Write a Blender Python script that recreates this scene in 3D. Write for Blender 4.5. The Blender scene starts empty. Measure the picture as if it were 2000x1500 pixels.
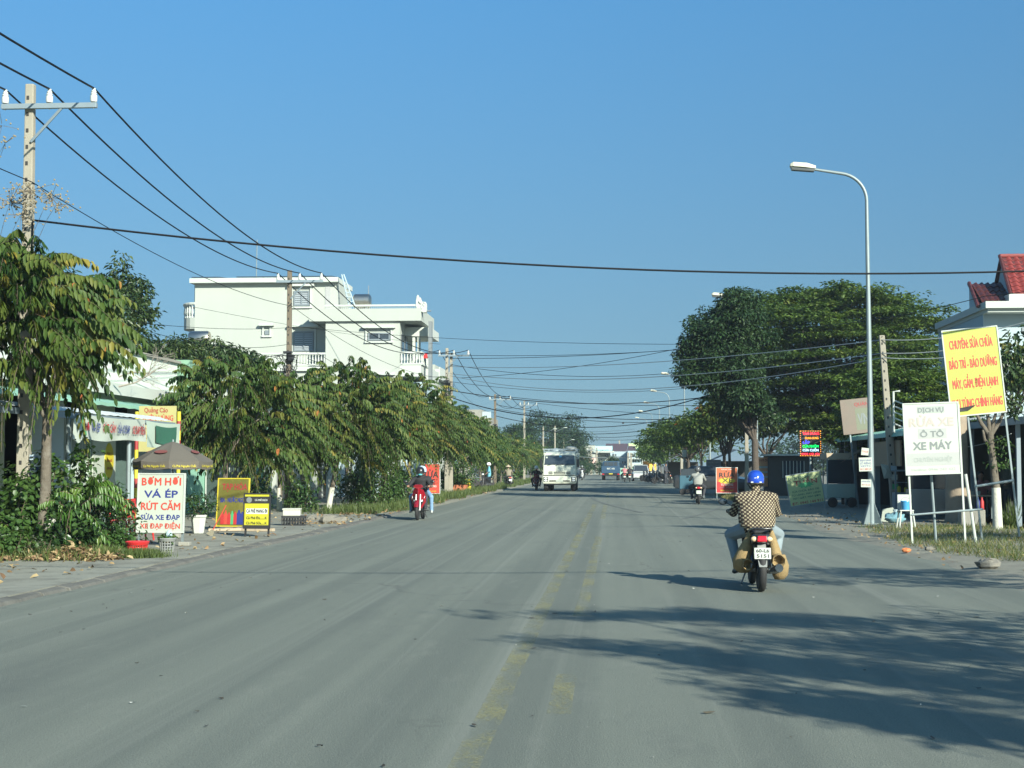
import bpy, math, random
import numpy as np
from mathutils import Vector, Matrix

# ------------------------------------------------------------------ camera, sky, sun, exposure
SC = bpy.context.scene
COL = SC.collection
SKY_LOW, SKY_HIGH = (0.68, 0.675, 0.53, 1), (0.535, 0.925, 1.0, 1)
F, CH = 2888.0, 1.6                       # focal length in photo pixels (2000 wide), camera height
VPX, VPY = 1200.0, 908.0                  # vanishing point of the straight road in the photo
PITCH = math.atan((VPY - 750.0) / F)
YAW = math.atan((VPX - 1000.0) * math.cos(PITCH) / F)
CAM = Vector((0, 0, CH))
cd = bpy.data.cameras.new('camera')
cd.sensor_width = 36.0
cd.lens = 36.0 * F / 2000.0
cd.clip_start, cd.clip_end = 0.1, 6000
cam = bpy.data.objects.new('camera', cd)
cam.location = CAM
cam.rotation_euler = (math.pi / 2 + PITCH, 0, YAW)
COL.objects.link(cam)
SC.camera = cam

SUN_TO = Vector((1.25, -1.75, 1.0)).normalized()      # towards the sun: behind the camera, to the right
EL = math.asin(SUN_TO.z)
AZ = math.atan2(SUN_TO.x, SUN_TO.y)
W = bpy.data.worlds.new('World')
SC.world = W
W.use_nodes = True
nt = W.node_tree
nt.nodes.clear()
sky = nt.nodes.new('ShaderNodeTexSky')
sky.sky_type = 'NISHITA'
sky.sun_disc = False
sky.sun_elevation = EL
sky.sun_rotation = AZ
sky.altitude = 0
sky.air_density = 1.0
sky.dust_density = 1.0
sky.ozone_density = 4.0
bg = nt.nodes.new('ShaderNodeBackground')
bg.inputs['Strength'].default_value = 0.075
wo = nt.nodes.new('ShaderNodeOutputWorld')
tcw = nt.nodes.new('ShaderNodeTexCoord')                # the sky's colour changes little with height in the photograph
vm = nt.nodes.new('ShaderNodeVectorMath')
vm.operation = 'MULTIPLY_ADD'
nt.links.new(tcw.outputs['Generated'], vm.inputs[0])
vm.inputs[1].default_value = (1, 1, 0.6)
vm.inputs[2].default_value = (0, 0, 0.14)
nt.links.new(vm.outputs[0], sky.inputs['Vector'])
sz = nt.nodes.new('ShaderNodeSeparateXYZ')                # the thick air low down takes light, all round the horizon
nt.links.new(tcw.outputs['Generated'], sz.inputs[0])
rp = nt.nodes.new('ShaderNodeValToRGB')
rp.color_ramp.elements[0].position, rp.color_ramp.elements[0].color = 0.0, SKY_LOW
rp.color_ramp.elements[1].position, rp.color_ramp.elements[1].color = 0.32, SKY_HIGH
nt.links.new(sz.outputs['Z'], rp.inputs['Fac'])
mx = nt.nodes.new('ShaderNodeMix')
mx.data_type, mx.blend_type = 'RGBA', 'MULTIPLY'
mx.inputs[0].default_value = 1.0
nt.links.new(sky.outputs[0], mx.inputs[6])
nt.links.new(rp.outputs[0], mx.inputs[7])
nt.links.new(mx.outputs[2], bg.inputs['Color'])
nt.links.new(bg.outputs[0], wo.inputs['Surface'])
sl = bpy.data.lights.new('sun', 'SUN')
sl.energy = 4.6
sl.angle = math.radians(0.53)
sl.color = (1.0, 0.98, 0.84)
so = bpy.data.objects.new('sun', sl)
so.rotation_euler = (-SUN_TO).to_track_quat('-Z', 'Y').to_euler()
so.location = (30, -40, 40)
COL.objects.link(so)
vs = SC.view_settings
vs.view_transform = 'Standard'
vs.look = 'None'
vs.exposure = 1.05
vs.gamma = 1.0
vs.use_curve_mapping = False
SC.render.engine = 'CYCLES'
SC.cycles.use_denoising = True
SC.cycles.max_bounces = 8
SC.cycles.transparent_max_bounces = 12
SC.cycles.volume_bounces = 0
RNG = random.Random(7)
R = np.random.default_rng(11)

# ------------------------------------------------------------------ from a pixel of the photograph to a place
cp_, sp_, cy_, sy_ = math.cos(PITCH), math.sin(PITCH), math.cos(YAW), math.sin(YAW)
FW = Vector((-sy_ * cp_, cy_ * cp_, sp_))
RT = Vector((cy_, sy_, 0))
UP = Vector((sy_ * sp_, -cy_ * sp_, cp_))


def ray(px, py):
    return FW + RT * ((px - 1000.0) / F) + UP * ((750.0 - py) / F)


def P(px, py, Y):
    d = ray(px, py)
    return CAM + d * (Y / d.y)


def G(px, py, z=0.0):
    d = ray(px, py)
    return CAM + d * ((z - CH) / d.z)


def PX(px, py, X):
    d = ray(px, py)
    return CAM + d * (X / d.x)


# ------------------------------------------------------------------ objects
def tag(o, label=None, cat=None, group=None, kind=None):
    if label: o['label'] = label
    if cat: o['category'] = cat
    if group: o['group'] = group
    if kind: o['kind'] = kind
    return o


def thing(name, label, cat, loc=(0, 0, 0), rz=0.0, group=None, rot=None):
    o = bpy.data.objects.new(name, None)
    o.empty_display_size = 0.2
    o.location = loc
    o.rotation_euler = rot if rot else (0, 0, rz)
    COL.objects.link(o)
    return tag(o, label, cat, group)


def link(name, me, parent=None):
    o = bpy.data.objects.new(name, me)
    COL.objects.link(o)
    if parent is not None: o.parent = parent
    return o


def copy_tree(o, parent=None):
    c = o.copy()
    COL.objects.link(c)
    if parent is not None: c.parent = parent
    for ch in list(o.children):
        copy_tree(ch, c)
    return c


class B:
    """collects shapes; build() links them as ONE mesh object. off is subtracted (a world place -> the thing's own space)"""
    def __init__(s, off=(0, 0, 0)):
        s.v, s.f, s.M, s.off = [], [], None, Vector(off)

    def add(s, vs, fs):
        n = len(s.v)
        for p in vs:
            p = Vector(p)
            if s.M is not None: p = s.M @ p
            s.v.append(p - s.off)
        s.f += [[i + n for i in f] for f in fs]
        return s

    def bx(s, x0, x1, y0, y1, z0, z1):
        return s.add([(x0, y0, z0), (x1, y0, z0), (x1, y1, z0), (x0, y1, z0), (x0, y0, z1), (x1, y0, z1), (x1, y1, z1), (x0, y1, z1)],
                     [(0, 3, 2, 1), (4, 5, 6, 7), (0, 1, 5, 4), (1, 2, 6, 5), (2, 3, 7, 6), (3, 0, 4, 7)])

    def box(s, c, d):
        c = Vector(c)
        return s.bx(c.x - d[0] / 2, c.x + d[0] / 2, c.y - d[1] / 2, c.y + d[1] / 2, c.z - d[2] / 2, c.z + d[2] / 2)

    def loft(s, rings, cap=True, closed=True):
        k = len(rings[0])
        vs = [p for r in rings for p in r]
        fs = []
        for i in range(len(rings) - 1):
            for j in range(k if closed else k - 1):
                a, b = i * k + j, i * k + (j + 1) % k
                fs.append((a, b, b + k, a + k))
        if cap and closed:
            fs.append(tuple(range(k))[::-1])
            fs.append(tuple((len(rings) - 1) * k + j for j in range(k)))
        return s.add(vs, fs)

    def tube(s, pts, r, n=8, cap=True):
        pts = [Vector(p) for p in pts]
        rr = r if isinstance(r, (list, tuple)) else [r] * len(pts)
        rings, u = [], None
        for i, p in enumerate(pts):
            t = (pts[min(i + 1, len(pts) - 1)] - pts[max(i - 1, 0)])
            t = t.normalized() if t.length > 1e-9 else Vector((0, 0, 1))
            if u is None:
                u = t.orthogonal().normalized()
            else:
                u = u - t * u.dot(t)
                u = u.normalized() if u.length > 1e-6 else t.orthogonal().normalized()
            w = t.cross(u)
            rings.append([p + (u * math.cos(2 * math.pi * j / n) + w * math.sin(2 * math.pi * j / n)) * rr[i] for j in range(n)])
        return s.loft(rings, cap)

    def lathe(s, prof, n=16, c=(0, 0, 0), ax='z', a0=0.0):
        c = Vector(c)
        rings = []
        for (r, h) in prof:
            ring = []
            for j in range(n):
                a = a0 + 2 * math.pi * j / n
                x, y = r * math.cos(a), r * math.sin(a)
                ring.append(c + (Vector((x, y, h)) if ax == 'z' else Vector((h, x, y)) if ax == 'x' else Vector((x, h, y))))
            rings.append(ring)
        return s.loft(rings)

    def ell(s, c, r, nu=12, nv=8):
        c = Vector(c)
        if not isinstance(r, (list, tuple)): r = (r, r, r)
        rings = []
        for i in range(nv + 1):
            a = -math.pi / 2 + math.pi * i / nv
            ca = max(math.cos(a), 0.02)
            rings.append([c + Vector((r[0] * ca * math.cos(2 * math.pi * j / nu), r[1] * ca * math.sin(2 * math.pi * j / nu), r[2] * math.sin(a))) for j in range(nu)])
        return s.loft(rings)

    def prism(s, poly, a0, a1, ax='y'):
        f = {'y': lambda u, w, h: (u, h, w), 'x': lambda u, w, h: (h, u, w), 'z': lambda u, w, h: (u, w, h)}[ax]
        return s.loft([[f(u, w, a0) for u, w in poly], [f(u, w, a1) for u, w in poly]])

    def build(s, name, mat, parent=None, smooth=False, bevel=0.0, sharp=42):
        me = bpy.data.meshes.new(name)
        me.from_pydata([tuple(p) for p in s.v], [], s.f)
        me.materials.append(mat)
        if smooth:
            me.polygons.foreach_set('use_smooth', [True] * len(me.polygons))
            me.set_sharp_from_angle(angle=math.radians(sharp))
        me.update()
        o = link(name, me, parent)
        if bevel:
            m = o.modifiers.new('bevel', 'BEVEL')
            m.width, m.segments, m.limit_method, m.angle_limit = bevel, 2, 'ANGLE', math.radians(35)
        return o


def np_mesh(name, mat, V, T, tint=None, parent=None, smooth=False):
    """V (n,3) float, T (m,3) or (m,4) int"""
    k = T.shape[1]
    me = bpy.data.meshes.new(name)
    me.vertices.add(len(V))
    me.vertices.foreach_set('co', np.ascontiguousarray(V, dtype=np.float32).ravel())
    me.loops.add(T.size)
    me.loops.foreach_set('vertex_index', np.ascontiguousarray(T, dtype=np.int32).ravel())
    me.polygons.add(len(T))
    me.polygons.foreach_set('loop_start', np.arange(0, T.size, k, dtype=np.int32))
    if smooth: me.polygons.foreach_set('use_smooth', np.ones(len(T), dtype=bool))
    me.update(calc_edges=True)
    if tint is not None:
        a = me.attributes.new('tint', 'FLOAT', 'FACE')
        a.data.foreach_set('value', np.ascontiguousarray(tint, dtype=np.float32))
    me.materials.append(mat)
    return link(name, me, parent)


# ------------------------------------------------------------------ materials
def nodes_of(name):
    m = bpy.data.materials.new(name)
    m.use_nodes = True
    t = m.node_tree
    return m, t, t.nodes['Principled BSDF'], lambda k: t.nodes.new(k), t.links.new


def rgb(c): return (c[0], c[1], c[2], 1.0)


def noise(t, coord, scale, detail=4, rough=0.55, sc=None):
    n = t.nodes.new('ShaderNodeTexNoise')
    n.inputs['Scale'].default_value = scale
    n.inputs['Detail'].default_value = detail
    n.inputs['Roughness'].default_value = rough
    if sc:
        mp = t.nodes.new('ShaderNodeMapping')
        mp.inputs['Scale'].default_value = sc
        t.links.new(coord, mp.inputs['Vector'])
        coord = mp.outputs[0]
    t.links.new(coord, n.inputs['Vector'])
    return n.outputs['Fac']


def ramp(t, fac, stops):
    r = t.nodes.new('ShaderNodeValToRGB')
    els = r.color_ramp.elements
    while len(els) < len(stops): els.new(0.5)
    for e, (p, c) in zip(els, stops):
        e.position = p
        e.color = rgb(c) if isinstance(c, (tuple, list)) else (c, c, c, 1)
    t.links.new(fac, r.inputs['Fac'])
    return r.outputs['Color']


def mix(t, fac, a, b, mode='MIX'):
    m = t.nodes.new('ShaderNodeMix')
    m.data_type, m.blend_type = 'RGBA', mode
    for k, v in ((0, fac), (6, a), (7, b)):
        if isinstance(v, (int, float)): m.inputs[k].default_value = v
        elif isinstance(v, (tuple, list)): m.inputs[k].default_value = rgb(v)
        else: t.links.new(v, m.inputs[k])
    return m.outputs[2]


def mat(name, col, rough=0.7, var=0.12, scale=5.0, metal=0.0, bump=0.0, bscale=60.0, dirt=None, dirt_amt=0.5, dscale=1.5, streak=False, coat=0.0, spec=0.5):
    m, t, p, N, L = nodes_of(name)
    tc = N('ShaderNodeTexCoord').outputs['Object']
    c = mix(t, noise(t, tc, scale), tuple(max(0, x * (1 - var)) for x in col), tuple(min(1, x * (1 + var)) for x in col))
    if dirt is not None:
        f = noise(t, tc, dscale, 6, 0.65, (1, 1, 0.15) if streak else None)
        f = ramp(t, f, [(0.48, 0.0), (0.75, dirt_amt)])
        c = mix(t, f, c, dirt)
    L(c, p.inputs['Base Color'])
    p.inputs['Roughness'].default_value = rough
    p.inputs['Metallic'].default_value = metal
    p.inputs['Specular IOR Level'].default_value = spec
    p.inputs['Coat Weight'].default_value = coat
    if bump:
        b = N('ShaderNodeBump')
        b.inputs['Strength'].default_value = bump
        b.inputs['Distance'].default_value = 0.02
        L(noise(t, tc, bscale, 5), b.inputs['Height'])
        L(b.outputs[0], p.inputs['Normal'])
    return m


def leaf_mat(name, stops, rough=0.42, trans=0.3, spec=0.5):
    """leaf colours spread over the tint attribute each leaf carries"""
    m, t, p, N, L = nodes_of(name)
    a = N('ShaderNodeAttribute')
    a.attribute_name = 'tint'
    c = ramp(t, a.outputs['Fac'], stops)
    tc = N('ShaderNodeTexCoord').outputs['Object']
    c = mix(t, noise(t, tc, 9.0, 2), mix(t, 1.0, c, (0.75, 0.78, 0.8), 'MULTIPLY'), c)
    L(c, p.inputs['Base Color'])
    p.inputs['Roughness'].default_value = rough
    p.inputs['Specular IOR Level'].default_value = spec
    tr = N('ShaderNodeBsdfTranslucent')
    L(mix(t, 1.0, c, (1.25, 1.3, 0.6), 'MULTIPLY'), tr.inputs['Color'])
    ms = N('ShaderNodeMixShader')
    ms.inputs[0].default_value = trans
    L(p.outputs[0], ms.inputs[1])
    L(tr.outputs[0], ms.inputs[2])
    L(ms.outputs[0], t.nodes['Material Output'].inputs['Surface'])
    return m


def flat(name, col, rough=0.6):
    return mat(name, col, rough, 0.05, 3.0)


# ------------------------------------------------------------------ lettering: queued, fitted and turned into flat meshes in flush_text()
TEXTS = []


def text(parent, s, loc, w, h, m, rot=(math.pi / 2, 0, 0), bold=0.02, name='lettering', shear=0.0):
    """s centred at loc in the parent's space, w wide, capital height h"""
    cu = bpy.data.curves.new(name, 'FONT')
    cu.body = s
    cu.align_x, cu.align_y = 'CENTER', 'TOP_BASELINE'
    cu.shear = shear
    cu.resolution_u = 3
    cu.materials.append(m)
    o = bpy.data.objects.new(name, cu)
    COL.objects.link(o)
    TEXTS.append((o, parent, Vector(loc), w, h, rot, m, name, bold))


def flush_text():
    dg = bpy.context.evaluated_depsgraph_get()
    dg.update()
    for o, parent, loc, w, h, rot, m, name, bold in TEXTS:
        me = bpy.data.meshes.new_from_object(o.evaluated_get(dg))
        n, nf = len(me.vertices), len(me.polygons)
        if not n: continue
        co = np.empty(n * 3, dtype=np.float32)
        me.vertices.foreach_get('co', co)
        co = co.reshape(n, 3)
        x0, x1 = co[:, 0].min(), co[:, 0].max()
        co[:, 0] = (co[:, 0] - (x0 + x1) / 2) * (w / max(x1 - x0, 1e-4))
        co[:, 1] *= h / 0.72
        co[:, 1] -= h / 2
        fs = [tuple(p.vertices) for p in me.polygons]
        V, fa = [], []                                  # heavier strokes: copies a hair apart, each a little proud of the last
        q = bold * 1.25 * h
        for k, (dx, dy) in enumerate(((0, 0), (q, 0), (-q, 0), (0, q * .8), (0, -q * .8)) if bold > .012 else ((0, 0),)):
            V += [(c[0] + dx, c[1] + dy, .0002 * k) for c in co]
            fa += [tuple(i + n * k for i in f) for f in fs]
        me2 = bpy.data.meshes.new(name)
        me2.from_pydata(V, [], fa)
        me2.materials.append(m)
        bpy.data.meshes.remove(me)
        me = me2
        cu = o.data
        bpy.data.objects.remove(o)
        bpy.data.curves.remove(cu)
        q = link(name, me, parent)
        q.location = loc
        q.rotation_euler = rot
# ------------------------------------------------------------------ ground, road, markings, pavement
def road_material():
    m, t, p, N, L = nodes_of('asphalt')
    tc = N('ShaderNodeTexCoord').outputs['Object']
    c = mix(t, noise(t, tc, 0.55, 5, 0.6, (1.0, 0.16, 1)), (0.148, 0.165, 0.138), (0.20, 0.217, 0.182))
    c = mix(t, ramp(t, noise(t, tc, 1.0, 4, 0.5, (1.7, 0.018, 1)), [(0.42, 0.0), (0.62, 0.9)]), c, (0.130, 0.146, 0.126))       # wheel tracks
    c = mix(t, ramp(t, noise(t, tc, 0.55, 5, 0.7, (0.9, 0.3, 1)), [(0.56, 0.0), (0.72, 0.65)]), c, (0.105, 0.118, 0.108))        # oil
    c = mix(t, ramp(t, noise(t, tc, 2.6, 6, 0.75, (1, 0.25, 1)), [(0.55, 0.0), (0.75, 0.5)]), c, (0.225, 0.235, 0.20))          # dust
    c = mix(t, ramp(t, noise(t, tc, 60, 4, 0.8), [(0.32, 0.75), (0.5, 0.0)]), c, (0.085, 0.095, 0.085))                           # grain
    c = mix(t, ramp(t, noise(t, tc, 85, 3, 0.7), [(0.56, 0.0), (0.70, 0.7)]), c, (0.27, 0.285, 0.245))
    c = mix(t, ramp(t, noise(t, tc, 7.5, 3, 0.5, (1, 0.45, 1)), [(0.76, 0.0), (0.785, 0.7)]), c, (0.05, 0.05, 0.05))            # tar spots
    c = mix(t, ramp(t, noise(t, tc, 1.0, 5, 0.6, (2.6, 0.012, 1)), [(0.56, 0.0), (0.70, 0.55)]), c, (0.25, 0.262, 0.225))      # pale worn streaks
    v = N('ShaderNodeTexVoronoi')
    v.feature = 'DISTANCE_TO_EDGE'
    v.inputs['Scale'].default_value = 0.22
    w = N('ShaderNodeVectorMath')
    w.operation = 'MULTIPLY_ADD'
    nz = N('ShaderNodeTexNoise')
    nz.inputs['Scale'].default_value = 1.1
    nz.inputs['Detail'].default_value = 5
    L(tc, nz.inputs['Vector'])
    L(nz.outputs['Color'], w.inputs[0])
    w.inputs[1].default_value = (1.6, 1.6, 0)
    L(tc, w.inputs[2])
    L(w.outputs[0], v.inputs['Vector'])
    ck = ramp(t, v.outputs['Distance'], [(0.0, 0.5), (0.006, 0.0)])
    ck = mix(t, ramp(t, noise(t, tc, 0.2, 2), [(0.5, 0.0), (0.6, 1.0)]), (0, 0, 0), ck)
    c = mix(t, ck, c, (0.06, 0.062, 0.06))
    L(c, p.inputs['Base Color'])
    p.inputs['Roughness'].default_value = 0.88
    p.inputs['Specular IOR Level'].default_value = 0.3
    b = N('ShaderNodeBump')
    b.inputs['Strength'].default_value = 0.8
    b.inputs['Distance'].default_value = 0.015
    L(noise(t, tc, 75, 4, 0.7), b.inputs['Height'])
    L(b.outputs[0], p.inputs['Normal'])
    return m, c


M_ROAD, _ = road_material()


def paint_material():
    m, t, p, N, L = nodes_of('worn_yellow_paint')
    tc = N('ShaderNodeTexCoord').outputs['Object']
    c = mix(t, noise(t, tc, 4, 4), (0.29, 0.275, 0.13), (0.35, 0.33, 0.16))
    L(c, p.inputs['Base Color'])
    p.inputs['Roughness'].default_value = 0.85
    a = noise(t, tc, 1.3, 6, 0.7, (2.2, 0.7, 1))
    g = noise(t, tc, 38, 3, 0.7, (1, 0.8, 1))
    mm = N('ShaderNodeMath')
    mm.operation = 'MULTIPLY_ADD'
    L(g, mm.inputs[0])
    mm.inputs[1].default_value = 0.7
    L(a, mm.inputs[2])
    L(ramp(t, mm.outputs[0], [(0.78, 0.0), (1.04, 0.55)]), p.inputs['Alpha'])
    return m


M_PAINT = paint_material()
M_DIRT = mat('dry_earth', (0.20, 0.185, 0.135), 0.95, 0.3, 1.2, bump=0.6, bscale=25, dirt=(0.10, 0.09, 0.06), dirt_amt=0.7, dscale=0.8)
M_PAVE = mat('worn_concrete_paving', (0.22, 0.222, 0.185), 0.92, 0.22, 1.6, bump=0.4, bscale=30, dirt=(0.085, 0.08, 0.066), dirt_amt=0.95, dscale=1.3)
M_KERB = mat('broken_kerb_concrete', (0.115, 0.113, 0.10), 0.93, 0.3, 3, bump=0.8, bscale=20, dirt=(0.06, 0.06, 0.055), dirt_amt=0.8, dscale=2.5)
M_SHOULDER = mat('gravelly_road_shoulder', (0.20, 0.195, 0.155), 0.95, 0.3, 4, bump=0.8, bscale=30, dirt=(0.12, 0.11, 0.09), dirt_amt=0.8, dscale=2.0)

b = B()
b.add([(-1500, -300, -0.06), (1500, -300, -0.06), (1500, 3000, -0.06), (-1500, 3000, -0.06)], [(0, 1, 2, 3)])
tag(b.build('ground', M_DIRT), kind='structure')

RL, RR = -6.9, 5.15                                     # road edges


def redge(y):
    return RR + 0.13 * math.sin(y * 0.31) + 0.09 * math.sin(y * 1.3 + 1) + 0.05 * math.sin(y * 3.1)


def ledge(y):
    return RL + 0.05 * math.sin(y * 0.23) + 0.03 * math.sin(y * 1.7)


ys = [-20 + 0.5 * i for i in range(240)] + [100 + 4 * i for i in range(41)]
b = B()
b.loft([[(ledge(y), y, 0), (redge(y), y, 0)] for y in ys], cap=False, closed=False)
tag(b.build('road', M_ROAD), kind='structure')
b = B()
b.loft([[(redge(y) - 0.15, y, -0.03), (redge(y) + 0.25 + 0.1 * math.sin(y * 2.2), y, 0.025), (8.0, y, 0.05), (30, y, 0.05)] for y in ys], cap=False, closed=False)
tag(b.build('verge', M_SHOULDER), kind='structure')

# left: concrete pavement in front of the shops, split into cast slabs, earth shoulder beyond
b = B()
b.loft([[(ledge(y) - 0.1, y, -0.05), (ledge(y) - 0.35, y, 0.03), (-9.2, y, 0.05), (-40, y, 0.05)] for y in ys if y > 44], cap=False, closed=False)
tag(b.build('shoulder', M_SHOULDER), kind='structure')
pv = thing('pavement', None, None, (0, 0, 0))
pv['kind'] = 'structure'
y = 8.0
while y < 47:
    y1 = y + 2.6 + RNG.uniform(-0.2, 0.3)
    xs = [-7.12, -9.6, -11.9, -14.2]
    for i in range(3):
        b = B()
        dz = [RNG.uniform(0.05, 0.068) for _ in range(4)]
        x0, x1 = xs[i] - 0.012, xs[i + 1] + 0.012
        top = [(x1, y + .012, dz[0]), (x0, y + .012, dz[1]), (x0, y1 - .012, dz[2]), (x1, y1 - .012, dz[3])]
        b.loft([[(p[0], p[1], -0.1) for p in top], top])
        b.build('slab', M_PAVE, pv)
    k = y
    while k < y1 - 0.05:
        k1 = min(k + RNG.uniform(0.7, 1.1), y1)
        b = B()
        h = RNG.uniform(0.045, 0.075)
        e = RNG.uniform(-0.04, 0.04)
        b.loft([[(-7.10, k, -.1), (-7.10, k, h), (ledge(k) - 0.02 + e, k, h * .6), (ledge(k) + .06 + e, k, -.1)],
                [(-7.10, k1, -.1), (-7.10, k1, h), (ledge(k1) - 0.02 - e, k1, h * .6), (ledge(k1) + .06 - e, k1, -.1)]])
        b.build('kerbstone', M_KERB, pv, bevel=0.012)
        k = k1 + 0.012
    y = y1
GZ = 0.06


def stripe(x, y0, y1, w):
    b = B()
    n = max(2, int((y1 - y0) / 1.5))
    b.loft([[(x - w / 2 + RNG.uniform(-.012, .012), y0 + (y1 - y0) * i / n, 0.004), (x + w / 2 + RNG.uniform(-.012, .012), y0 + (y1 - y0) * i / n, 0.004)] for i in range(n + 1)], cap=False, closed=False)
    tag(b.build('centre_line', M_PAINT), kind='structure')


stripe(-0.80, 6.5, 60, 0.17)
for (a0, a1) in ((9.6, 11.4), (15.8, 33.5), (44, 60), (70, 90)):
    stripe(-0.36, a0, a1, 0.15)

# curved tyre marks far down the road
M_SKID = mat('tyre_rubber_marks', (0.11, 0.122, 0.11), 0.9, 0.2, 3)
def skid(pts, w):
    b = B()
    rings = []
    for i, p in enumerate(pts):
        a, c = Vector(pts[max(i - 1, 0)]), Vector(pts[min(i + 1, len(pts) - 1)])
        d = (c - a).normalized()
        n = Vector((-d.y, d.x)) * w / 2
        rings.append([(p[0] - n.x, p[1] - n.y, 0.008), (p[0] + n.x, p[1] + n.y, 0.008)])
    b.loft(rings, cap=False, closed=False)
    tag(b.build('tyre_mark', M_SKID), kind='structure')


def arc(x0, y0, x1, y1, bow, n=16):
    return [(x0 + (x1 - x0) * t + bow * math.sin(math.pi * t), y0 + (y1 - y0) * t) for t in [i / n for i in range(n + 1)]]


skid(arc(2.0, 44, 4.2, 76, 1.2), 0.13)
skid(arc(0.9, 50, 2.2, 105, -2.6), 0.16)

# small litter on the asphalt: flattened leaves and pebbles too many to count
nl = 210
px_ = R.uniform(-6.6, 4.9, nl); py_ = 7.5 + 40 * R.uniform(0, 1, nl) ** 1.6
s_ = R.uniform(0.008, 0.03, nl) * R.choice([1, 1, 1, 1.7], nl)
a_ = R.uniform(0, 6.28, nl)
ring = np.array([(1, 0), (.5, .6), (-.6, .5), (-1, 0), (-.4, -.6), (.6, -.5)])
V = np.zeros((nl, 6, 3))
ca, sa = np.cos(a_), np.sin(a_)
V[:, :, 0] = px_[:, None] + s_[:, None] * (ring[:, 0] * ca[:, None] - ring[:, 1] * .6 * sa[:, None])
V[:, :, 1] = py_[:, None] + s_[:, None] * (ring[:, 0] * sa[:, None] + ring[:, 1] * .6 * ca[:, None])
V[:, :, 2] = 0.006 + R.uniform(0, .012, (nl, 6))
T = np.array([(0, 1, 2), (0, 2, 3), (0, 3, 4), (0, 4, 5)])
T = (T[None] + 6 * np.arange(nl)[:, None, None]).reshape(-1, 3)
M_LITTER = leaf_mat('road_litter', [(0, (0.035, 0.03, 0.025)), (0.6, (0.06, 0.05, 0.035)), (0.8, (0.12, 0.10, 0.06)), (0.9, (0.5, 0.49, 0.44))], 0.8, 0.0)
tag(np_mesh('road_litter', M_LITTER, V.reshape(-1, 3), T, np.repeat(R.uniform(0, 1, nl), 4)), 'scraps and flattened leaves scattered over the grey asphalt', 'litter', kind='stuff')
# ------------------------------------------------------------------ foliage
def fine_leaf(fold=0.10, droop=0.18):
    v = np.array([(0, 0, 0), (.28, .46, fold), (.28, 0, 0), (.28, -.46, fold), (.68, .40, fold * .7 - droop * .4), (.68, 0, -droop * .45), (.68, -.40, fold * .7 - droop * .4), (1, 0, -droop)], float)
    t = np.array([(0, 2, 1), (0, 3, 2), (1, 2, 5), (1, 5, 4), (2, 3, 6), (2, 6, 5), (4, 5, 7), (5, 6, 7)])
    return v, t


FINE = fine_leaf()
PLAIN = (np.array([(0, 0, 0), (.45, .5, .12), (1, 0, -.1), (.45, -.5, .12)], float), np.array([(0, 1, 2), (0, 2, 3)]))
BLADE = (np.array([(0, .5, 0), (0, -.5, 0), (.6, .3, .05), (.6, -.3, .05), (1, 0, -.05)], float), np.array([(0, 1, 3), (0, 3, 2), (2, 3, 4)]))


def unit(a): return a / np.maximum(np.linalg.norm(a, axis=-1, keepdims=True), 1e-9)


def leaf_frames(d, up):
    x = unit(d)
    y = unit(np.cross(up, x))
    z = np.cross(x, y)
    return x, y, z


def leaves(pos, d, up, ln, wd, tpl):
    """positions (N,3), directions, face normals hint, lengths, widths -> vertices, triangles"""
    x, y, z = leaf_frames(d, up)
    tv, tt = tpl
    V = pos[:, None] + tv[None, :, 0:1] * (ln[:, None, None] * x[:, None]) + tv[None, :, 1:2] * (wd[:, None, None] * y[:, None]) + tv[None, :, 2:3] * (ln[:, None, None] * z[:, None])
    T = (tt[None] + len(tv) * np.arange(len(pos))[:, None, None]).reshape(-1, 3)
    return V.reshape(-1, 3), T, len(tt)


def rand_dirs(n, zmin=-1.0):
    z = R.uniform(zmin, 1, n)
    a = R.uniform(0, 2 * np.pi, n)
    r = np.sqrt(1 - z * z)
    return np.stack([r * np.cos(a), r * np.sin(a), z], 1)


def lumpy(d, seed, k=2.6, amt=0.22):
    r = np.random.default_rng(seed)
    s = np.zeros(len(d))
    for _ in range(5):
        w = r.normal(0, k, 3)
        s += np.sin(d @ w + r.uniform(0, 6.28))
    return 1 + amt * s / 2.2


M_LAGER = leaf_mat('crape_myrtle_leaves', [(0.0, (0.026, 0.062, 0.016)), (0.35, (0.046, 0.092, 0.019)), (0.6, (0.082, 0.124, 0.024)), (0.82, (0.135, 0.15, 0.03)), (0.93, (0.25, 0.21, 0.04)), (0.97, (0.36, 0.17, 0.045)), (1.0, (0.40, 0.11, 0.04))], 0.55, 0.28, 0.25)
M_TERM = leaf_mat('tiered_tree_leaves', [(0.0, (0.045, 0.088, 0.02)), (0.5, (0.085, 0.142, 0.03)), (0.85, (0.125, 0.18, 0.036)), (1.0, (0.17, 0.20, 0.05))], 0.55, 0.32, 0.25)
M_FICUS = leaf_mat('dark_glossy_leaves', [(0.0, (0.018, 0.042, 0.018)), (0.6, (0.03, 0.065, 0.022)), (1.0, (0.06, 0.095, 0.03))], 0.5, 0.2, 0.25)
M_MANGO = leaf_mat('long_dark_leaves', [(0.0, (0.025, 0.055, 0.018)), (0.6, (0.05, 0.085, 0.025)), (0.9, (0.09, 0.12, 0.03)), (1.0, (0.2, 0.19, 0.05))], 0.42, 0.25)
M_LIME = leaf_mat('bright_green_leaves', [(0.0, (0.05, 0.12, 0.02)), (0.6, (0.085, 0.18, 0.025)), (1.0, (0.15, 0.22, 0.04))], 0.4, 0.35)
M_VINE = leaf_mat('mid_green_leaves', [(0.0, (0.035, 0.085, 0.02)), (0.6, (0.06, 0.12, 0.026)), (1.0, (0.11, 0.16, 0.04))], 0.45, 0.3)
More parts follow.
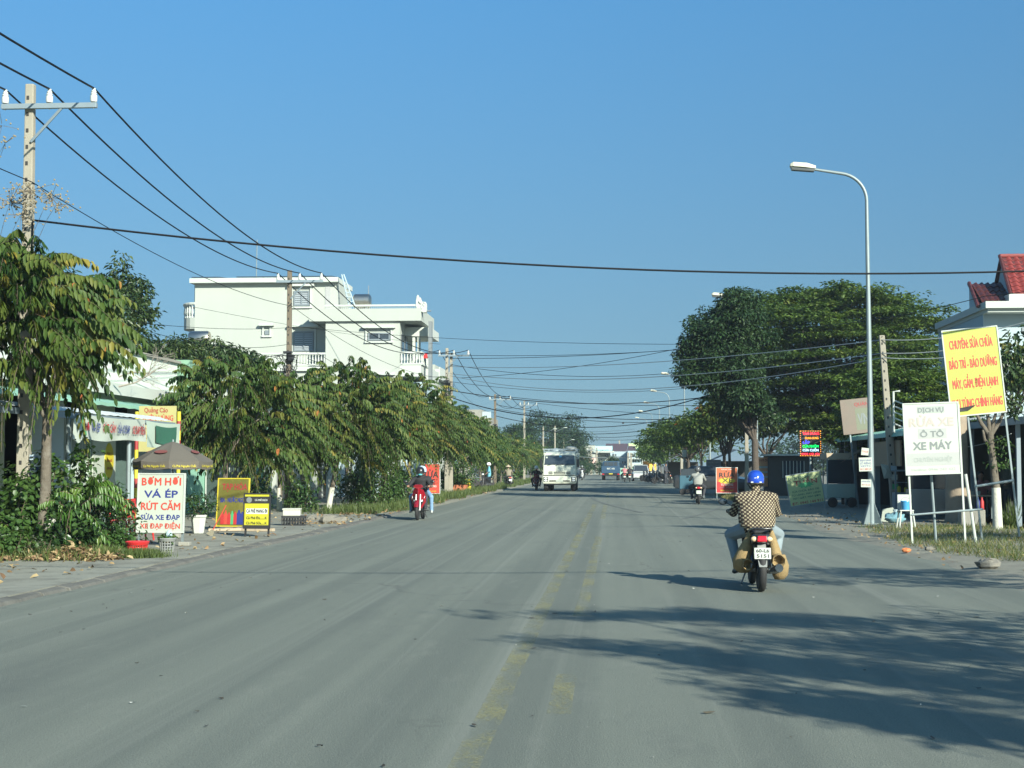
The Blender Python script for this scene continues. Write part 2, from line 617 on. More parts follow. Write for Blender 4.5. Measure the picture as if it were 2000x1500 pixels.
M_SHRUB = leaf_mat('dark_shrub_leaves', [(0.0, (0.022, 0.055, 0.018)), (0.7, (0.038, 0.08, 0.02)), (1.0, (0.075, 0.12, 0.03))], 0.35, 0.2)
M_WEED = leaf_mat('grass_blades', [(0.0, (0.06, 0.095, 0.022)), (0.55, (0.10, 0.135, 0.03)), (0.8, (0.19, 0.18, 0.06)), (1.0, (0.34, 0.28, 0.13))], 0.6, 0.3)
M_DRYLEAF = leaf_mat('dry_fallen_leaves', [(0.0, (0.16, 0.09, 0.045)), (0.6, (0.33, 0.22, 0.11)), (1.0, (0.5, 0.38, 0.2))], 0.7, 0.15)
M_BARK = mat('grey_brown_bark', (0.105, 0.088, 0.066), 0.9, 0.35, 6, bump=1.0, bscale=18, dirt=(0.2, 0.185, 0.155), dirt_amt=0.6, dscale=5)
M_BARKD = mat('dark_bark', (0.075, 0.06, 0.048), 0.9, 0.35, 6, bump=1.0, bscale=18)
M_LIMEWASH = mat('limewashed_bark', (0.46, 0.46, 0.40), 0.9, 0.1, 6, bump=0.6, bscale=18, dirt=(0.4, 0.36, 0.29), dirt_amt=0.6, dscale=3)
M_TWIG = mat('thin_twigs', (0.11, 0.085, 0.055), 0.9, 0.2, 6)
M_DRYTWIG = mat('bare_grey_twigs', (0.27, 0.235, 0.20), 0.9, 0.2, 6)
M_FRUIT = mat('round_seed_capsules', (0.20, 0.17, 0.11), 0.7, 0.3, 8)


def limb(b, p0, p1, r0, r1, n=7, k=5, wob=0.06, sag=0.0):
    p0, p1 = Vector(p0), Vector(p1)
    L_ = (p1 - p0).length
    pts, rr = [], []
    for i in range(k + 1):
        t = i / k
        q = p0.lerp(p1, t)
        if 0 < i < k:
            q += Vector((RNG.uniform(-1, 1), RNG.uniform(-1, 1), RNG.uniform(-.5, .5))) * wob * L_ * .5
        q.z += sag * L_ * math.sin(math.pi * t)
        pts.append(q)
        rr.append(r0 + (r1 - r0) * t)
    b.tube(pts, rr, n)
    return pts


def trunk_part(root, base_h, fork, ends, r0, m=None, lean=(0, 0), wash=0.0, r1=None, limb_r=None):
    """trunk and its limbs in the root's space; a limewashed sleeve if wash > 0"""
    b = B()
    top = Vector((lean[0], lean[1], fork))
    r1 = r1 or r0 * 0.7
    pts = [Vector((0, 0, -0.1)), Vector((lean[0] * .1, lean[1] * .1, 0.15)), Vector((lean[0] * .45 + .02, lean[1] * .45, fork * .5)), top]
    b.tube(pts, [r0 * 1.25, r0, (r0 + r1) / 2, r1], 10)
    tips = []
    for e in ends:
        q = limb(b, top - Vector((0, 0, r1 * .5)), e, (limb_r or r1 * 0.62), 0.012, 6, 4, 0.12, 0.06)
        tips.append(q)
    o = b.build('trunk', m or M_BARK, root, smooth=True, sharp=80)
    if wash:
        w = B()
        k = wash / fork
        w.tube([Vector((0, 0, -0.1)), Vector((lean[0] * .1, lean[1] * .1, 0.15)), Vector((lean[0] * k, lean[1] * k, wash))], [r0 * 1.25 + .006, r0 + .006, r0 * .9 + .006], 10, cap=False)
        w.build('limewashed_base', M_LIMEWASH, o, smooth=True, sharp=80)
    return tips


def shoots(c, rad, n, seed, ln=(0.55, 1.1), leaf=(0.15, 0.24), zmin=-0.55, tintr=(0.0, 0.93), lump=0.2, droop=1.0, gap=0.085):
    """arching shoots with rows of hanging leaves, over the shell of an ellipsoid: leaf pos, dir, up, len, wid, tint; and twig polylines"""
    d = rand_dirs(n, zmin)
    rr = lumpy(d, seed, 2.2, lump) * (0.42 + 0.5 * R.uniform(0, 1, n) ** 0.6)
    base = np.array(c) + d * np.array(rad) * rr[:, None]
    out = unit(d * np.array([1, 1, 0.55]) + R.normal(0, .45, (n, 3)) + np.array([0, 0, 0.28]))
    L_ = R.uniform(ln[0], ln[1], n)
    st = np.clip(R.normal(np.mean(tintr) - .03, 0.2, n), tintr[0], tintr[1])
    sz = R.uniform(.72, 1.12, n)
    pp, dd, uu, ll, ww, tt, tw = [], [], [], [], [], [], []
    for i in range(n):
        m = max(4, int(L_[i] / gap))
        t = (np.arange(m) + 0.6) / m
        g = np.array([0, 0, -1.0])
        curve = base[i] + out[i] * (L_[i] * t)[:, None] + g * (0.55 * droop * L_[i] * t ** 2)[:, None]
        tan = unit(out[i] + g * (1.1 * droop * t)[:, None])
        side = unit(np.cross(tan, np.array([0, 0, 1.0])) + 1e-6)
        s = np.where(np.arange(m) % 2 == 0, 1.0, -1.0)[:, None]
        for _ in (0, 1):
            q = unit(s * side * R.uniform(.25, .7, (m, 1)) + tan * R.uniform(.15, .5, (m, 1)) + g * R.uniform(.55, 1.1, (m, 1)) * droop + R.normal(0, .12, (m, 3)))
            pp.append(curve + R.normal(0, .006, (m, 3)))
            dd.append(q)
            uu.append(unit(s * side * .8 + tan * .2 + np.array([0, 0, .5])))
            l = R.uniform(leaf[0], leaf[1], m) * (1 - 0.45 * t ** 2) * sz[i]
            ll.append(l)
            ww.append(l * R.uniform(.34, .44, m))
            tn = st[i] + R.normal(0, .07, m)
            tn = np.where(R.uniform(0, 1, m) < 0.005, R.uniform(.95, 1.0, m), np.clip(tn, 0, .93))
            tt.append(tn)
            s = -s
        tw.append(np.vstack([base[i], curve[:: max(1, m // 3)], curve[-1]]))
    f = np.concatenate
    return f(pp), f(dd), f(uu), f(ll), f(ww), f(tt), tw


def twig_mesh(tw, parent, r=0.006, m=None):
    b = B()
    for q in tw:
        k = len(q)
        b.tube(q, [r * (1 - .6 * i / k) for i in range(k)], 3, cap=False)
    return b.build('twigs', m or M_TWIG, parent)


LEAF_MESHES = {}


def single_leaves(root, m, pos, d, up, ln, wd, tint, n):
    """the n leaves that show largest from the road as parts of their own, sharing a few meshes; returns the mask of the others"""
    wpos = pos + np.array(root.location)
    dist = wpos[:, 1]
    depth = np.maximum(dist, 1)
    pxx = VPX + wpos[:, 0] / depth * F
    inside = (pxx > 5) & (pxx < 1995)
    # facing: nearest to the camera within its small neighbourhood first
    score = dist - 0.02 * R.uniform(0, 1, len(pos)) - 2.0 * ln + np.where(inside, 0, 1e3)
    pick = np.argsort(score)[:n]
    x, y, z = leaf_frames(d, up)
    for i in pick:
        k = (m.name, int(np.clip(tint[i] * 14, 0, 14)))
        if k not in LEAF_MESHES:
            o = np_mesh('leaf', m, FINE[0] * np.array([1, 0.8, 1]), FINE[1], np.full(8, (k[1] + .5) / 15), root)
            LEAF_MESHES[k] = o.data
        else:
            o = link('leaf', LEAF_MESHES[k], root)
        s = ln[i]
        o.matrix_basis = Matrix(((x[i, 0] * s, y[i, 0] * s * .5, z[i, 0] * s, pos[i, 0]), (x[i, 1] * s, y[i, 1] * s * .5, z[i, 1] * s, pos[i, 1]), (x[i, 2] * s, y[i, 2] * s * .5, z[i, 2] * s, pos[i, 2]), (0, 0, 0, 1)))
    keep = np.ones(len(pos), bool)
    keep[pick] = False
    return keep


def lager_tree(label, base, c, rad, n, seed, fork=1.5, r0=0.10, lean=(0, 0), wash=0.0, tpl=FINE, singles=0, group=None, leaf=(0.15, 0.24), ln=(0.55, 1.1), tintr=(0.0, 0.93), zmin=-0.55, nl=7, twigs=True, bark=None, name='street_tree', gap=0.085):
    """a small street tree with arching shoots; c, rad: crown centre and radii in the tree's own space"""
    root = thing(name, label, 'tree', base, 0, group)
    ends = []
    for i in range(nl):
        a = 2 * math.pi * i / nl + RNG.uniform(-.4, .4)
        k = RNG.uniform(.45, .8)
        ends.append((c[0] + rad[0] * k * math.cos(a), c[1] + rad[1] * k * math.sin(a), c[2] + rad[2] * RNG.uniform(-.15, .6)))
    trunk_part(root, 0, fork, ends, r0, bark, lean, wash)
    pos, d, up, l, w, t, tw = shoots(c, rad, n, seed, ln, leaf, zmin, tintr, gap=gap)
    if twigs: twig_mesh(tw, root)
    keep = slice(None)
    if singles: keep = single_leaves(root, M_LAGER, pos, d, up, l, w, t, singles)
    V, T, k = leaves(pos[keep], d[keep], up[keep], l[keep], w[keep], tpl)
    o = np_mesh('crown', M_LAGER, V, T, np.repeat(t[keep], k), root)
    if singles: o['kind'] = 'stuff'
    return root


def clump_cloud(c, rad, n_clump, per, seed, csize, leaf, tintr=(0, 1), zmin=-0.6, flatten=0.6, shell=0.55, lump=0.22, hang=0.3):
    """leaf clumps spread through an uneven ellipsoid"""
    d = rand_dirs(n_clump, zmin)
    rr = lumpy(d, seed, 2.8, lump) * (shell + (1 - shell) * R.uniform(0, 1, n_clump) ** .5)
    cc = np.array(c) + d * np.array(rad) * rr[:, None]
    ct = np.clip(R.normal(np.mean(tintr), .17, n_clump), tintr[0], tintr[1])
    m = n_clump * per
    q = rand_dirs(m)
    pos = np.repeat(cc, per, 0) + q * (R.uniform(.25, 1, m) ** .5)[:, None] * csize * np.array([1, 1, flatten])
    dr = unit(q * np.array([1, 1, .5]) + R.normal(0, .45, (m, 3)) + np.array([0, 0, -hang]))
    up = unit(R.normal(0, .45, (m, 3)) + np.array([0, 0, 1.0]) + .4 * np.repeat(d, per, 0))
    l = R.uniform(leaf[0], leaf[1], m)
    t = np.clip(np.repeat(ct, per) + R.normal(0, .1, m), 0, 1)
    return pos, dr, up, l, t


def leafy(name, m, parent, data, aspect=0.45, tpl=PLAIN):
    pos, d, up, l, t = data
    V, T, k = leaves(pos, d, up, l, l * aspect, tpl)
    return np_mesh(name, m, V, T, np.repeat(t, k), parent)


def join(*ds):
    return tuple(np.concatenate(x) for x in zip(*ds))


def plain_tree(label, base, c, rad, nc, per, seed, m, csize=0.5, leaf=(0.1, 0.18), fork=2.0, r0=0.15, group=None, wash=0.0, name='tree', nl=7, zmin=-0.6, flatten=0.6, lump=0.22, hang=0.3, bark=None, aspect=.45, shell=.55, cat='tree'):
    root = thing(name, label, cat, base, 0, group)
    ends = []
    for i in range(nl):
        a = 2 * math.pi * i / nl + RNG.uniform(-.4, .4)
        k = RNG.uniform(.5, .85)
        ends.append((c[0] + rad[0] * k * math.cos(a), c[1] + rad[1] * k * math.sin(a), c[2] + rad[2] * RNG.uniform(-.2, .7)))
    trunk_part(root, 0, fork, ends, r0, bark or M_BARKD, (0, 0), wash)
    leafy('crown', m, root, clump_cloud(c, rad, nc, per, seed, csize, leaf, zmin=zmin, flatten=flatten, lump=lump, hang=hang, shell=shell), aspect)
    return root


def tiers(c, rad, zs, nspray, per, seed, leaf=(0.10, 0.17), spray=0.55, tilt=0.0):
    """flat sprays of small leaves on tiers of level branches"""
    P_, D_, U_, L_, T_ = [], [], [], [], []
    r = np.random.default_rng(seed)
    for z, k in zs:
        ns = int(nspray * k * k)
        a = r.uniform(0, 2 * np.pi, ns)
        d2 = np.stack([np.cos(a), np.sin(a), np.zeros(ns)], 1)
        rr = lumpy(d2 + np.array([0, 0, z]), seed + int(z * 10), 4.5, .2) * np.sqrt(r.uniform(.05, 1, ns)) * k
        cz = z + r.normal(0, .09, ns) + .25 * (1 - rr / k) + .22 * np.sin(4 * a + 2.3 * z) + .12 * np.sin(9 * a + z)
        cc = np.stack([c[0] + rad[0] * rr * np.cos(a), c[1] + rad[1] * rr * np.sin(a), c[2] + cz], 1)
        m = ns * per
        ang = r.uniform(0, 2 * np.pi, m)
        rad_ = np.sqrt(r.uniform(0, 1, m)) * spray * np.repeat(r.uniform(.45, 1.35, ns), per)
        off = np.stack([rad_ * np.cos(ang), rad_ * np.sin(ang), r.normal(0, .05, m) - .12 * rad_ ** 2], 1)
        pos = np.repeat(cc, per, 0) + off
        dr = np.stack([np.cos(ang), np.sin(ang), r.uniform(-.5, .35, m)], 1) + r.normal(0, .4, (m, 3)) * np.array([1, 1, .3])
        P_.append(pos); D_.append(unit(dr)); U_.append(unit(r.normal(0, .3, (m, 3)) + np.array([0, 0, 1.0])))
        L_.append(r.uniform(leaf[0], leaf[1], m))
        T_.append(np.clip(np.repeat(r.normal(.5, .2, ns), per) + r.normal(0, .12, m), 0, 1))
    return tuple(np.concatenate(q) for q in (P_, D_, U_, L_, T_))


def tiered_tree(label, base, c, rad, zs, nspray, per, seed, r0=0.18, fork=2.4, leaf=(0.10, 0.17), spray=0.55, group=None, m=None, nl=4, wash=0, lean=(0, 0)):
    root = thing('tiered_tree', label, 'tree', base, 0, group)
    ends = []
    for z, k in zs:
        for i in range(nl):
            a = RNG.uniform(0, 6.28)
            q = RNG.uniform(.5, .85) * k
            ends.append((c[0] + rad[0] * q * math.cos(a), c[1] + rad[1] * q * math.sin(a), c[2] + z - .05))
    trunk_part(root, 0, fork, ends, r0, M_BARKD, lean, wash, limb_r=r0 * .35)
    b = B()
    zt = c[2] + zs[-1][0]
    b.tube([(lean[0], lean[1], fork - .1), (c[0] * .6 + lean[0] * .4, c[1] * .6, (fork + zt) / 2), (c[0], c[1], zt)], [r0 * .7, r0 * .4, .03], 8)
    b.build('leader', M_BARKD, root, smooth=True, sharp=80)
    leafy('crown', m or M_TERM, root, tiers(c, rad, zs, nspray, per, seed, leaf, spray), 0.5)
    return root


def grass_patch(label, xy, h, tint=(0, 1), z=0.04, name='grass', lean=.35):
    n = len(xy)
    pos = np.concatenate([xy, np.full((n, 1), z)], 1)
    a = R.uniform(0, 6.28, n)
    d = np.stack([np.cos(a) * lean, np.sin(a) * lean, np.ones(n)], 1) + R.normal(0, .25, (n, 3)) * np.array([1, 1, .2])
    up = np.stack([np.cos(a), np.sin(a), np.full(n, .2)], 1)
    l = R.uniform(h[0], h[1], n)
    V, T, k = leaves(pos, d, up, l, np.clip(l * .09, .008, .03), BLADE)
    t = np.clip(R.uniform(tint[0], tint[1], n), 0, 1)
    return tag(np_mesh(name, M_WEED, V, T, np.repeat(t, k)), label, 'grass', kind='stuff')
# ------------------------------------------------------------------ materials of the built things
M_CONC = mat('pole_concrete', (0.27, 0.25, 0.20), 0.9, 0.15, 4, bump=0.4, bscale=50, dirt=(0.20, 0.18, 0.15), dirt_amt=0.6, dscale=1.2, streak=True)
M_CONCD = mat('brown_weathered_concrete', (0.135, 0.11, 0.08), 0.9, 0.15, 4, bump=0.4, bscale=50, dirt=(0.09, 0.075, 0.06), dirt_amt=0.6, dscale=1.2, streak=True)
M_HOLE = mat('hole_shade', (0.03, 0.03, 0.03), 0.9)
M_STEEL = mat('grey_painted_steel', (0.20, 0.25, 0.28), 0.55, 0.12, 6, metal=0.2)
M_GALV = mat('galvanised_steel', (0.20, 0.245, 0.255), 0.5, 0.12, 5, metal=0.3)
M_PORC = mat('white_porcelain', (0.5, 0.52, 0.5), 0.25, 0.05)
M_WIRE = mat('black_cable_sheath', (0.005, 0.006, 0.008), 0.6, 0.1, spec=0.2)
M_WIREL = mat('pale_cable_sheath', (0.28, 0.31, 0.31), 0.4, 0.1)
M_WHITE = mat('white_wall_paint', (0.355, 0.382, 0.345), 0.85, 0.06, 0.6, bump=0.08, bscale=8, dirt=(0.30, 0.32, 0.285), dirt_amt=0.5, dscale=0.5, streak=True)
M_TRIM = mat('white_trim_paint', (0.42, 0.45, 0.415), 0.8, 0.03)
M_MINT = mat('mint_green_wall_paint', (0.22, 0.44, 0.33), 0.85, 0.06, 0.8, dirt=(0.25, 0.42, 0.33), dirt_amt=0.4, dscale=0.7)
M_SAGE = mat('sage_green_wall_paint', (0.18, 0.33, 0.22), 0.85, 0.06, 0.8, dirt=(0.2, 0.3, 0.24), dirt_amt=0.5, dscale=0.7)
M_PALEGREEN = mat('pale_green_wall_paint', (0.36, 0.44, 0.365), 0.85, 0.05, 0.8, dirt=(0.36, 0.4, 0.36), dirt_amt=0.5, dscale=0.8)
M_PALEBLUE = mat('pale_blue_wall_paint', (0.33, 0.42, 0.46), 0.85, 0.05, 0.8, dirt=(0.3, 0.36, 0.38), dirt_amt=0.5, dscale=0.8)
M_GREYCON = mat('bare_weathered_concrete', (0.25, 0.245, 0.21), 0.92, 0.2, 1.5, bump=.3, bscale=12, dirt=(0.15, 0.145, 0.13), dirt_amt=0.8, dscale=0.8, streak=True)
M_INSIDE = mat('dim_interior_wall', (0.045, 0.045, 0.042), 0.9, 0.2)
M_GATE = mat('dark_green_gate_steel', (0.07, 0.11, 0.10), 0.5, 0.1)
M_GATEL = mat('pale_grey_gate_steel', (0.35, 0.40, 0.37), 0.5, 0.1)
M_GLASS = mat('dark_window_glass', (0.035, 0.045, 0.055), 0.08, 0.1, spec=0.8)
M_FRAME = mat('grey_window_frame', (0.16, 0.19, 0.21), 0.5, 0.05)
M_LOUVRE = mat('grey_window_louvres', (0.24, 0.27, 0.29), 0.4, 0.05)
M_TIN = mat('white_corrugated_sheet', (0.42, 0.44, 0.42), 0.45, 0.08, 2, dirt=(0.4, 0.38, 0.33), dirt_amt=0.4)
M_TINGREEN = mat('green_metal_eaves', (0.22, 0.42, 0.32), 0.5, 0.08, 2, dirt=(0.15, 0.24, 0.2), dirt_amt=0.4)
M_CANVAS = mat('white_canopy_sheet', (0.5, 0.54, 0.53), 0.6, 0.06, 2, dirt=(0.5, 0.52, 0.5), dirt_amt=0.3)
M_STAINLESS = mat('stainless_steel', (0.55, 0.50, 0.42), 0.32, 0.05, 3, metal=1.0)
M_RED = flat('red_print', (0.40, 0.03, 0.03))
M_ORANGERED = flat('orange_red_print', (0.46, 0.06, 0.04))
M_NAVY = flat('navy_print', (0.022, 0.035, 0.19))
M_BLACK = flat('black_print', (0.02, 0.02, 0.022))
M_GREYPR = flat('faded_grey_print', (0.16, 0.18, 0.18))
M_PALEGREYPR = flat('washed_out_grey_print', (0.30, 0.335, 0.31))
M_PALEPINK = flat('washed_out_pink_print', (0.37, 0.33, 0.30))
M_LILAC = flat('washed_out_lilac_print', (0.33, 0.345, 0.33))
M_WHITEPR = flat('white_print', (0.5, 0.53, 0.49))
M_YELPR = flat('yellow_print', (0.48, 0.40, 0.03))
M_GREENPR = flat('green_print', (0.06, 0.32, 0.13))
M_DKGREEN = flat('dark_green_print', (0.03, 0.11, 0.07))
M_DKRED = flat('dark_red_print', (0.28, 0.03, 0.03))
M_PANELW = mat('white_sign_panel', (0.40, 0.44, 0.38), 0.5, 0.03, 2)
M_PANELY = mat('shade_darkened_yellow_panel', (0.12, 0.112, 0.022), 0.5, 0.05, 2, dirt=(0.5, 0.43, 0.1), dirt_amt=0.3)  # tree shade on the grocery board is put into this darkened yellow
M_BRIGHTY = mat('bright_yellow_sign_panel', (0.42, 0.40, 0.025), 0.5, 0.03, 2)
M_PLASTIC_RED = mat('red_plastic', (0.50, 0.03, 0.03), 0.35, 0.06)
M_PLASTIC_GREY = mat('grey_plastic', (0.22, 0.23, 0.22), 0.45, 0.06)
M_PLASTIC_BLACK = mat('black_plastic', (0.025, 0.026, 0.028), 0.4, 0.06)
M_PLASTIC_BLUE = mat('blue_plastic', (0.06, 0.28, 0.52), 0.35, 0.06)
M_PLASTIC_WHITE = mat('white_plastic', (0.45, 0.47, 0.43), 0.4, 0.05)
M_RUBBER = mat('tyre_rubber', (0.02, 0.02, 0.021), 0.75, 0.15, 20)
M_CHROME = mat('bright_chrome', (0.7, 0.7, 0.7), 0.12, 0.03, metal=1.0)
M_WOOD = mat('pale_weathered_wood', (0.38, 0.31, 0.22), 0.8, 0.2, 4)
M_STONE = mat('grey_rubble_stone', (0.165, 0.155, 0.13), 0.95, 0.25, 5, bump=0.8, bscale=14)
M_FOAM = mat('dirty_white_foam', (0.42, 0.42, 0.37), 0.9, 0.08, 6)


def cat_pts(p, q, sag, n=24):
    p, q = Vector(p), Vector(q)
    return [p.lerp(q, i / n) - Vector((0, 0, sag * 4 * (i / n) * (1 - i / n))) for i in range(n + 1)]


def wire(label, spans, r=0.016, m=None, group=None, name='power_line', cat='cable'):
    b = B()
    for (p, q, s) in spans:
        b.tube(cat_pts(p, q, s), r, 5)
    return tag(b.build(name, m or M_WIRE), label, cat, group)


def plate(root, name, x0, x1, z0, z1, y, m, th=0.02, label=None):
    b = B()
    b.bx(x0, x1, y, y + th, z0, z1)
    o = b.build(name, m, root)
    if label: o['label'] = label
    return o


# ------------------------------------------------------------------ concrete utility poles
ARM = (-0.40, 0.39, 1.18)


def utility_pole(label, base, h, w0=0.23, w1=0.155, arm=True, holes=True, armz=0.42, pm=None, group='concrete power poles along the left pavement', lean=(0, 0), twin=False, lamp=False, armscale=1.0):
    r = thing('utility_pole', label, 'power pole', base, 0, group)
    b = B()
    top = (lean[0], lean[1], h)
    for k, dx in enumerate((0, 0.22) if twin else (0,)):
        rings = []
        for (z, w) in ((-.3, w0), (h - (.25 if k else 0), w1)):
            t = max(z, 0) / h
            rings.append([(lean[0] * t + sx * w / 2 + dx, lean[1] * t + sy * w / 2 * .85 + dx * .5, z) for sx, sy in ((-1, -1), (1, -1), (1, 1), (-1, 1))])
        b.loft(rings)
        b.build('pole', pm or M_CONC, r, bevel=0.02)
        b = B()
    if holes:
        b = B()
        z = 1.0
        while z < h - .15:
            t = z / h
            w = w0 + (w1 - w0) * t
            b.box((lean[0] * t - w * .12, lean[1] * t - w * .425 - .002, z), (.045, .008, .07))
            z += 0.29
        b.build('step_hole_shade', M_HOLE, r)['kind'] = 'stuff'  # raised dark boxes, the shade inside the holes is put into their colour
    if arm:
        za = h - armz
        s = armscale
        x0 = lean[0]
        b = B()
        b.bx(x0 + (ARM[0] - .06) * s, x0 + (ARM[2] + .06) * s, -w1 / 2 - .085, -w1 / 2 - .005, za - .045, za + .045)
        b.build('crossarm', M_STEEL, r, bevel=.006)
        b = B()
        b.tube([(x0 + .06, -w1 / 2 - .02, za - .62), (x0 + .62 * s, -w1 / 2 - .05, za - .03)], .026, 6)
        b.build('brace', M_STEEL, r)
        for a in ARM:
            b = B()
            b.lathe([(.012, -.12), (.012, .0), (.055, .0), (.062, .03), (.062, .11), (.045, .115), (.058, .14), (.05, .155), (.04, .16), (.05, .185), (.03, .21), (.036, .235), (.012, .25)], 14, (x0 + a * s, -w1 / 2 - .045, za + .06))
            b.build('insulator', M_PORC, r, smooth=True)
    if lamp:
        b = B()
        b.tube([(0, 0, h - .9), (.5, -.1, h - .65), (1.2, -.2, h - .35)], .03, 6)
        b.build('lamp_arm', M_GALV, r)
        b = B()
        b.ell((1.4, -.2, h - .3), (.3, .12, .07), 10, 6)
        b.build('lamp_head', M_PANELW, r, smooth=True)
    return r


def tops(base, h, armz=0.42, x0=0.0, s=1.0, w1=0.155):
    return [Vector(base) + Vector((x0 + a * s, -w1 / 2 - .045, h - armz + .30)) for a in ARM]


POLES = []
for (px, py, Y, lab, kw) in (
        (60, 165, 25.0, 'tall pale concrete pole nearest the camera, with paper notices low on its shaft', {}),
        (566, 528, 52.5, 'concrete pole with crossarm in front of the tall white house', {}),
        (873, 680, 80.0, 'doubled concrete pole standing at the road corner of the white house', {'twin': True}),
        (967, 770, 113.0, 'concrete pole behind the row of trees, fourth along the left kerb', {}),
        (1024, 783, 142.0, 'slim pale concrete pole with crossarm, fifth along the left kerb', {})):
    t = P(px, py, Y)
    bx_ = (t.x, t.y, GZ)
    utility_pole(lab, bx_, t.z - GZ, holes=Y < 90, pm=M_CONCD if 40 < Y < 60 or 100 < Y < 120 else None, **kw)
    POLES.append((bx_, t.z - GZ))
for (px, py, Y, lab) in ((1061, 833, 175.0, 'far concrete pole with a small lamp arm, left of the white truck roof'), (1084, 831, 198.0, 'far concrete pole with a lamp arm directly above the white truck'), (1101, 855, 228.0, 'farthest small pole with a lamp arm above the right side of the truck')):
    t = P(px, py, Y)
    utility_pole(lab, (t.x, t.y, GZ), t.z - GZ, holes=False, lamp=True, arm=False)
p0 = Vector((-9.3, -6.0, 8.0))
u0 = [p0 + Vector((a, 0, 0)) for a in ARM]
tp = [u0] + [tops(*q) for q in POLES] + [[Vector(P(1061 + 8 * i, 836, 175.0)) for i in range(3)]]
sags = [0.55, 0.62, 1.15, 0.9, 0.8, 0.7]
for i, lab in enumerate(('thick black power line on the house side of the crossarms', 'thick black power line on the middle insulators of the crossarms', 'thick black power line on the insulators nearest the road')):
    wire(lab, [(tp[k][i], tp[k + 1][i], sags[k]) for k in range(6)], 0.019 if i else 0.018)


def at_pole(k, z, dx=0.1, dy=-0.1):
    q = POLES[k][0]
    return Vector((q[0] + dx, q[1] + dy, z))


zn = P(72, 358, 25).z
z2 = P(575, 598, 52.5).z
wire('single thin black line on the poles below the crossarms', [(Vector((-9.2, -6, zn)), at_pole(0, zn), 0.3), (at_pole(0, zn), at_pole(1, z2), 0.35), (at_pole(1, z2), at_pole(2, 6.3), .6), (at_pole(2, 6.3), at_pole(3, 5.6), .5)], 0.009)
# the clamp and the cable that crosses the road from the first pole
b0 = at_pole(0, P(82, 432, 25).z, 0.13, -0.12)
b1 = P(2150, 524, 30)
wire('long black cable crossing the whole street from the first left pole', [(b0, b1, 0.42)], 0.019)
wire('short black cable loop hanging from the clamp on the first pole', [(b0, b0 + Vector((-0.02, .02, -.9)), 0)], 0.014)
# overhead cable just above the view: its thin shadow lies across the road
wire('overhead cable above the view that throws a thin shadow line on the road', [(Vector((-9.5, 12.6, 6.6)), Vector((10, 11.2, 6.6)), 0.9)], 0.02)
wire('slack telephone cable from the left edge past the first pole to the second', [(Vector((-12.2, 25, P(60, 560, 25).z)), at_pole(1, P(566, 640, 52.5).z), .3)], 0.007)
for i, (pa, pb, sg) in enumerate((((270, 690), (568, 688), .25), ((300, 650), (566, 672), .25), ((380, 600), (860, 672), .2), ((500, 690), (872, 735), .3), ((600, 700), (872, 752), .4), ((620, 690), (870, 775), .5))):
    Ya, Yb = (40, 52) if i < 2 else ((52, 80) if i > 2 else (60, 95))
    wire(('lower telephone wire leaving the mint house for the second pole', 'upper telephone wire leaving the mint house for the second pole', 'telephone wire drooping along the white house wall, highest of the wires', 'telephone wire from the trees to the doubled pole, below the balustrade', 'telephone wire from the second pole to the doubled pole, middle one', 'lowest telephone wire from the second pole to the doubled pole')[i], [(P(pa[0], pa[1], Ya), P(pb[0], pb[1], Yb), sg)], 0.008 if i else .010, group='telephone wires before the white house')
# bundle of boxes and loops on the poles
for k, (px, py) in ((1, (568, 690)), (2, (876, 745)), (3, (968, 830))):
    q = at_pole(k, P(px, py, POLES[k][0][1]).z, 0, -.16)
    r = thing('cable_bundle', ('tangle of black cables and boxes on the pole by the white house', 'tangle of black cables on the doubled pole', 'tangle of black cables on the fourth left pole')[k - 1], 'cables', q)
    b = B()
    b.bx(-.16, .16, -.12, .02, -.02, .06)
    b.bx(.02, .22, -.14, -.0, -.28, -.06)
    b.build('junction_box', M_PLASTIC_BLACK, r, bevel=.01)
    b = B()
    for _ in range(16):
        a = RNG.uniform(0, 6.28)
        w = RNG.uniform(.15, .5)
        pts = [(math.cos(a + t * 4.5) * w * (1 - .5 * t) + RNG.uniform(-.04, .04), -.05 + .18 * math.sin(a + t * 5), -.1 - t * RNG.uniform(.4, 1.1) + .12 * math.sin(t * 6)) for t in [j / 9 for j in range(10)]]
        b.tube(pts, .011, 4)
    b.build('loose_loop', M_WIRE, r)['kind'] = 'stuff'
# notices pasted on the first pole
for (px, py, w, h, m, s) in ((66, 893, .16, .09, M_PALEBLUE, 'KHOAN'), (67, 915, .17, .10, M_PALEBLUE, '0989'), (72, 915, .08, .06, M_PLASTIC_BLUE, ''), (66, 934, .16, .12, M_PANELW, 'BÊ TÔNG')):
    q = P(px, py, 24.86)
    q.y = 24.875
    r = thing('paper_notice', {'KHOAN': 'topmost printed strip pasted on the near left pole', '0989': 'numbered white strip pasted mid height on the near left pole', '': 'small blue sticker on the near left pole', 'BÊ TÔNG': 'lowest white notice pasted on the near left pole'}[s], 'notice', q)
    plate(r, 'sheet', -w / 2, w / 2, -h / 2, h / 2, 0, m, .004)
    if s: text(r, s, (0, -.003, 0), w * .85, h * .6, M_NAVY)

# ------------------------------------------------------------------ first row of shops on the left
XF = -13.6


def yy(px, X=XF): return PX(px, VPY, X).y


h1 = thing('shop_house', 'low white and green shop house with dark doorways behind the awning on the left', 'house', (XF, 36, GZ))
o1 = Vector((XF, 36, GZ))
ZT = 3.25


def wallseg(y0, y1, z0, z1, m, name='wall', th=0.22, x=XF, root=h1, off=o1):
    b = B(off)
    b.bx(x - th, x, y0, y1, z0 + 0, z1)
    return b.build(name, m, root)


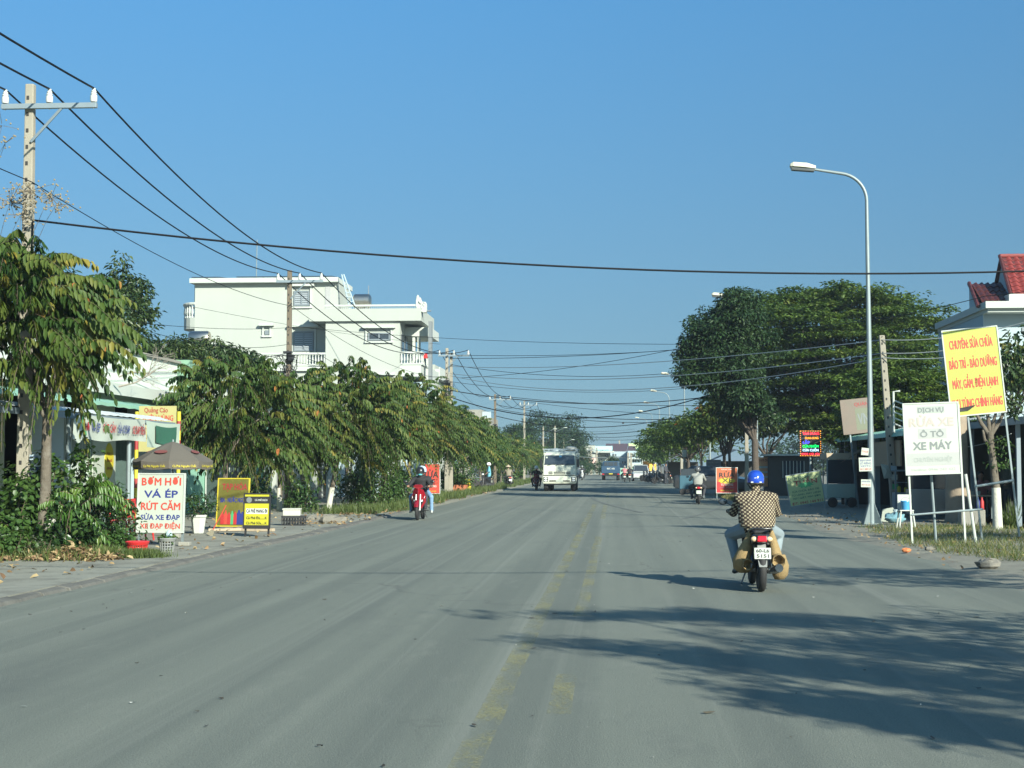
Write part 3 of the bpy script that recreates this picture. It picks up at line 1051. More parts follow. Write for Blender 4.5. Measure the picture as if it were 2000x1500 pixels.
wallseg(20, yy(8), 0, ZT, M_PALEGREEN)
wallseg(yy(52), yy(124), 0, ZT, M_PALEBLUE)
wallseg(yy(176), yy(223), 0, ZT, M_PALEGREEN)
wallseg(yy(262), yy(352), 0, ZT, M_PALEBLUE)
wallseg(20, yy(352), ZT, 3.55, M_PALEGREEN, 'lintel')
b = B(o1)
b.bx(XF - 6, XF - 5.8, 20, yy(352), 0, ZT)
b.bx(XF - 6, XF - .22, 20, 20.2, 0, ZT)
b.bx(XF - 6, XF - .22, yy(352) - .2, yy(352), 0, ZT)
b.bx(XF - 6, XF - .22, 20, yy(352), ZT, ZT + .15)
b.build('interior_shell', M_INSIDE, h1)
b = B(o1)
zt = PX(250, 688, XF - .3).z
b.bx(XF - .5, XF - .3, 24, yy(362), 3.55, zt)
b.build('parapet', mat('fresh_white_parapet_paint', (.56, .62, .55), .85, .05, .6, dirt=(.4, .44, .4), dirt_amt=.5, dscale=.8, streak=True), h1)
b = B(o1)
b.bx(XF - .6, XF - .2, 24, yy(362) + .1, zt, zt + .08)
b.build('coping', M_GREYCON, h1)
b = B(o1)
b.loft([[(XF, 24, 3.75), (XF, 24, 3.62), (XF + .7, 24, 3.42), (XF + .7, 24, 3.72)], [(XF, yy(345), 3.75), (XF, yy(345), 3.62), (XF + .7, yy(345), 3.42), (XF + .7, yy(345), 3.72)]])
b.build('ledge', M_TRIM, h1)
b = B(o1)
n = 60
rows = []
for i in range(n + 1):
    y = 22 + (yy(352) - 22) * i / n
    d = .02 * (i % 2)
    rows.append([(XF + .05, y, 3.36 + d), (XF + 1.5, y, 3.08 + d), (XF + 1.5, y, 3.0 + d)])
b.loft(rows, cap=False, closed=False)
b.build('green_eaves', M_TINGREEN, h1)


def folding_gate(y0, y1, z1, m, lab=None):
    r = B(o1)
    r.bx(XF - .14, XF - .10, y0, y1, z1 - .06, z1)
    g = r.build('folding_gate', m, h1)
    r = B(o1)
    r.bx(XF - .14, XF - .10, y0, y1, 0.02, .06)
    r.build('bottom_rail', m, g)
    if lab: g['label'] = lab
    k = int((y1 - y0) / .11)
    for i in range(k + 1):
        y = y0 + (y1 - y0) * i / k
        q = B(o1)
        q.bx(XF - .15, XF - .11, y - .018, y + .018, .06, z1 - .06)
        q.build('slat', m, g)
    q = B(o1)
    for j in range(7):
        for i in range(k):
            ya, yb = y0 + (y1 - y0) * i / k, y0 + (y1 - y0) * (i + 1) / k
            za, zb = .2 + j * .38, .2 + (j + 1) * .38 - .02
            if zb < z1: q.tube([(XF - .125, ya, za), (XF - .125, yb, zb)], .008, 4)
    q.build('lattice', m, g)['kind'] = 'stuff'


folding_gate(yy(125), yy(175), 3.0, M_GATEL, 'pale grey folding lattice gate')
folding_gate(yy(224), yy(260), 3.0, M_GATE)
# white sheet with an oval yellow badge on the wall
r = thing('wall_sign', 'white wall board with an oval yellow badge beside the folding gate', 'sign', (XF + .03, (yy(178) + yy(222)) / 2, GZ + .6), math.pi / 2)
w = (yy(222) - yy(178))
plate(r, 'board', -w / 2, w / 2, 0, 2.0, -.02, M_PANELW, .03)
b = B()
b.lathe([(.01, -.035), (.34, -.035), (.36, -.02)], 28, (w * .2, 0, 1.05), 'y')
q = b.build('badge', M_YELPR, r)
for v in q.data.vertices: v.co.z = 1.05 + (v.co.z - 1.05) * 1.35
for i, s in enumerate(('ĐẠI LÝ', 'SƠN NƯỚC', 'CHÍNH HÃNG')):
    text(r, s, (w * .2, -.04, 1.25 - i * .2), .42, .07, M_DKRED)

# the awning on steel posts before the shops
XA = -10.25
za = PX(100, 800, XA).z
ya0, ya1 = 19.0, yy(342, XA)
aw = thing('awning', 'long white sheet awning on grey steel posts before the left shops', 'awning', (XA, 28, GZ))
oa = Vector((XA, 28, GZ))
b = B(oa)
rows = []
for i in range(81):
    y = ya0 + (ya1 - ya0) * i / 80
    s = 0.03 * math.sin(y * 2.1) + .02 * math.sin(y * 5.3)
    d = .012 * (i % 2)
    rows.append([(XA - .05 + s, y, za + .0 + d), (XA - .35, y, za + .10 + d), (XF + .1, y, za + .38 + d)])
b.loft(rows, cap=False, closed=False)
b.build('canopy_sheet', M_CANVAS, aw)
b = B(oa)
b.bx(XA - .06, XA - .0, ya0, ya1, za - .13, za - .02)
for y in [20 + 2.2 * i for i in range(7)]:
    b.tube([(XA - .03, y, za - .05), (XF, y, za + .28)], .025, 6)
b.build('gutter_frame', M_STEEL, aw)
for px in (138, 256):
    q = PX(px, 900, XA)
    b = B(oa)
    b.tube([(XA - .05, q.y, GZ - .1), (XA - .05, q.y, za - .04)], .05, 12)
    b.build('post', M_GALV, aw, smooth=True)
q = PX(2, 900, XA)
b = B(oa)
b.tube([(XA - .05, 20.5, GZ - .1), (XA - .05, 20.5, za - .04)], .05, 12)
b.build('post', M_GALV, aw, smooth=True)

# cloth banner under the awning's edge
yb0, yb1 = yy(146, XA), yy(276, XA)
L_ = yb1 - yb0
bn = thing('cloth_banner', 'sagging white cloth banner with red and blue lettering under the awning edge', 'banner', (XA + .06, (yb0 + yb1) / 2, za - .03), math.pi / 2)
bn.rotation_euler = (0, 0, math.pi / 2)


def cloth(w, h, seed, nx=40, nz=8, amp=.03):
    b = B()
    r = random.Random(seed)
    ph = [r.uniform(0, 6) for _ in range(4)]
    rows = []
    for j in range(nz + 1):
        z = -h * j / nz
        rows.append([(-w / 2 + w * i / nx, -.01 + amp * (math.sin(i * .5 + ph[0] + j * .3) * .5 + math.sin(i * .19 + ph[1]) * .7) * j / nz, z + .025 * math.sin(i * .2 + ph[2]) * (j / nz) - .03 * (1 - (2 * i / nx - 1) ** 2)) for i in range(nx + 1)])
    b.loft(rows, cap=False, closed=False)
    return b


hb = .46
c = cloth(L_, hb, 3).build('cloth', M_PANELW, bn, smooth=True, sharp=180)
for (s, x, w, m) in (('VÁ ÉP', -.29, .13, M_NAVY), ('RÚT CĂM', -.09, .2, M_RED), ('SỬA XE ĐẠP', .13, .2, M_NAVY), ('XE ĐẠP ĐIỆN', .37, .23, M_RED), ('HƠI', -.41, .07, M_RED)):
    text(bn, s, (x * L_, -.05, -.24), w * L_ * .92, .17, m)
b = B()
b.add([(-L_ / 2 - .02, -.045, .0), (-L_ / 2 + .16, -.045, -.0), (-L_ / 2 + .32, -.05, -hb + .06), (-L_ / 2 + .16, -.05, -hb + .02)], [(0, 1, 2, 3)])
b.build('green_stripe', M_GREENPR, bn)
b = B()
b.add([(-L_ / 2 - .3, -.02, -.12), (-L_ / 2, -.04, 0), (-L_ / 2 + .1, -.06, -hb), (-L_ / 2 - .1, -.05, -hb - .12), (-L_ / 2 - .35, -.02, -hb - .02)], [(0, 1, 2), (0, 2, 3), (0, 3, 4)])
b.build('loose_corner', M_PANELW, bn)
yb2 = yy(346, XA)
bn2 = thing('mesh_banner', 'thin faded green banner hanging beside the white cloth banner', 'banner', (XA + .05, (yb1 + yb2) / 2 + .06, za - .04), math.pi / 2)
cloth(yb2 - yb1 - .1, .55, 5, 20).build('cloth', M_PALEGREEN, bn2, smooth=True, sharp=180)
b = cloth((yb2 - yb1) * .6, .38, 6, 12)
q = b.build('dark_print', M_DKGREEN, bn2)
q.location = (.1, -.03, -.09)

# ------------------------------------------------------------------ signs
def sign(name, label, base, w, z0, z1, pm, rz=0.0, roll=0.0, pitch=0.0, legs=True, lines=(), frame=None, legm=None, group=None, th=0.02, legz=-.05, cat='sign', legx=None):
    r = thing(name, label, cat, base, 0, group, rot=(pitch, roll, rz))
    p = plate(r, 'panel', -w / 2, w / 2, z0, z1, 0, pm, th)
    if frame:
        for (x0, x1, a, c) in ((-w / 2 - .012, w / 2 + .012, z1 - .012, z1 + .014), (-w / 2 - .012, w / 2 + .012, z0 - .014, z0 + .012), (-w / 2 - .014, -w / 2 + .012, z0 + .012, z1 - .012), (w / 2 - .012, w / 2 + .014, z0 + .012, z1 - .012)):
            b = B()
            b.bx(x0, x1, -.012, th + .012, a, c)
            b.build('frame_bar', frame, r)
    if legs:
        for x in legx or (-w / 2 + .03, w / 2 - .03):
            b = B()
            b.bx(x - .018, x + .018, th + .014, th + .05, legz, z1 - .05)
            b.build('leg', legm or M_GALV, r)
    H = z1 - z0
    for ln in lines:
        s, fz, fw, ch, m = ln[:5]
        text(p, s, ((ln[5] if len(ln) > 5 else 0) * w, -.004, z1 - fz * H), fw * w, ch, m, bold=ln[6] if len(ln) > 6 else .025)
    return r, p


q = G(311, 1066, GZ)
sign('repair_sign', 'white board lettered BƠM HƠI at the kerb', q, .95, .26, 1.37, M_PANELW, rz=math.radians(-8), pitch=math.radians(-3), frame=M_TRIM, lines=(
    ('BƠM HƠI', .13, .84, .145, M_ORANGERED, 0, .035), ('VÁ ÉP', .345, .72, .135, M_NAVY, 0, .035), ('RÚT CĂM', .555, .84, .14, M_ORANGERED, 0, .035), ('SỬA XE ĐẠP', .745, .84, .095, M_NAVY, 0, .035), ('XE ĐẠP ĐIỆN', .895, .86, .095, M_ORANGERED, 0, .035)))
b = B(); b.box((q.x + .5, q.y - .02, GZ + .04), (.22, .16, .08))
tag(b.build('concrete_block', M_GREYCON, bevel=.015), 'small concrete block weighing down the foot of the white repair board', 'block')

q = G(452, 1036, GZ)
r, p = sign('grocery_sign', 'shade-darkened yellow board reading TẠP HÓA with drink pictures, under the first street tree', q, .80, .10, 1.22, M_PANELY, rz=math.radians(-12), pitch=math.radians(-5), frame=M_YELPR, lines=(
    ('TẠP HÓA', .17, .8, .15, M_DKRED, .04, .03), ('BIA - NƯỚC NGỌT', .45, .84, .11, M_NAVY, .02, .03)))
for i, (x, c, w, h) in enumerate(((-.32, M_RED, .09, .30), (-.21, M_ORANGERED, .09, .33), (-.10, M_RED, .1, .28), (.0, M_GREENPR, .08, .32), (.10, M_RED, .10, .3), (.22, M_NAVY, .12, .34), (.33, M_NAVY, .1, .3))):
    b = B()
    b.lathe([(w * .42, 0), (w * .5, .02), (w * .5, h * .72), (w * .2, h * .9), (w * .2, h)], 10, (0, 0, 0))
    o = b.build('bottle_print', c, p)
    for v in o.data.vertices: v.co.y *= .02
    o.location = (x * .8, -.006, .14)
q2 = q + Vector((.42, -.1, .09))
for i, (dx, s) in enumerate(((.42, .11), (.20, .07))):
    b = B(); b.ell((0, 0, s * .6), (s * 1.3, s, s * .75), 9, 6)
    o = b.build('rubble_stone', M_STONE)
    for v in o.data.vertices: v.co *= RNG.uniform(.88, 1.12)
    o.location = (q.x + dx, q.y - .16 + .05 * i, GZ)
    tag(o, ('larger rounded stone at the foot of the yellow grocery board', 'smaller stone beside the yellow grocery board')[i], 'stone')
b = B(); b.box((0, 0, .04), (1.25, .12, .07))
o = b.build('wood_plank', M_WOOD, bevel=.01); o.location = (q.x + .55, q.y - .45, GZ); o.rotation_euler = (0, 0, -.25)
tag(o, 'pale wooden plank lying before the grocery and coffee boards', 'plank')
b = B(); b.box((0, 0, .04), (.9, .10, .06))
o = b.build('wood_plank', M_WOOD, bevel=.01); o.location = (q.x + .05, q.y - .5, GZ); o.rotation_euler = (0, 0, .3)
tag(o, 'short worn plank lying below the left side of the grocery board', 'plank')

q = G(500, 1048, GZ)
r, p = sign('coffee_sign', 'bright yellow and black coffee board CÀ PHÊ MANG ĐI beside the grocery board', q, .58, .18, .92, M_BRIGHTY, rz=math.radians(-6), pitch=math.radians(-4), frame=M_BLACK, legm=M_PLASTIC_BLACK, lines=(
    ('CÀ PHÊ MANG ĐI', .50, .80, .075, M_BLACK, 0, .025), ('Cà Phê Đá.......K', .70, .8, .055, M_BLACK), ('Cà Phê Sữa.....K', .85, .8, .055, M_BLACK)))
plate(p, 'black_header', -.28, .28, .71, .86, -.003, M_BLACK, .002)
plate(p, 'black_footer', -.28, .28, .185, .245, -.003, M_BLACK, .002)
plate(p, 'white_band', -.245, .245, .485, .605, -.002, M_WHITEPR, .0015)
b = B(); b.lathe([(.001, -.006), (.062, -.006), (.062, -.004)], 20, (-.18, 0, .785), 'y'); b.build('emblem', M_GREYPR, p)
text(p, 'CÀ PHÊ SẠCH', (.09, -.006, .785), .28, .04, M_WHITEPR)

# advertising board on the far part of the shop front
q = P(306, 836, 36.5)
r = thing('advertising_board', 'yellow advertising board with red lettering Quảng Cáo between striped posts', 'sign', (q.x, q.y, GZ))
zb, zt_ = P(306, 882, 36.5).z, P(306, 793, 36.5).z
p = plate(r, 'panel', -.46, .5, zb - GZ, zt_ - GZ, 0, mat('shade_toned_yellow_sign', (.36, .335, .14), .5, .04), .04)  # yellow toned down: the tree's shade is put into the panel colour
text(p, 'Quảng Cáo', (-.02, -.004, zt_ - .16), .6, .12, M_DKRED)
text(p, 'THIÊN HÙNG', (.02, -.004, zt_ - .36), .8, .14, M_RED)
text(p, 'HỘP ĐÈN', (.0, -.004, zt_ - .63), .6, .10, M_DKRED)
text(p, 'ALU CHỮ NỔI', (.0, -.004, zt_ - .83), .78, .10, M_DKRED)
for x in (-.52, .56):
    k, z = 0, 0.0
    while z < zt_ - GZ - .2:
        b = B(); b.lathe([(.05, z), (.05, z + .24)], 10, (x, .02, 0))
        b.build('post_band', (M_DKRED, M_YELPR)[k % 2], r, smooth=True)
        z += .24; k += 1

# ------------------------------------------------------------------ second house: mint green
h2 = thing('shop_house', 'mint green shop house behind the first street trees', 'house', (XF, 52, GZ))
o2 = Vector((XF, 52, GZ))
y0, y1 = yy(366), yy(560)
zt2 = PX(380, 706, XF).z
b = B(o2); b.bx(XF - 7, XF, y0, y1, 0, 3.3); b.build('wall', M_MINT, h2)
b = B(o2); b.bx(XF - .5, XF + .05, y0 - .05, yy(396), 3.3, zt2); b.build('end_parapet', M_SAGE, h2)
b = B(o2)
k = 6
for i in range(k):
    ya, yb = yy(398) + (y1 - yy(398)) * i / k, yy(398) + (y1 - yy(398)) * (i + 1) / k - .06
    bb = B(o2); bb.bx(XF - .1, XF + .35, ya, yb, zt2 - .65, zt2 - .05); bb.build('fascia_panel', M_PALEGREEN, h2)
b = B(o2); b.bx(XF - 7, XF + .3, y0 + .3, y1, 3.3, 3.45); b.build('roof', M_SAGE, h2)
for (pa, pb, m) in ((400, 428, M_GATE), (446, 478, M_GATE), (515, 548, M_GATE)):
    b = B(o2); b.bx(XF - .05, XF + .04, yy(pa), yy(pb), 0, 2.6); d = b.build('door', m, h2)
    b = B(o2); b.bx(XF + .04, XF + .07, yy(pa) - .06, yy(pa), 0, 2.66); b.bx(XF + .04, XF + .07, yy(pb), yy(pb) + .06, 0, 2.66); b.build('frame', M_TRIM, d)
r = thing('cafe_board', 'small dark green board reading CÀ PHÊ on the mint house', 'sign', (XF + 1.0, yy(378, XF + 1.0), GZ))
zc = P(378, 863, yy(378, XF + 1)).z - GZ
p = plate(r, 'panel', -.5, .9, zc - .12, zc + .14, 0, M_DKGREEN, .04)
text(p, 'CÀ PHÊ', (-.15, -.004, zc), .6, .14, M_WHITEPR)
b = B(); b.tube([(-.4, .05, 0), (-.4, .05, zc)], .025, 8); b.tube([(.8, .05, 0), (.8, .05, zc)], .025, 8); b.build('post', M_GALV, r)

# further low houses mostly behind the trees
for (Y0, Y1, X, z, m, lab) in ((58, 70, -13.4, 3.6, M_WHITE, 'low white house glimpsed behind the third street tree'), (71, 84, -13.2, 3.4, M_PALEBLUE, 'low pale blue house glimpsed behind the red car wash board')):
    r = thing('low_house', lab, 'house', (X, (Y0 + Y1) / 2, GZ))
    oo = Vector((X, (Y0 + Y1) / 2, GZ))
    b = B(oo); b.bx(X - 6, X, Y0, Y1, 0, z); b.build('wall', m, r)
    b = B(oo); b.loft([[(X + .8, Y0 - .2, z - .1), (X + .8, Y0 - .2, z), (X - 6, Y0 - .2, z + .7), (X - 6, Y0 - .2, z + .6)], [(X + .8, Y1, z - .1), (X + .8, Y1, z), (X - 6, Y1, z + .7), (X - 6, Y1, z + .6)]]); b.build('roof', M_TIN, r)
    for k in range(3):
        ya = Y0 + 1 + k * 3.6
        b = B(oo); b.bx(X - .05, X + .05, ya, ya + 1.8, .9 if k % 2 else 0, 2.4); d = b.build('window' if k % 2 else 'door', M_GLASS, r)
        b = B(oo); b.bx(X + .05, X + .09, ya + .85, ya + .93, .9 if k % 2 else 0, 2.4); b.build('mullion', M_TRIM, d)
# ------------------------------------------------------------------ tall white house
YR, YL = 93.0, 95.2                      # planes of its two side walls that face the camera
wh = thing('white_house', 'tall white four storey tube house with balconies, roof tank and balustrades', 'house', (-17, YR, GZ))
ow = Vector((-17, YR, GZ))


def wx(px, Y): return P(px, 650, Y).x
def wz(py, Y, px=650): return P(px, py, Y).z


xa, xb, xc = wx(380, YL), wx(600, YL), wx(636, YR)
xd, xe = wx(781, YR), wx(834, YR)
zb_ = wz(712, YR)
DEP = 4.6
b = B(ow); b.bx(xa, wx(660, YL), YL, YL + DEP, 0, wz(548, YL)); b.build('tall_block_wall', M_WHITE, wh)
b = B(ow); b.bx(xc, xd, YR, YR + DEP + 2, 0, wz(628, YR)); b.build('front_block_wall', M_WHITE, wh)
b = B(ow); b.bx(wx(545, YR), xc, YR + .25, YR + 2.2, 0, wz(716, YR)); b.build('terrace_base', M_WHITE, wh)
b = B(ow); b.bx(wx(373, YL), wx(662, YL), YL - .5, YL + DEP + .3, wz(552, YL), wz(543, YL)); b.build('top_slab', M_TRIM, wh)
b = B(ow); b.bx(wx(605, YR), wx(823, YR), YR - .25, YR + DEP + 2, wz(628, YR), wz(604, YR)); b.build('roof_slab', M_WHITE, wh)
b = B(ow); b.bx(wx(490, YL), xc, YL - 2.2, YL - .01, wz(724, YR), wz(716, YR)); b.build('terrace_slab', M_TRIM, wh)
# front balconies and their slabs
b = B(ow); b.bx(xd, wx(822, YR), YR + .05, YR + DEP + 2, wz(736, YR), wz(712, YR)); b.build('front_balcony', M_TRIM, wh)
b = B(ow); b.bx(xd, wx(833, YR), YR + 2.5, YR + DEP + 2, wz(738, YR), wz(716, YR)); b.build('rear_balcony', M_TRIM, wh)
b = B(ow); b.bx(xd, wx(833, YR), YR + 2.2, YR + DEP + 2, wz(652, YR), wz(634, YR)); b.build('inner_soffit', M_TRIM, wh)
b = B(ow); b.bx(wx(832, YR), wx(838.5, YR), YR + 1.2, YR + 1.7, wz(740, YR), wz(625, YR)); b.build('grey_pillar', mat('grey_pillar_paint', (.16, .18, .19), .7), wh)
for px in (796, 806):
    b = B(ow); b.bx(wx(px, YR), wx(px + 5, YR), YR + 2.3, YR + 2.7, wz(712, YR), wz(646, YR)); b.build('column', M_TRIM, wh)
b = B(ow); b.bx(xd, wx(826, YR), YR + 1, YR + 6, 0, wz(745, YR)); b.build('ground_floor_wall', M_PALEBLUE, wh)
b = B(ow); b.bx(wx(822, YR), wx(830, YR), YR + 1.2, YR + 1.3, wz(698, YR), wz(688, YR)); b.build('red_cloth', M_PLASTIC_RED, wh)
for px in (781.5, 787.5):
    b = B(ow); b.bx(xd, xd + .06, YR + .5 + (px - 781) * .25, YR + 1.5 + (px - 781) * .25, wz(708, YR), wz(652, YR)); b.build('balcony_door', M_GLASS, wh)

# one baluster shape for every balustrade
bb = B()
bb.lathe([(.07, 0), (.07, .08), (.04, .12), (.085, .32), (.05, .6), (.04, .68), (.07, .72), (.07, .8)], 8)
BAL = bb.build('baluster', M_TRIM, wh, smooth=True)
BAL_ME = BAL.data
BAL.location = (xd - ow.x + .1, .05, wz(712, YR) - ow.z)


def balustrade(p, q, z0, h, n, rail=.09):
    p, q = Vector((p[0], p[1], 0)), Vector((q[0], q[1], 0))
    for i in range(n):
        o = link('baluster', BAL_ME, wh)
        c = p.lerp(q, (i + .5) / n)
        o.location = (c.x - ow.x, c.y - ow.y, z0 - ow.z)
        o.scale = (h / .8, h / .8, h / .8)
    b = B(ow)
    d = (q - p).normalized(); nrm = Vector((-d.y, d.x, 0)) * rail
    for z, t in ((z0 + h, .12), (z0 - .1, .1)):
        b.loft([[p - nrm + Vector((0, 0, z)), p + nrm + Vector((0, 0, z)), p + nrm + Vector((0, 0, z + t)), p - nrm + Vector((0, 0, z + t))],
                [q - nrm + Vector((0, 0, z)), q + nrm + Vector((0, 0, z)), q + nrm + Vector((0, 0, z + t)), q - nrm + Vector((0, 0, z + t))]])
    b.build('handrail', M_TRIM, wh)


balustrade((wx(500, YR), YL - 2.1), (xc, YL - 2.1), wz(711, YR), wz(692, YR) - wz(711, YR), 24)
balustrade((xd, YR + .1), (wx(822, YR), YR + .1), wz(710, YR), wz(691, YR) - wz(710, YR), 7)
balustrade((wx(822, YR), YR + .1), (wx(822, YR), YR + 5), wz(710, YR), wz(691, YR) - wz(710, YR), 8)
balustrade((wx(634, YR), YR), (wx(812, YR), YR), wz(604, YR), .16, 46, .06)
# curved balcony at the back
b = B(ow)
cx, cy, rz_ = xa, YL + 1.6, wx(348, YL) - xa
ringsb = []
z0, z1 = wz(640, YL), wz(618, YL)
outer = [(cx, YL)] + [(cx + rz_ * math.sin(a), YL + 1.6 - 1.6 * math.cos(a)) for a in [math.pi * i / 10 for i in range(1, 10)]] + [(cx, YL + 3.2)]
b.loft([[(x, y, z0) for x, y in outer], [(x, y, z1) for x, y in outer]])
b.build('curved_balcony', M_WHITE, wh)
zb0 = z1
hb_ = wz(592, YL) - z1
for i in range(1, 16):
    a = math.pi * i / 16
    o = link('baluster', BAL_ME, wh)
    o.location = (cx + rz_ * .95 * math.sin(a) - ow.x, YL + 1.6 - 1.5 * math.cos(a) - ow.y, zb0 - ow.z)
    o.scale = (hb_ / .8,) * 3
b = B(ow)
b.tube([(x, y, z1 + hb_ + .04) for x, y in outer], .09, 6)
b.build('handrail', M_TRIM, wh)
b = B(ow); b.bx(wx(378, YL), xa + .25, YL + .1, YL + .5, z1, wz(552, YL)); b.build('column', M_TRIM, wh)
b = B(ow); b.bx(wx(378, YL), xa + .25, YL + .1, YL + .5, 6, z0); b.build('column', M_TRIM, wh)


def window(px0, px1, py0, py1, Y, kind='louvre', hood=True):
    x0, x1, z1, z0 = wx(px0, Y), wx(px1, Y), wz(py0, Y), wz(py1, Y)
    b = B(ow); b.bx(x0, x1, Y - .03, Y + .02, z0, z1); w = b.build('window', M_GLASS, wh)
    b = B(ow)
    t = .09
    b.bx(x0, x1, Y - .09, Y - .03, z1 - t, z1); b.bx(x0, x1, Y - .09, Y - .03, z0, z0 + t); b.bx(x0, x0 + t, Y - .09, Y - .03, z0 + t, z1 - t); b.bx(x1 - t, x1, Y - .09, Y - .03, z0 + t, z1 - t)
    b.bx((x0 + x1) / 2 - t / 2, (x0 + x1) / 2 + t / 2, Y - .09, Y - .03, z0 + t, z1 - t)
    b.build('frame', M_FRAME, w)
    if kind == 'louvre':
        n = max(3, int((z1 - z0) / .16))
        for i in range(n):
            z = z0 + t + (z1 - z0 - 2 * t) * (i + .5) / n
            b = B(ow); b.loft([[(x0 + t, Y - .03, z + .05), (x0 + t, Y - .07, z - .06), (x0 + t, Y - .06, z - .065), (x0 + t, Y - .02, z + .045)], [(x1 - t, Y - .03, z + .05), (x1 - t, Y - .07, z - .06), (x1 - t, Y - .06, z - .065), (x1 - t, Y - .02, z + .045)]])
            b.build('louvre', M_LOUVRE, w)
    if hood:
        b = B(ow); b.bx(x0 - .35, x1 + .35, Y - .35, Y, z1 + .28, z1 + .42); b.bx(x0 - .16, x0 - .05, Y - .12, Y, z0 - .05, z1 + .28); b.bx(x1 + .05, x1 + .16, Y - .12, Y, z0 - .05, z1 + .28); b.bx(x0 - .2, x1 + .2, Y - .14, Y, z0 - .16, z0 - .05)
        b.build('hood', M_TRIM, wh)


window(573.5, 604, 567.5, 597, YL)
window(574, 613, 647, 686, YL)
window(719, 762, 650.5, 665.5, YR, kind='blank')
window(725, 762, 742, 760, YR, kind='blank')
window(517.5, 525.5, 644.5, 653, YL, kind='louvre', hood=True)
b = B(ow); b.bx(wx(648, YL), wx(654, YL), YL + .6, YL + 1, wz(604, YL), wz(556, YL)); b.build('column', M_TRIM, wh)
b = B(ow); b.bx(wx(635, YL), wx(645, YL), YL - .04, YL + .02, wz(604, YL), wz(560, YL)); b.build('porch_shade_panel', mat('porch_shade_wall', (.32, .33, .33), .8), wh)  # flat grey panel, the open porch's shade is put into its colour
# crest ornament over the front corner
cr = B(ow)
x0, x1 = wx(812, YR), wx(833, YR)
prof = [(0, 604), (0, 590), (.08, 580), (.16, 577), (.24, 578), (.3, 583), (.42, 582), (.5, 587), (.62, 592), (.72, 590), (.85, 594), (.95, 592), (1, 596), (1, 612), (.7, 612)]
cr.prism([(x0 + (x1 - x0) * u, wz(v, YR)) for u, v in prof], YR - .1, YR + .35)
cr.build('crest', M_TRIM, wh, bevel=.05)
for i in range(9):
    q = B(ow); u = RNG.uniform(.1, .9)
    q.ell((x0 + (x1 - x0) * u, YR - .12, wz(RNG.uniform(590, 606), YR)), (.09, .06, .09), 8, 5)
    q.build('crest_boss', M_TRIM, wh, smooth=True)
b = B(ow); b.tube([(wx(826, YR), YR, wz(608.5, YR)), (wx(842, YR), YR, wz(608.5, YR))], .05, 6); b.build('drain_spout', M_FRAME, wh)
# roof deck with panels, tank, aerial
for i, (p0, p1) in enumerate(((371, 425), (459, 545), (546, 646))):
    zz = wz(543, YL)
    b = B(ow)
    xx0, xx1 = wx(p0, YL), wx(p1, YL)
    b.loft([[(xx0, YL + .2, zz + .12), (xx1, YL + .2, zz + .12), (xx1, YL + .2, zz + .18), (xx0, YL + .2, zz + .18)], [(xx0, YL + 3.5, zz + .42), (xx1, YL + 3.5, zz + .42), (xx1, YL + 3.5, zz + .48), (xx0, YL + 3.5, zz + .48)]])
    p = b.build('roof_panel', M_GLASS, wh)
    b = B(ow)
    for k in range(4):
        x = xx0 + (xx1 - xx0) * (k + .5) / 4
        b.tube([(x, YL + .3, zz), (x, YL + .3, zz + .13)], .03, 6)
        b.tube([(x, YL + 3.2, zz), (x, YL + 3.2, zz + .4)], .03, 6)
    b.build('panel_stand', M_GALV, p)
b = B(ow); b.tube([(wx(485, YL), YL + 2, wz(545, YL)), (wx(486, YL), YL + 2, wz(458, YL))], .035, 6); b.build('aerial', M_GALV, wh)
tk = thing('water_tank', 'horizontal stainless steel water tank on the roof of the tall white house', 'tank', (wx(694, YR), YR + 2.5, wz(604, YR)))
rt = (wz(567, YR) - wz(596, YR)) / 2
wt = (wx(711, YR + 2) - wx(676, YR + 2)) / 2
b = B(); b.lathe([(.02, -wt), (rt * .75, -wt * .97), (rt * .97, -wt * .82), (rt, -wt * .8), (rt, -wt * .4), (rt * 1.03, -wt * .38), (rt, -wt * .36), (rt, wt * .36), (rt * 1.03, wt * .38), (rt, wt * .4), (rt, wt * .8), (rt * .97, wt * .82), (rt * .75, wt * .97), (.02, wt)], 24, (0, 0, rt + .3), 'x')
b.build('drum', M_STAINLESS, tk, smooth=True)
b = B()
for sx in (-.6, .6):
    for sy in (-.5, .5): b.tube([(sx * wt, sy * rt * 1.4, 0), (sx * wt, sy * rt * 1.2, rt * .8)], .035, 6)
    b.tube([(sx * wt, -rt * .8, .25), (sx * wt, rt * .8, .25)], .035, 6)
b.build('stand', M_GALV, tk)
b = B(); b.tube([(wt * .7, 0, 2 * rt + .25), (wt * .7, 0, 2 * rt + .85)], .03, 6); b.build('vent_pipe', M_FRAME, tk)
st = thing('steel_ladder', 'pale blue steel ladder frame leaning by the roof tank of the white house', 'ladder', (wx(672, YR), YR + 1.5, wz(604, YR)))
b = B()
za_, zb2 = wz(530, YR) - wz(604, YR), 0
for (x0, x1) in ((wx(658, YR), wx(675, YR)), (wx(662, YR), wx(688, YR))):
    b.tube([(x0 - wx(672, YR), 0, za_), (x1 - wx(672, YR), .2, 0)], .05, 6)
b.build('rail', M_PALEBLUE, st)
for k in range(6):
    b = B(); t = .25 + k * .12
    xa_, xb_ = wx(658, YR) + (wx(675, YR) - wx(658, YR)) * t, wx(662, YR) + (wx(688, YR) - wx(662, YR)) * t
    b.tube([(xa_ - wx(672, YR), .05, za_ * (1 - t)), (xb_ - wx(672, YR), .1, za_ * (1 - t))], .035, 6)
    b.build('rung', M_PALEBLUE, st)
tk2 = thing('water_tank', 'dull steel water tank low behind the white house, under its curved balcony', 'tank', P(390, 662, 90))
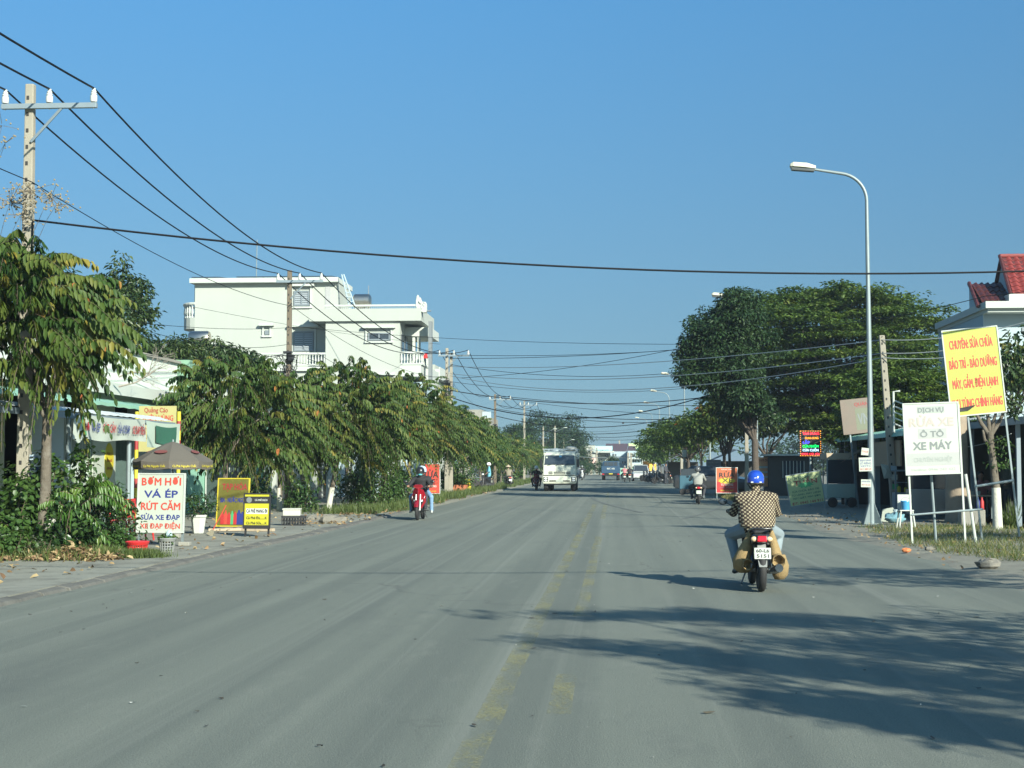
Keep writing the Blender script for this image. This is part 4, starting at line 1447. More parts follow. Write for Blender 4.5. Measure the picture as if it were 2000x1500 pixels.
b = B(); b.lathe([(.02, -.65), (.45, -.62), (.5, -.5), (.5, .5), (.45, .62), (.02, .65)], 20, (0, 0, 0), 'x'); b.build('drum', M_STAINLESS, tk2, smooth=True)
b = B(); b.bx(-.5, .5, -.4, .4, -5.2, -.5); b.build('tower', M_GREYCON, tk2)

# next buildings along the left side
r = thing('balcony_house', 'narrow white house with stacked balconies just beyond the tall white house', 'house', (-12, 108, GZ))
oo = Vector((-12, 108, GZ))
Yn = 106.0
def nx_(px): return P(px, 780, Yn).x
def nz_(py): return P(850, py, Yn).z
b = B(oo); b.bx(-20, nx_(849), Yn, Yn + 8, 0, nz_(712)); b.build('wall', M_WHITE, r)
for (pa, pb) in ((712, 740), (752, 778)):
    b = B(oo); b.bx(nx_(835), nx_(858), Yn + .3, Yn + 7, nz_(pb), nz_(pb - 6)); b.build('balcony_slab', M_TRIM, r)
    b = B(oo); b.bx(nx_(856.5), nx_(858), Yn + .3, Yn + 7, nz_(pb - 6), nz_(pa + 4)); b.bx(nx_(840), nx_(856.5), Yn + .3, Yn + .45, nz_(pb - 6), nz_(pa + 8)); b.build('balcony_wall', M_TRIM, r)
b = B(oo); b.bx(nx_(850), nx_(850) + .06, Yn + 1, Yn + 3, nz_(775), nz_(755)); b.build('window', M_GLASS, r)
b = B(oo); b.bx(nx_(845), nx_(849), Yn - .2, Yn, 0, nz_(786)); b.build('pillar', M_GREYCON, r)
r = thing('concrete_house', 'bare grey concrete house top above the trees beyond the poles', 'house', (-12.5, 142, GZ))
oo = Vector((-12.5, 142, GZ)); Yn = 140.0
b = B(oo); b.bx(P(895, 800, Yn).x, P(940, 800, Yn).x, Yn, Yn + 10, 0, P(900, 800, Yn).z); b.build('wall', M_GREYCON, r)
b = B(oo); b.bx(P(940, 800, Yn).x, P(958, 800, Yn).x, Yn + 1, Yn + 9, 0, P(950, 815, Yn).z); b.build('wing', M_GREYCON, r)
b = B(oo); b.bx(P(940, 800, Yn).x, P(957, 800, Yn).x, Yn + 1.2, Yn + 1.3, P(950, 815, Yn).z, P(950, 803, Yn).z); b.build('roof_screen', M_PALEBLUE, r)
# ------------------------------------------------------------------ trees, shrubs and small things on the left
q = P(85, 905, 24.6)
bt = Vector((q.x, 24.6, GZ))
c = Vector(P(35, 615, 24.6)) - bt
root = lager_tree('big leafy crape myrtle tree with drooping leaf sprays beside the near left pole', bt, (c.x, c.y, c.z), (1.35, 1.3, 1.4), 430, 21, fork=2.35, r0=.11, lean=(.05, 0), singles=300, leaf=(.19, .33), ln=(.6, 1.15), tintr=(.1, .93), zmin=-.8)
# long separate shoots that break the outline, and the panicles of round capsules
tw = []
b = B()
for (px, py, n) in ((20, 395, 70), (60, 372, 60), (100, 385, 60), (40, 420, 40), (4, 245, 9), (10, 280, 14), (110, 400, 25), (20, 470, 30)):
    e = Vector(P(px, py, 24.4)) - bt
    s = e + Vector((RNG.uniform(-.35, -.1), .1, -.55))
    tw.append(np.array([s, (s + e) / 2 + Vector((0, 0, .05)), e]))
    for _ in range(n):
        k = e + Vector((RNG.gauss(0, .16), RNG.gauss(0, .16), RNG.gauss(0, .10)))
        b.ell(k, .018, 6, 4)
        if RNG.random() < .5: tw.append(np.array([e + (k - e) * .1, k]))
b.build('seed_capsule', M_FRUIT, root, smooth=True)['kind'] = 'stuff'
twig_mesh(tw, root, .005, M_BARK)

# the bare branch and the trees behind the shop roof
q = Vector(P(300, 690, 37))
r = thing('bare_branches', 'leafless grey branches spreading above the white shop parapet', 'branches', (q.x - .9, 37, 3.6))
b = B()
def twigs(p, d, L, rad, lv):
    e = p + d * L
    m = (p + e) / 2 + Vector((RNG.uniform(-1, 1), RNG.uniform(-.3, .3), RNG.uniform(-1, 1))) * L * .12
    b.tube([p, m, e], [rad, rad * .8, rad * .55], 5)
    if lv:
        for _ in range(3):
            dd = (d + Vector((RNG.uniform(-.8, .8), RNG.uniform(-.5, .5), RNG.uniform(-.55, .75)))).normalized()
            twigs(p.lerp(e, RNG.uniform(.45, 1)), dd, L * RNG.uniform(.5, .75), rad * .5, lv - 1)
twigs(Vector((0, 0, 0)), Vector((.9, 0, .35)).normalized(), .9, .028, 4)
twigs(Vector((0, 0, .25)), Vector((.9, 0, .1)).normalized(), .8, .024, 3)
b.build('branch', M_DRYTWIG, r)
for (px, py, Y, rx, rz, lab, sd) in ((232, 610, 46, 1.05, 1.5, 'dark bushy tree rising behind the white shop roof on the left', 3), (185, 675, 44, 1.3, 1.3, 'rounded tree behind the awning shops, next to the near crape myrtle', 5), (50, 590, 43, 1.5, 1.3, 'tall tree behind the shops at the left edge of the view', 8)):
    q = P(px, py, Y)
    plain_tree(lab, (q.x, Y, GZ), (0, 0, q.z), (rx, rx, rz), 120, 34, sd, M_MANGO, csize=.36, leaf=(.14, .24), fork=q.z - rz * .8, r0=.13, aspect=.4, hang=.5)
q = P(225, 545, 46)
for (px, py, Y, rx, rz, lab, sd, hg) in ((390, 712, 62, 1.5, .85, 'long leaved dark tree behind the mint house, left of the white house', 9, .7), (450, 722, 61, 1.3, .75, 'drooping tree with some yellow leaves before the white house terrace', 10, .8), (325, 705, 60, 1.3, .7, 'low tree crown showing above the white parapet on the left', 12, .6)):
    q = P(px, py, Y)
    plain_tree(lab, (q.x, Y, GZ), (0, 0, q.z), (rx, rx, rz), 120, 32, sd, M_MANGO, csize=.42, leaf=(.2, .36), fork=q.z - rz * .8, r0=.14, aspect=.26, hang=hg)

# row of street trees with drooping leaves, running away along the left kerb
ROWT = [  # px of the trunk foot, Y, crown dx, height of the crown centre, radii, shoots, labels
    (436, 41, .35, 3.30, (1.75, 1.5, 1.35), 260, .0, 'first street tree of the left row, shading the grocery board'),
    (547, 49.0, .25, 3.35, (1.7, 1.7, 1.5), 270, .8, 'second street tree of the left row, upright limewashed foot behind the black crate'),
    (641, 50.5, .75, 3.45, (1.7, 1.7, 1.5), 280, .8, 'leaning street tree with a limewashed trunk, third in the left row'),
    (745, 58, .3, 3.5, (1.65, 2.0, 1.55), 250, 0, 'street tree with yellowing leaves left of the red scooter, fourth in the left row'),
    (800, 64, .2, 3.55, (1.7, 2.0, 1.6), 240, 0, 'street tree directly above the red scooter riders, fifth in the left row'),
    (845, 72, .15, 3.4, (1.7, 2.2, 1.5), 220, .8, 'sixth street tree of the left row, over the left red car wash board'),
    (878, 81, .2, 3.2, (1.75, 2.3, 1.4), 200, .8, 'seventh street tree of the left row, just right of the red board'),
    (905, 91, .2, 3.1, (1.8, 2.5, 1.4), 190, 0, 'eighth street tree of the left row, over the parked bicycle'),
    (938, 101, .0, 3.0, (1.8, 2.6, 1.4), 170, 0, 'ninth street tree of the left row, over the man in blue'),
    (955, 112, .0, 2.9, (1.8, 2.7, 1.4), 160, 0, 'tenth street tree of the left row, past the fourth pole'),
    (978, 124, .0, 2.8, (1.9, 3, 1.4), 150, 0, 'eleventh street tree of the left row, behind the conical hat cyclist'),
    (1000, 138, .1, 2.7, (1.9, 3, 1.4), 140, 0, 'twelfth street tree of the left row, below the fifth pole'),
    (1018, 153, .2, 2.7, (1.9, 3.2, 1.5), 130, 0, 'thirteenth street tree of the left row, left of the truck rider'),
    (1036, 170, .2, 2.8, (1.9, 3.2, 1.5), 120, 0, 'last street tree of the left row, half hidden by the white truck')]
for i, (px, Y, dx, cz, rad, n, wash, lab) in enumerate(ROWT):
    x = P(px, VPY, Y).x
    far = Y > 75
    lager_tree(lab, (x, Y, .03), (dx, 0, cz - (.2 if Y < 60 else .0)), (rad[0] * 1.05, rad[1], rad[2] + (.25 if Y < 60 else .05)), int(n * 1.8), 40 + i, fork=1.75, r0=.095, lean=(.32 if i == 2 else RNG.uniform(-.05, .12), 0), wash=wash,
               tpl=FINE if Y < 60 else PLAIN, singles=300 if i < 3 else 0, group='street trees in the left row', leaf=(.17, .29) if Y < 75 else (.2, .34), ln=(.6, 1.15), tintr=(.12 + .1 * (i == 3), .86 + .07 * (i in (3, 4))), zmin=-.9, twigs=not far, gap=.085 if Y < 75 else .12)


def shrub(label, px, py0, py1, Y, w, n, m, leaf, seed, aspect=.7, tpl=FINE, name='shrub', stems=7, per=16, z0=GZ, hang=.35):
    """a shrub between two picture heights; several stems, leaf clumps through its volume"""
    a, z = P(px, py1, Y), P(px, py0, Y).z
    h = z - z0
    r = thing(name, label, 'shrub', (a.x, Y, z0))
    b = B()
    for _ in range(stems):
        e = Vector((RNG.uniform(-1, 1) * w * .75, RNG.uniform(-1, 1) * w * .5, h * RNG.uniform(.6, .95)))
        limb(b, (e.x * .2, e.y * .2, -.05), e, .016, .004, 5, 4, .1)
    b.build('stem', M_TWIG, r)
    d = clump_cloud((0, 0, h * .5), (w, w * .8, h * .52), n, per, seed, .15, leaf, zmin=-1, flatten=.9, shell=.35, hang=hang, lump=.3)
    leafy('foliage', m, r, d, aspect, tpl)
    return r


shrub('heart leaved creeper shrub at the left edge, before the dark doorway', 20, 925, 1080, 24.6, .55, 60, M_VINE, (.07, .13), 61, .85)
shrub('tall light green shrub climbing in front of the near left pole', 95, 890, 1080, 24.9, .42, 75, M_VINE, (.07, .12), 62, .85)
shrub('narrow leafy climber growing up the awning post', 160, 862, 1050, 26.5, .2, 60, M_VINE, (.07, .12), 63, .8)
shrub('dark glossy rounded shrub beside the white repair board', 212, 930, 1042, 26.3, .45, 110, M_SHRUB, (.06, .11), 64, .45, per=20)
shrub('low dark shrub in the middle of the left planting', 130, 985, 1080, 24.6, .5, 70, M_SHRUB, (.08, .13), 65, .6)
shrub('low ground cover shrub at the far left corner of the pavement', 15, 1030, 1092, 23.8, .55, 50, M_VINE, (.06, .10), 66, .8)
shrub('tuft of weedy shrub behind the red basket', 215, 1040, 1078, 25.6, .45, 50, M_VINE, (.06, .1), 67, .6)
shrub('feathery weed shrub by the dry leaf pile', 80, 1045, 1095, 23.9, .5, 60, M_SHRUB, (.03, .06), 68, .3, tpl=PLAIN)
# saplings with long drooping compound leaves
for k, (px, py, Y, n, lab) in enumerate(((175, 935, 25.2, 13, 'bright sapling with drooping leaf combs in front of the white wall board'), (135, 985, 24.6, 10, 'small bright sapling with hanging leaves above the white tub'), (8, 1020, 24.2, 7, 'bright drooping sapling at the left picture edge'))):
    q = P(px, py, Y)
    r = thing('sapling', lab, 'sapling', (q.x, Y, GZ))
    h = q.z - GZ
    pos, d, up, l, w, t, tw = shoots((0, 0, h * .8), (.28, .28, .22), n, 70 + k, (.45, .75), (.15, .24), -.3, (.1, .9), droop=1.25, gap=.06)
    V, T, kk = leaves(pos, d, up, l, w * .75, FINE)
    np_mesh('foliage', M_LIME, V, T, np.repeat(t, kk), r)
    twig_mesh(tw, r)
    b = B(); b.tube([(0, 0, -.05), (.03, 0, h * .4), (0, 0, h * .85)], [.015, .012, .006], 6); b.build('stem', M_TWIG, r)
# shrubs below the street trees
for i, (px, py0, Y, w, n, m, lab) in enumerate(((725, 888, 54, 1.0, 150, M_VINE, 'big green shrub under the street trees left of the red scooter'), (775, 900, 58, .85, 110, M_VINE, 'green shrub behind the red scooter'), (695, 925, 53, .6, 80, M_SHRUB, 'dark shrub right of the leaning limewashed trunk'), (590, 940, 48, .55, 60, M_SHRUB, 'shrub with pink flowers between the two limewashed trunks'), (880, 905, 86, .8, 60, M_VINE, 'shrub behind the yellow box near the far left trees'), (505, 930, 44, .4, 50, M_SHRUB, 'thin dark shrub behind the coffee board'), (1010, 890, 150, 1.6, 90, M_VINE, 'wide green hedge bush along the far left verge'), (975, 895, 125, 1.4, 90, M_VINE, 'green hedge bush behind the conical hat cyclist'), (1040, 890, 172, 1.5, 80, M_VINE, 'green hedge bush left of the white truck'))):
    shrub(lab, px, py0, 1000, Y, w, n, m, (.09, .15) if Y < 60 else (.16, .28), 90 + i, .6, PLAIN, 'shrub', per=18, z0=.03)

# grass along the left verge, dry leaves, tufts on the pavement
n = 14000
yv = 46 + 110 * R.uniform(0, 1, n) ** 1.5
xv = -7.25 - np.abs(R.normal(0, 1.1, n)) - .25 * np.sin(yv * .7)
tag(grass_patch('unmown grass strip along the left road edge', np.stack([xv, yv], 1), (.12, .38), (0, .62)))
n = 2600
tag(grass_patch('small grass tuft on the kerb in front of the red basket', np.stack([P(272, 1100, 24.6).x + R.normal(0, .24, n), 24.3 + R.normal(0, .16, n)], 1), (.07, .19), (0, .55), GZ))
n = 3000
tag(grass_patch('straggling weeds round the feet of the left shrubs', np.stack([R.uniform(-10.6, -8.3, n), 24 + R.normal(0, .35, n)], 1), (.08, .26), (.1, .8), GZ))
n = 1500
sx = np.concatenate([P(150, 1080, 23.9).x + R.normal(0, .34, 800), R.uniform(-10.4, -8.0, 450), R.uniform(-11, -7.3, 250)])
sy = np.concatenate([23.7 + R.normal(0, .16, 800), 23.6 + R.normal(0, .3, 450), R.uniform(18, 46, 250)])
pos = np.stack([sx, sy, GZ + .02 + np.concatenate([np.abs(R.normal(0, .09, 800)) * np.exp(-((sx[:800] - sx[:800].mean()) / .4) ** 2), R.uniform(0, .05, 700)])], 1)
d = rand_dirs(n) * np.array([1, 1, .35])
up = unit(R.normal(0, .5, (n, 3)) + np.array([0, 0, 1.0]))
l = R.uniform(.06, .15, n)
V, T, k = leaves(pos, d, up, l, l * .55, FINE)
tag(np_mesh('dry_leaves', M_DRYLEAF, V, T, np.repeat(R.uniform(0, 1, n), k)), 'heap of brown fallen leaves along the left pavement', 'leaves', kind='stuff')
n = 700
pos = np.stack([R.uniform(-8.6, -7.0, n), 38 + 50 * R.uniform(0, 1, n) ** 1.5, R.uniform(.05, .1, n)], 1)
d = rand_dirs(n) * np.array([1, 1, .3]); up = unit(R.normal(0, .5, (n, 3)) + np.array([0, 0, 1.0])); l = R.uniform(.08, .16, n)
V, T, k = leaves(pos, d, up, l, l * .5, PLAIN)
tag(np_mesh('dry_leaves', M_DRYLEAF, V, T, np.repeat(R.uniform(0, 1, n), k)), 'scattered brown leaves under the left street trees', 'leaves', kind='stuff')

# parasol
q = P(338, 862, 31.0)
um = thing('parasol', 'grey brown cafe parasol with printed valance behind the white repair board', 'parasol', (q.x, 31, GZ))
zt_, zr = q.z - GZ, P(258, 900, 31).z - GZ
ru = (P(412, 900, 31).x - P(260, 900, 31).x) / 2
M_PARA = mat('grey_brown_parasol_cloth', (.095, .085, .07), .85, .08, 3)
N8 = 8
for k in range(N8):
    a0, a1 = 2 * math.pi * k / N8 + .2, 2 * math.pi * (k + 1) / N8 + .2
    b = B()
    rows = []
    for j in range(6):
        t = j / 5
        z = zt_ - (zt_ - zr) * (t ** 1.25)
        row = []
        for i in range(5):
            s = i / 4
            a = a0 + (a1 - a0) * s
            rr = ru * t * (1 - .06 * math.sin(math.pi * s))
            row.append((rr * math.cos(a), rr * math.sin(a), z - .03 * t * math.sin(math.pi * s) + .0))
        rows.append(row)
    b.loft(rows, cap=False, closed=False)
    p = b.build('canopy_gore', M_PARA, um, smooth=True, sharp=180)
    b = B()
    b.loft([[(x * 1.0, y * 1.0, z) for x, y, z in rows[-1]], [(x * .985, y * .985, z - .16) for x, y, z in rows[-1]]], cap=False, closed=False)
    b.build('valance', M_PARA, p)
    am = (a0 + a1) / 2
    if math.sin(am) < .5:
        d = Vector((math.cos(am), math.sin(am), 0))
        text(p, 'Cà Phê Nguyên Chất', d * ru * .955 + Vector((0, 0, zr - .11)), ru * .6, .05, M_YELPR, rot=(math.pi / 2, 0, am + math.pi / 2))
        if k % 2:
            b = B(); b.lathe([(.001, 0), (1, 0), (1.0, .01)], 18, (0, 0, 0))
            o = b.build('red_oval_print', mat('faded_red_oval', (.15, .045, .04), .8), p)
            n_ = Vector((d.x * (zt_ - zr), d.y * (zt_ - zr), ru)).normalized()
            o.location = d * ru * .62 + Vector((0, 0, zt_ - (zt_ - zr) * .62 ** 1.25 + .0))
            o.rotation_euler = n_.to_track_quat('Z', 'Y').to_euler()
            o.scale = (.15, .07, 1)
b = B(); b.tube([(0, 0, 0), (0, 0, zt_ + .04)], .02, 8); b.build('mast', M_GALV, um)
b = B(); b.lathe([(.2, 0), (.2, .08), (.05, .1), (.05, .25)], 14); b.build('foot', M_GREYCON, um)


def basket(name, label, px, py, w0, w1, h, m, cat='basket', nbar=16):
    q = G(px, py, GZ)
    r = thing(name, label, cat, q, RNG.uniform(-.4, .4))
    b = B(); b.lathe([(.01, .0), (w0, 0), (w0, .015), (.01, .015)], 20); b.build('bottom', m, r)
    b = B()
    for i in range(nbar):
        a = 2 * math.pi * i / nbar
        b.tube([(w0 * math.cos(a), w0 * math.sin(a), .0), (w1 * math.cos(a), w1 * math.sin(a), h)], .011, 4)
    for t in (.22, .42, .62, .8):
        k = w0 + (w1 - w0) * t
        b.tube([(k * math.cos(2 * math.pi * i / 20), k * math.sin(2 * math.pi * i / 20), h * t) for i in range(21)], .008, 4)
    b.build('lattice', m, r)['kind'] = 'stuff'
    b = B(); b.lathe([(w1 - .01, h - .05), (w1 + .005, h - .05), (w1 + .03, h), (w1 + .02, h + .012), (w1 - .01, h)], 24); b.build('rim', m, r)
    return r


basket('plastic_basket', 'red plastic basket standing at the kerb below the white repair board', 268, 1086, .13, .175, .24, M_PLASTIC_RED, nbar=26)
r = basket('plastic_basket', 'grey mesh basket holding leaves at the feet of the white repair board', 326, 1078, .11, .14, .24, M_PLASTIC_GREY)
q = Vector(r.location)
rr = thing('garden_waste', 'green cuttings and a crumpled bag in the grey mesh basket', 'waste', q + Vector((0, 0, .2)))
leafy('leaf_heap', M_LIME, rr, clump_cloud((0, 0, .05), (.1, .1, .1), 14, 9, 77, .06, (.05, .1)), .5)
b = B(); b.ell((.04, -.02, .1), (.06, .05, .09), 8, 6); b.build('bag', M_PALEBLUE, rr)

# white flower pot with its plant
q = G(387, 1042, GZ)
r = thing('planter_pot', 'tall white hexagonal plant pot between the repair board and the grocery board', 'pot', q)
b = B(); b.lathe([(.12, 0), (.13, .02), (.175, .36), (.20, .37), (.20, .42), (.16, .42), (.15, .33), (.01, .33)], 6); b.build('pot', M_PLASTIC_WHITE, r, bevel=.008)
b = B(); b.lathe([(.01, .335), (.148, .335), (.148, .345)], 6); b.build('soil', M_DIRT, r)
r2 = thing('potted_plant', 'small leafy plant growing in the white hexagonal pot', 'plant', q + Vector((0, 0, .34)))
leafy('foliage', M_SHRUB, r2, clump_cloud((0.05, 0, .32), (.3, .25, .3), 40, 12, 78, .1, (.06, .11), zmin=-1), .5)
b = B()
for _ in range(5): b.tube([(0, 0, 0), (RNG.uniform(-.2, .25), RNG.uniform(-.1, .1), RNG.uniform(.2, .5))], .006, 4)
b.build('stem', M_TWIG, r2)
q = G(410, 1046, GZ)
r = thing('broom', 'orange handled broom leaning by the white pot', 'broom', q, rot=(0, math.radians(28), 0))
b = B(); b.tube([(0, 0, .12), (0, 0, .75)], .012, 6); b.build('handle', M_ORANGERED, r)
b = B(); b.loft([[(-.03, -.02, .14), (.03, -.02, .14), (.03, .02, .14), (-.03, .02, .14)], [(-.09, -.03, 0), (.09, -.03, 0), (.09, .03, 0), (-.09, .03, 0)]]); b.build('brush', M_DIRT, r)

# crates by the trees
q = G(574, 1028, .03)
r = thing('plastic_crate', 'black slotted plastic crate on the ground left of the leaning trunk', 'crate', q, .1)
b = B()
w, d, h = .30, .2, .27
for (x0, x1, y0, y1) in ((-w, w, -d, -d + .02), (-w, w, d - .02, d), (-w, -w + .02, -d + .02, d - .02), (w - .02, w, -d + .02, d - .02)):
    b.bx(x0, x1, y0, y1, h - .05, h); b.bx(x0, x1, y0, y1, 0, .05); b.bx(x0, x1, y0 + .002, y1 - .002, .13, .15)
for i in range(9):
    x = -w + .02 + (2 * w - .04) * i / 8
    b.bx(x - .014, x + .014, -d + .003, -d + .017, .05, h - .05)
    b.bx(x - .014, x + .014, d - .017, d - .003, .05, h - .05)
b.bx(-w + .02, w - .02, -d + .02, d - .02, .0, .02)
b.build('crate_body', M_PLASTIC_BLACK, r)
r = thing('foam_box', 'dirty white foam box standing on the black crate', 'box', q + Vector((-.05, 0, h)), .1)
b = B(); b.bx(-.22, .22, -.16, .16, 0, .15); b.build('box_body', M_FOAM, r, bevel=.015)
b = B(); b.bx(-.235, .235, -.175, .175, .152, .19); b.build('lid', M_FOAM, r, bevel=.012)
q = G(648, 1024, .03)
b = B(); b.ell((0, 0, .1), (.36, .26, .16), 9, 6)
o = b.build('rubble_stone', M_STONE)
for v in o.data.vertices: v.co *= RNG.uniform(.82, 1.15)
o.location = q
tag(o, 'large broken lump of concrete on the verge below the leaning trunk', 'stone')
q = G(612, 1017, .03)
b = B(); b.ell((0, 0, .06), (.2, .16, .09), 8, 5)
o = b.build('rubble_stone', M_STONE)
for v in o.data.vertices: v.co *= RNG.uniform(.82, 1.15)
o.location = q
tag(o, 'smaller lump of rubble just left of the broken concrete lump', 'stone')
# white things tucked in the bushes, red stools behind
q = P(112, 1030, 24.9)
r = thing('plastic_tub', 'white plastic tub tipped among the left shrubs', 'tub', (q.x, 24.7, .42), rot=(.5, .3, .2))
b = B(); b.loft([[(-.12, -.1, 0), (.12, -.1, 0), (.12, .1, 0), (-.12, .1, 0)], [(-.15, -.13, .24), (.15, -.13, .24), (.15, .13, .24), (-.15, .13, .24)]]); b.build('body', M_FOAM, r, bevel=.02)
b = B(); b.bx(-.16, .16, -.14, .14, .24, .27); b.build('lid', M_FOAM, r, bevel=.01)
r = thing('cloth_scrap', 'pale crumpled cloth caught in the shrubs at the left edge', 'cloth', P(36, 965, 25.0))
b = B(); b.ell((0, 0, 0), (.09, .06, .17), 8, 7); o = b.build('cloth', M_PANELW, r)
for v in o.data.vertices: v.co *= RNG.uniform(.75, 1.2)
for k, (px, lab) in enumerate(((232, 'red plastic chair half hidden behind the dark glossy shrub'), (258, 'red plastic chair behind the left edge of the white repair board'))):
    q = P(px, 1040, 29.2)
    r = thing('plastic_chair', lab, 'chair', (q.x, 29.2 + .5 * k, GZ), .5 + k)
    b = B(); b.bx(-.2, .2, -.2, .2, .42, .45); b.build('seat', M_PLASTIC_RED, r, bevel=.01)
    b = B(); b.bx(-.2, .2, .18, .21, .46, .85); b.build('backrest', M_PLASTIC_RED, r, bevel=.01)
    for sx in (-1, 1):
        for sy in (-1, 1):
            b = B(); b.tube([(sx * .17, sy * .17, .42), (sx * .21, sy * .21, 0)], .018, 6); b.build('leg', M_PLASTIC_RED, r)
# roadside pots, box and tyre near the far left trees
q = P(868, 950, 84)
r = thing('yellow_box', 'small yellow box stand beside a terracotta planter under the far left trees', 'box', (P(908, 950, 86).x, 86, .05))
b = B(); b.bx(-.35, .35, -.2, .2, 0, .75); b.build('body', M_YELPR, r, bevel=.02); b = B(); b.bx(-.4, .4, -.25, .25, .755, .8); b.build('top', M_PANELW, r)
r = thing('terracotta_planter', 'low terracotta planter left of the yellow box stand', 'pot', (P(899, 950, 85).x, 85, .05))
b = B(); b.loft([[(-.35, -.2, 0), (.35, -.2, 0), (.35, .2, 0), (-.35, .2, 0)], [(-.45, -.25, .4), (.45, -.25, .4), (.45, .25, .4), (-.45, .25, .4)]]); b.build('pot', mat('terracotta', (.42, .14, .07), .85), r)
leafy('foliage', M_VINE, r, clump_cloud((0, 0, .9), (.7, .5, .7), 50, 12, 79, .2, (.12, .2)), .5)
q = G(843, 990)
sign('car_wash_sign', 'red and orange board RỬA XE standing on the left verge behind the red scooter', (P(841, 940, 68).x, 68, .03), .88, .25, 1.62, M_ORANGERED, rz=-.1, frame=M_WHITEPR, group=None, lines=(('RỬA', .36, .82, .28, M_BLACK, 0, .03), ('XE', .60, .5, .24, M_BLACK, 0, .03), ('TỰ ĐỘNG', .75, .62, .10, M_WHITEPR), ('HOTLINE', .92, .6, .06, M_YELPR)))
# ------------------------------------------------------------------ street lamps on the right
M_LAMPW = mat('lamp_housing_cream', (.48, .47, .37), .4, .04)
M_LAMPD = mat('lamp_glass_grey', (.10, .11, .11), .3, .05)
LAMPS = (('tall galvanised street lamp nearest the camera with paper notices on its shaft', 39.5, 6.73), ('second street lamp, its shaft hidden behind the spreading tree', 69.4, 6.6), ('third street lamp, its head poking out of the dark tree foliage', 99.3, 6.35), ('fourth street lamp, left of the dark tree with its whole arm in view', 129, 6.1), ('fifth street lamp along the right side of the road', 159, 5.9), ('sixth street lamp along the right side of the road', 189, 5.75), ('seventh street lamp, small above the distant trees', 219, 5.6), ('eighth and farthest street lamp, a tiny head above the distant trees', 249, 5.5))
l0 = None
for lab, Y, X in LAMPS:
    if l0 is None:
        l0 = r = thing('street_lamp', lab, 'street lamp', (X, Y, .05), 0, 'street lamps along the right side')
        b = B(); b.tube([(0, 0, 0), (0, 0, 3), (-.02, 0, 8.2)], [.095, .075, .05], 10); b.build('pole', M_GALV, r, smooth=True)
        b = B(); b.tube([(-.02, 0, 8.15)] + [(-.02 - .75 * (1 - math.cos(a)), 0, 8.55 + .75 * math.sin(a)) for a in [math.pi / 2 * .92 * i / 9 for i in range(10)]] + [(-1.42, 0, 9.42)], [.05] + [.045] * 10 + [.036], 10); b.build('arm', M_GALV, r, smooth=True)
        hd = B(); hd.M = Matrix.Translation((-1.36, 0, 9.40)) @ Matrix.Rotation(math.radians(6), 4, 'Y')
        hd.loft([[(0, -.11, .02), (0, .11, .02), (0, .09, .10), (0, -.09, .10)], [(-.25, -.15, .02), (-.25, .15, .02), (-.25, .1, .155), (-.25, -.1, .155)], [(-.6, -.15, .02), (-.6, .15, .02), (-.6, .08, .15), (-.6, -.08, .15)], [(-.68, -.1, .02), (-.68, .1, .02), (-.68, .05, .1), (-.68, -.05, .1)]])
        h = hd.build('lamp_head', M_LAMPW, r, bevel=.015)
        hd = B(); hd.M = Matrix.Translation((-1.36, 0, 9.40)) @ Matrix.Rotation(math.radians(6), 4, 'Y')
        hd.loft([[(-.02, -.1, .015), (-.02, .1, .015), (-.03, .09, -.06), (-.03, -.09, -.06)], [(-.66, -.11, .015), (-.66, .11, .015), (-.62, .09, -.07), (-.62, -.09, -.07)]])
        hd.build('diffuser', M_LAMPD, h, bevel=.01)
        b = B(); b.box((0, 0, .01), (.36, .36, .03)); b.build('base_plate', M_GALV, r)
        for k in range(4):
            a = math.pi / 2 * k + .78
            b = B(); c_, s_ = math.cos(a), math.sin(a)
            b.loft([[(.09 * c_ - .01 * s_, .09 * s_ + .01 * c_, .03), (.34 * c_ - .01 * s_, .34 * s_ + .01 * c_, .0), (.09 * c_ - .01 * s_, .09 * s_ + .01 * c_, .55)], [(.09 * c_ + .01 * s_, .09 * s_ - .01 * c_, .03), (.34 * c_ + .01 * s_, .34 * s_ - .01 * c_, .0), (.09 * c_ + .01 * s_, .09 * s_ - .01 * c_, .55)]])
            b.build('base_fin', M_GALV, r)
    else:
        r = copy_tree(l0)
        r.location = (X, Y, .05)
        r['label'] = lab
for (px, py, w, h, rz, txt, lab) in ((1690, 882, .19, .19, .1, (('THUÊ', .5, .05),), 'small tilted white notice, topmost on the near lamp shaft'), (1691, 907, .34, .36, -.03, (('BÁN NHÀ', .2, .055), ('SỔ RIÊNG', .42, .055), ('XDTC', .62, .05), ('0912 888 535', .84, .05)), 'square white notice BÁN NHÀ, middle one on the near lamp shaft'), (1692, 944, .26, .20, .02, (('KHOAN GIẾNG', .25, .04), ('0913 456 255', .7, .04)), 'lowest white notice with red writing on the near lamp shaft')):
    q = P(px, py, 39.3)
    r = thing('paper_notice', lab, 'notice', (q.x, 39.33, q.z), rot=(0, rz, 0))
    p = plate(r, 'sheet', -w / 2, w / 2, -h / 2, h / 2, 0, M_PANELW, .004)
    for i, (s, fz, ch) in enumerate(txt):
        text(p, s, (0, -.003, h / 2 - fz * h), w * .84, ch, M_RED if i == len(txt) - 1 else M_NAVY, bold=.01)

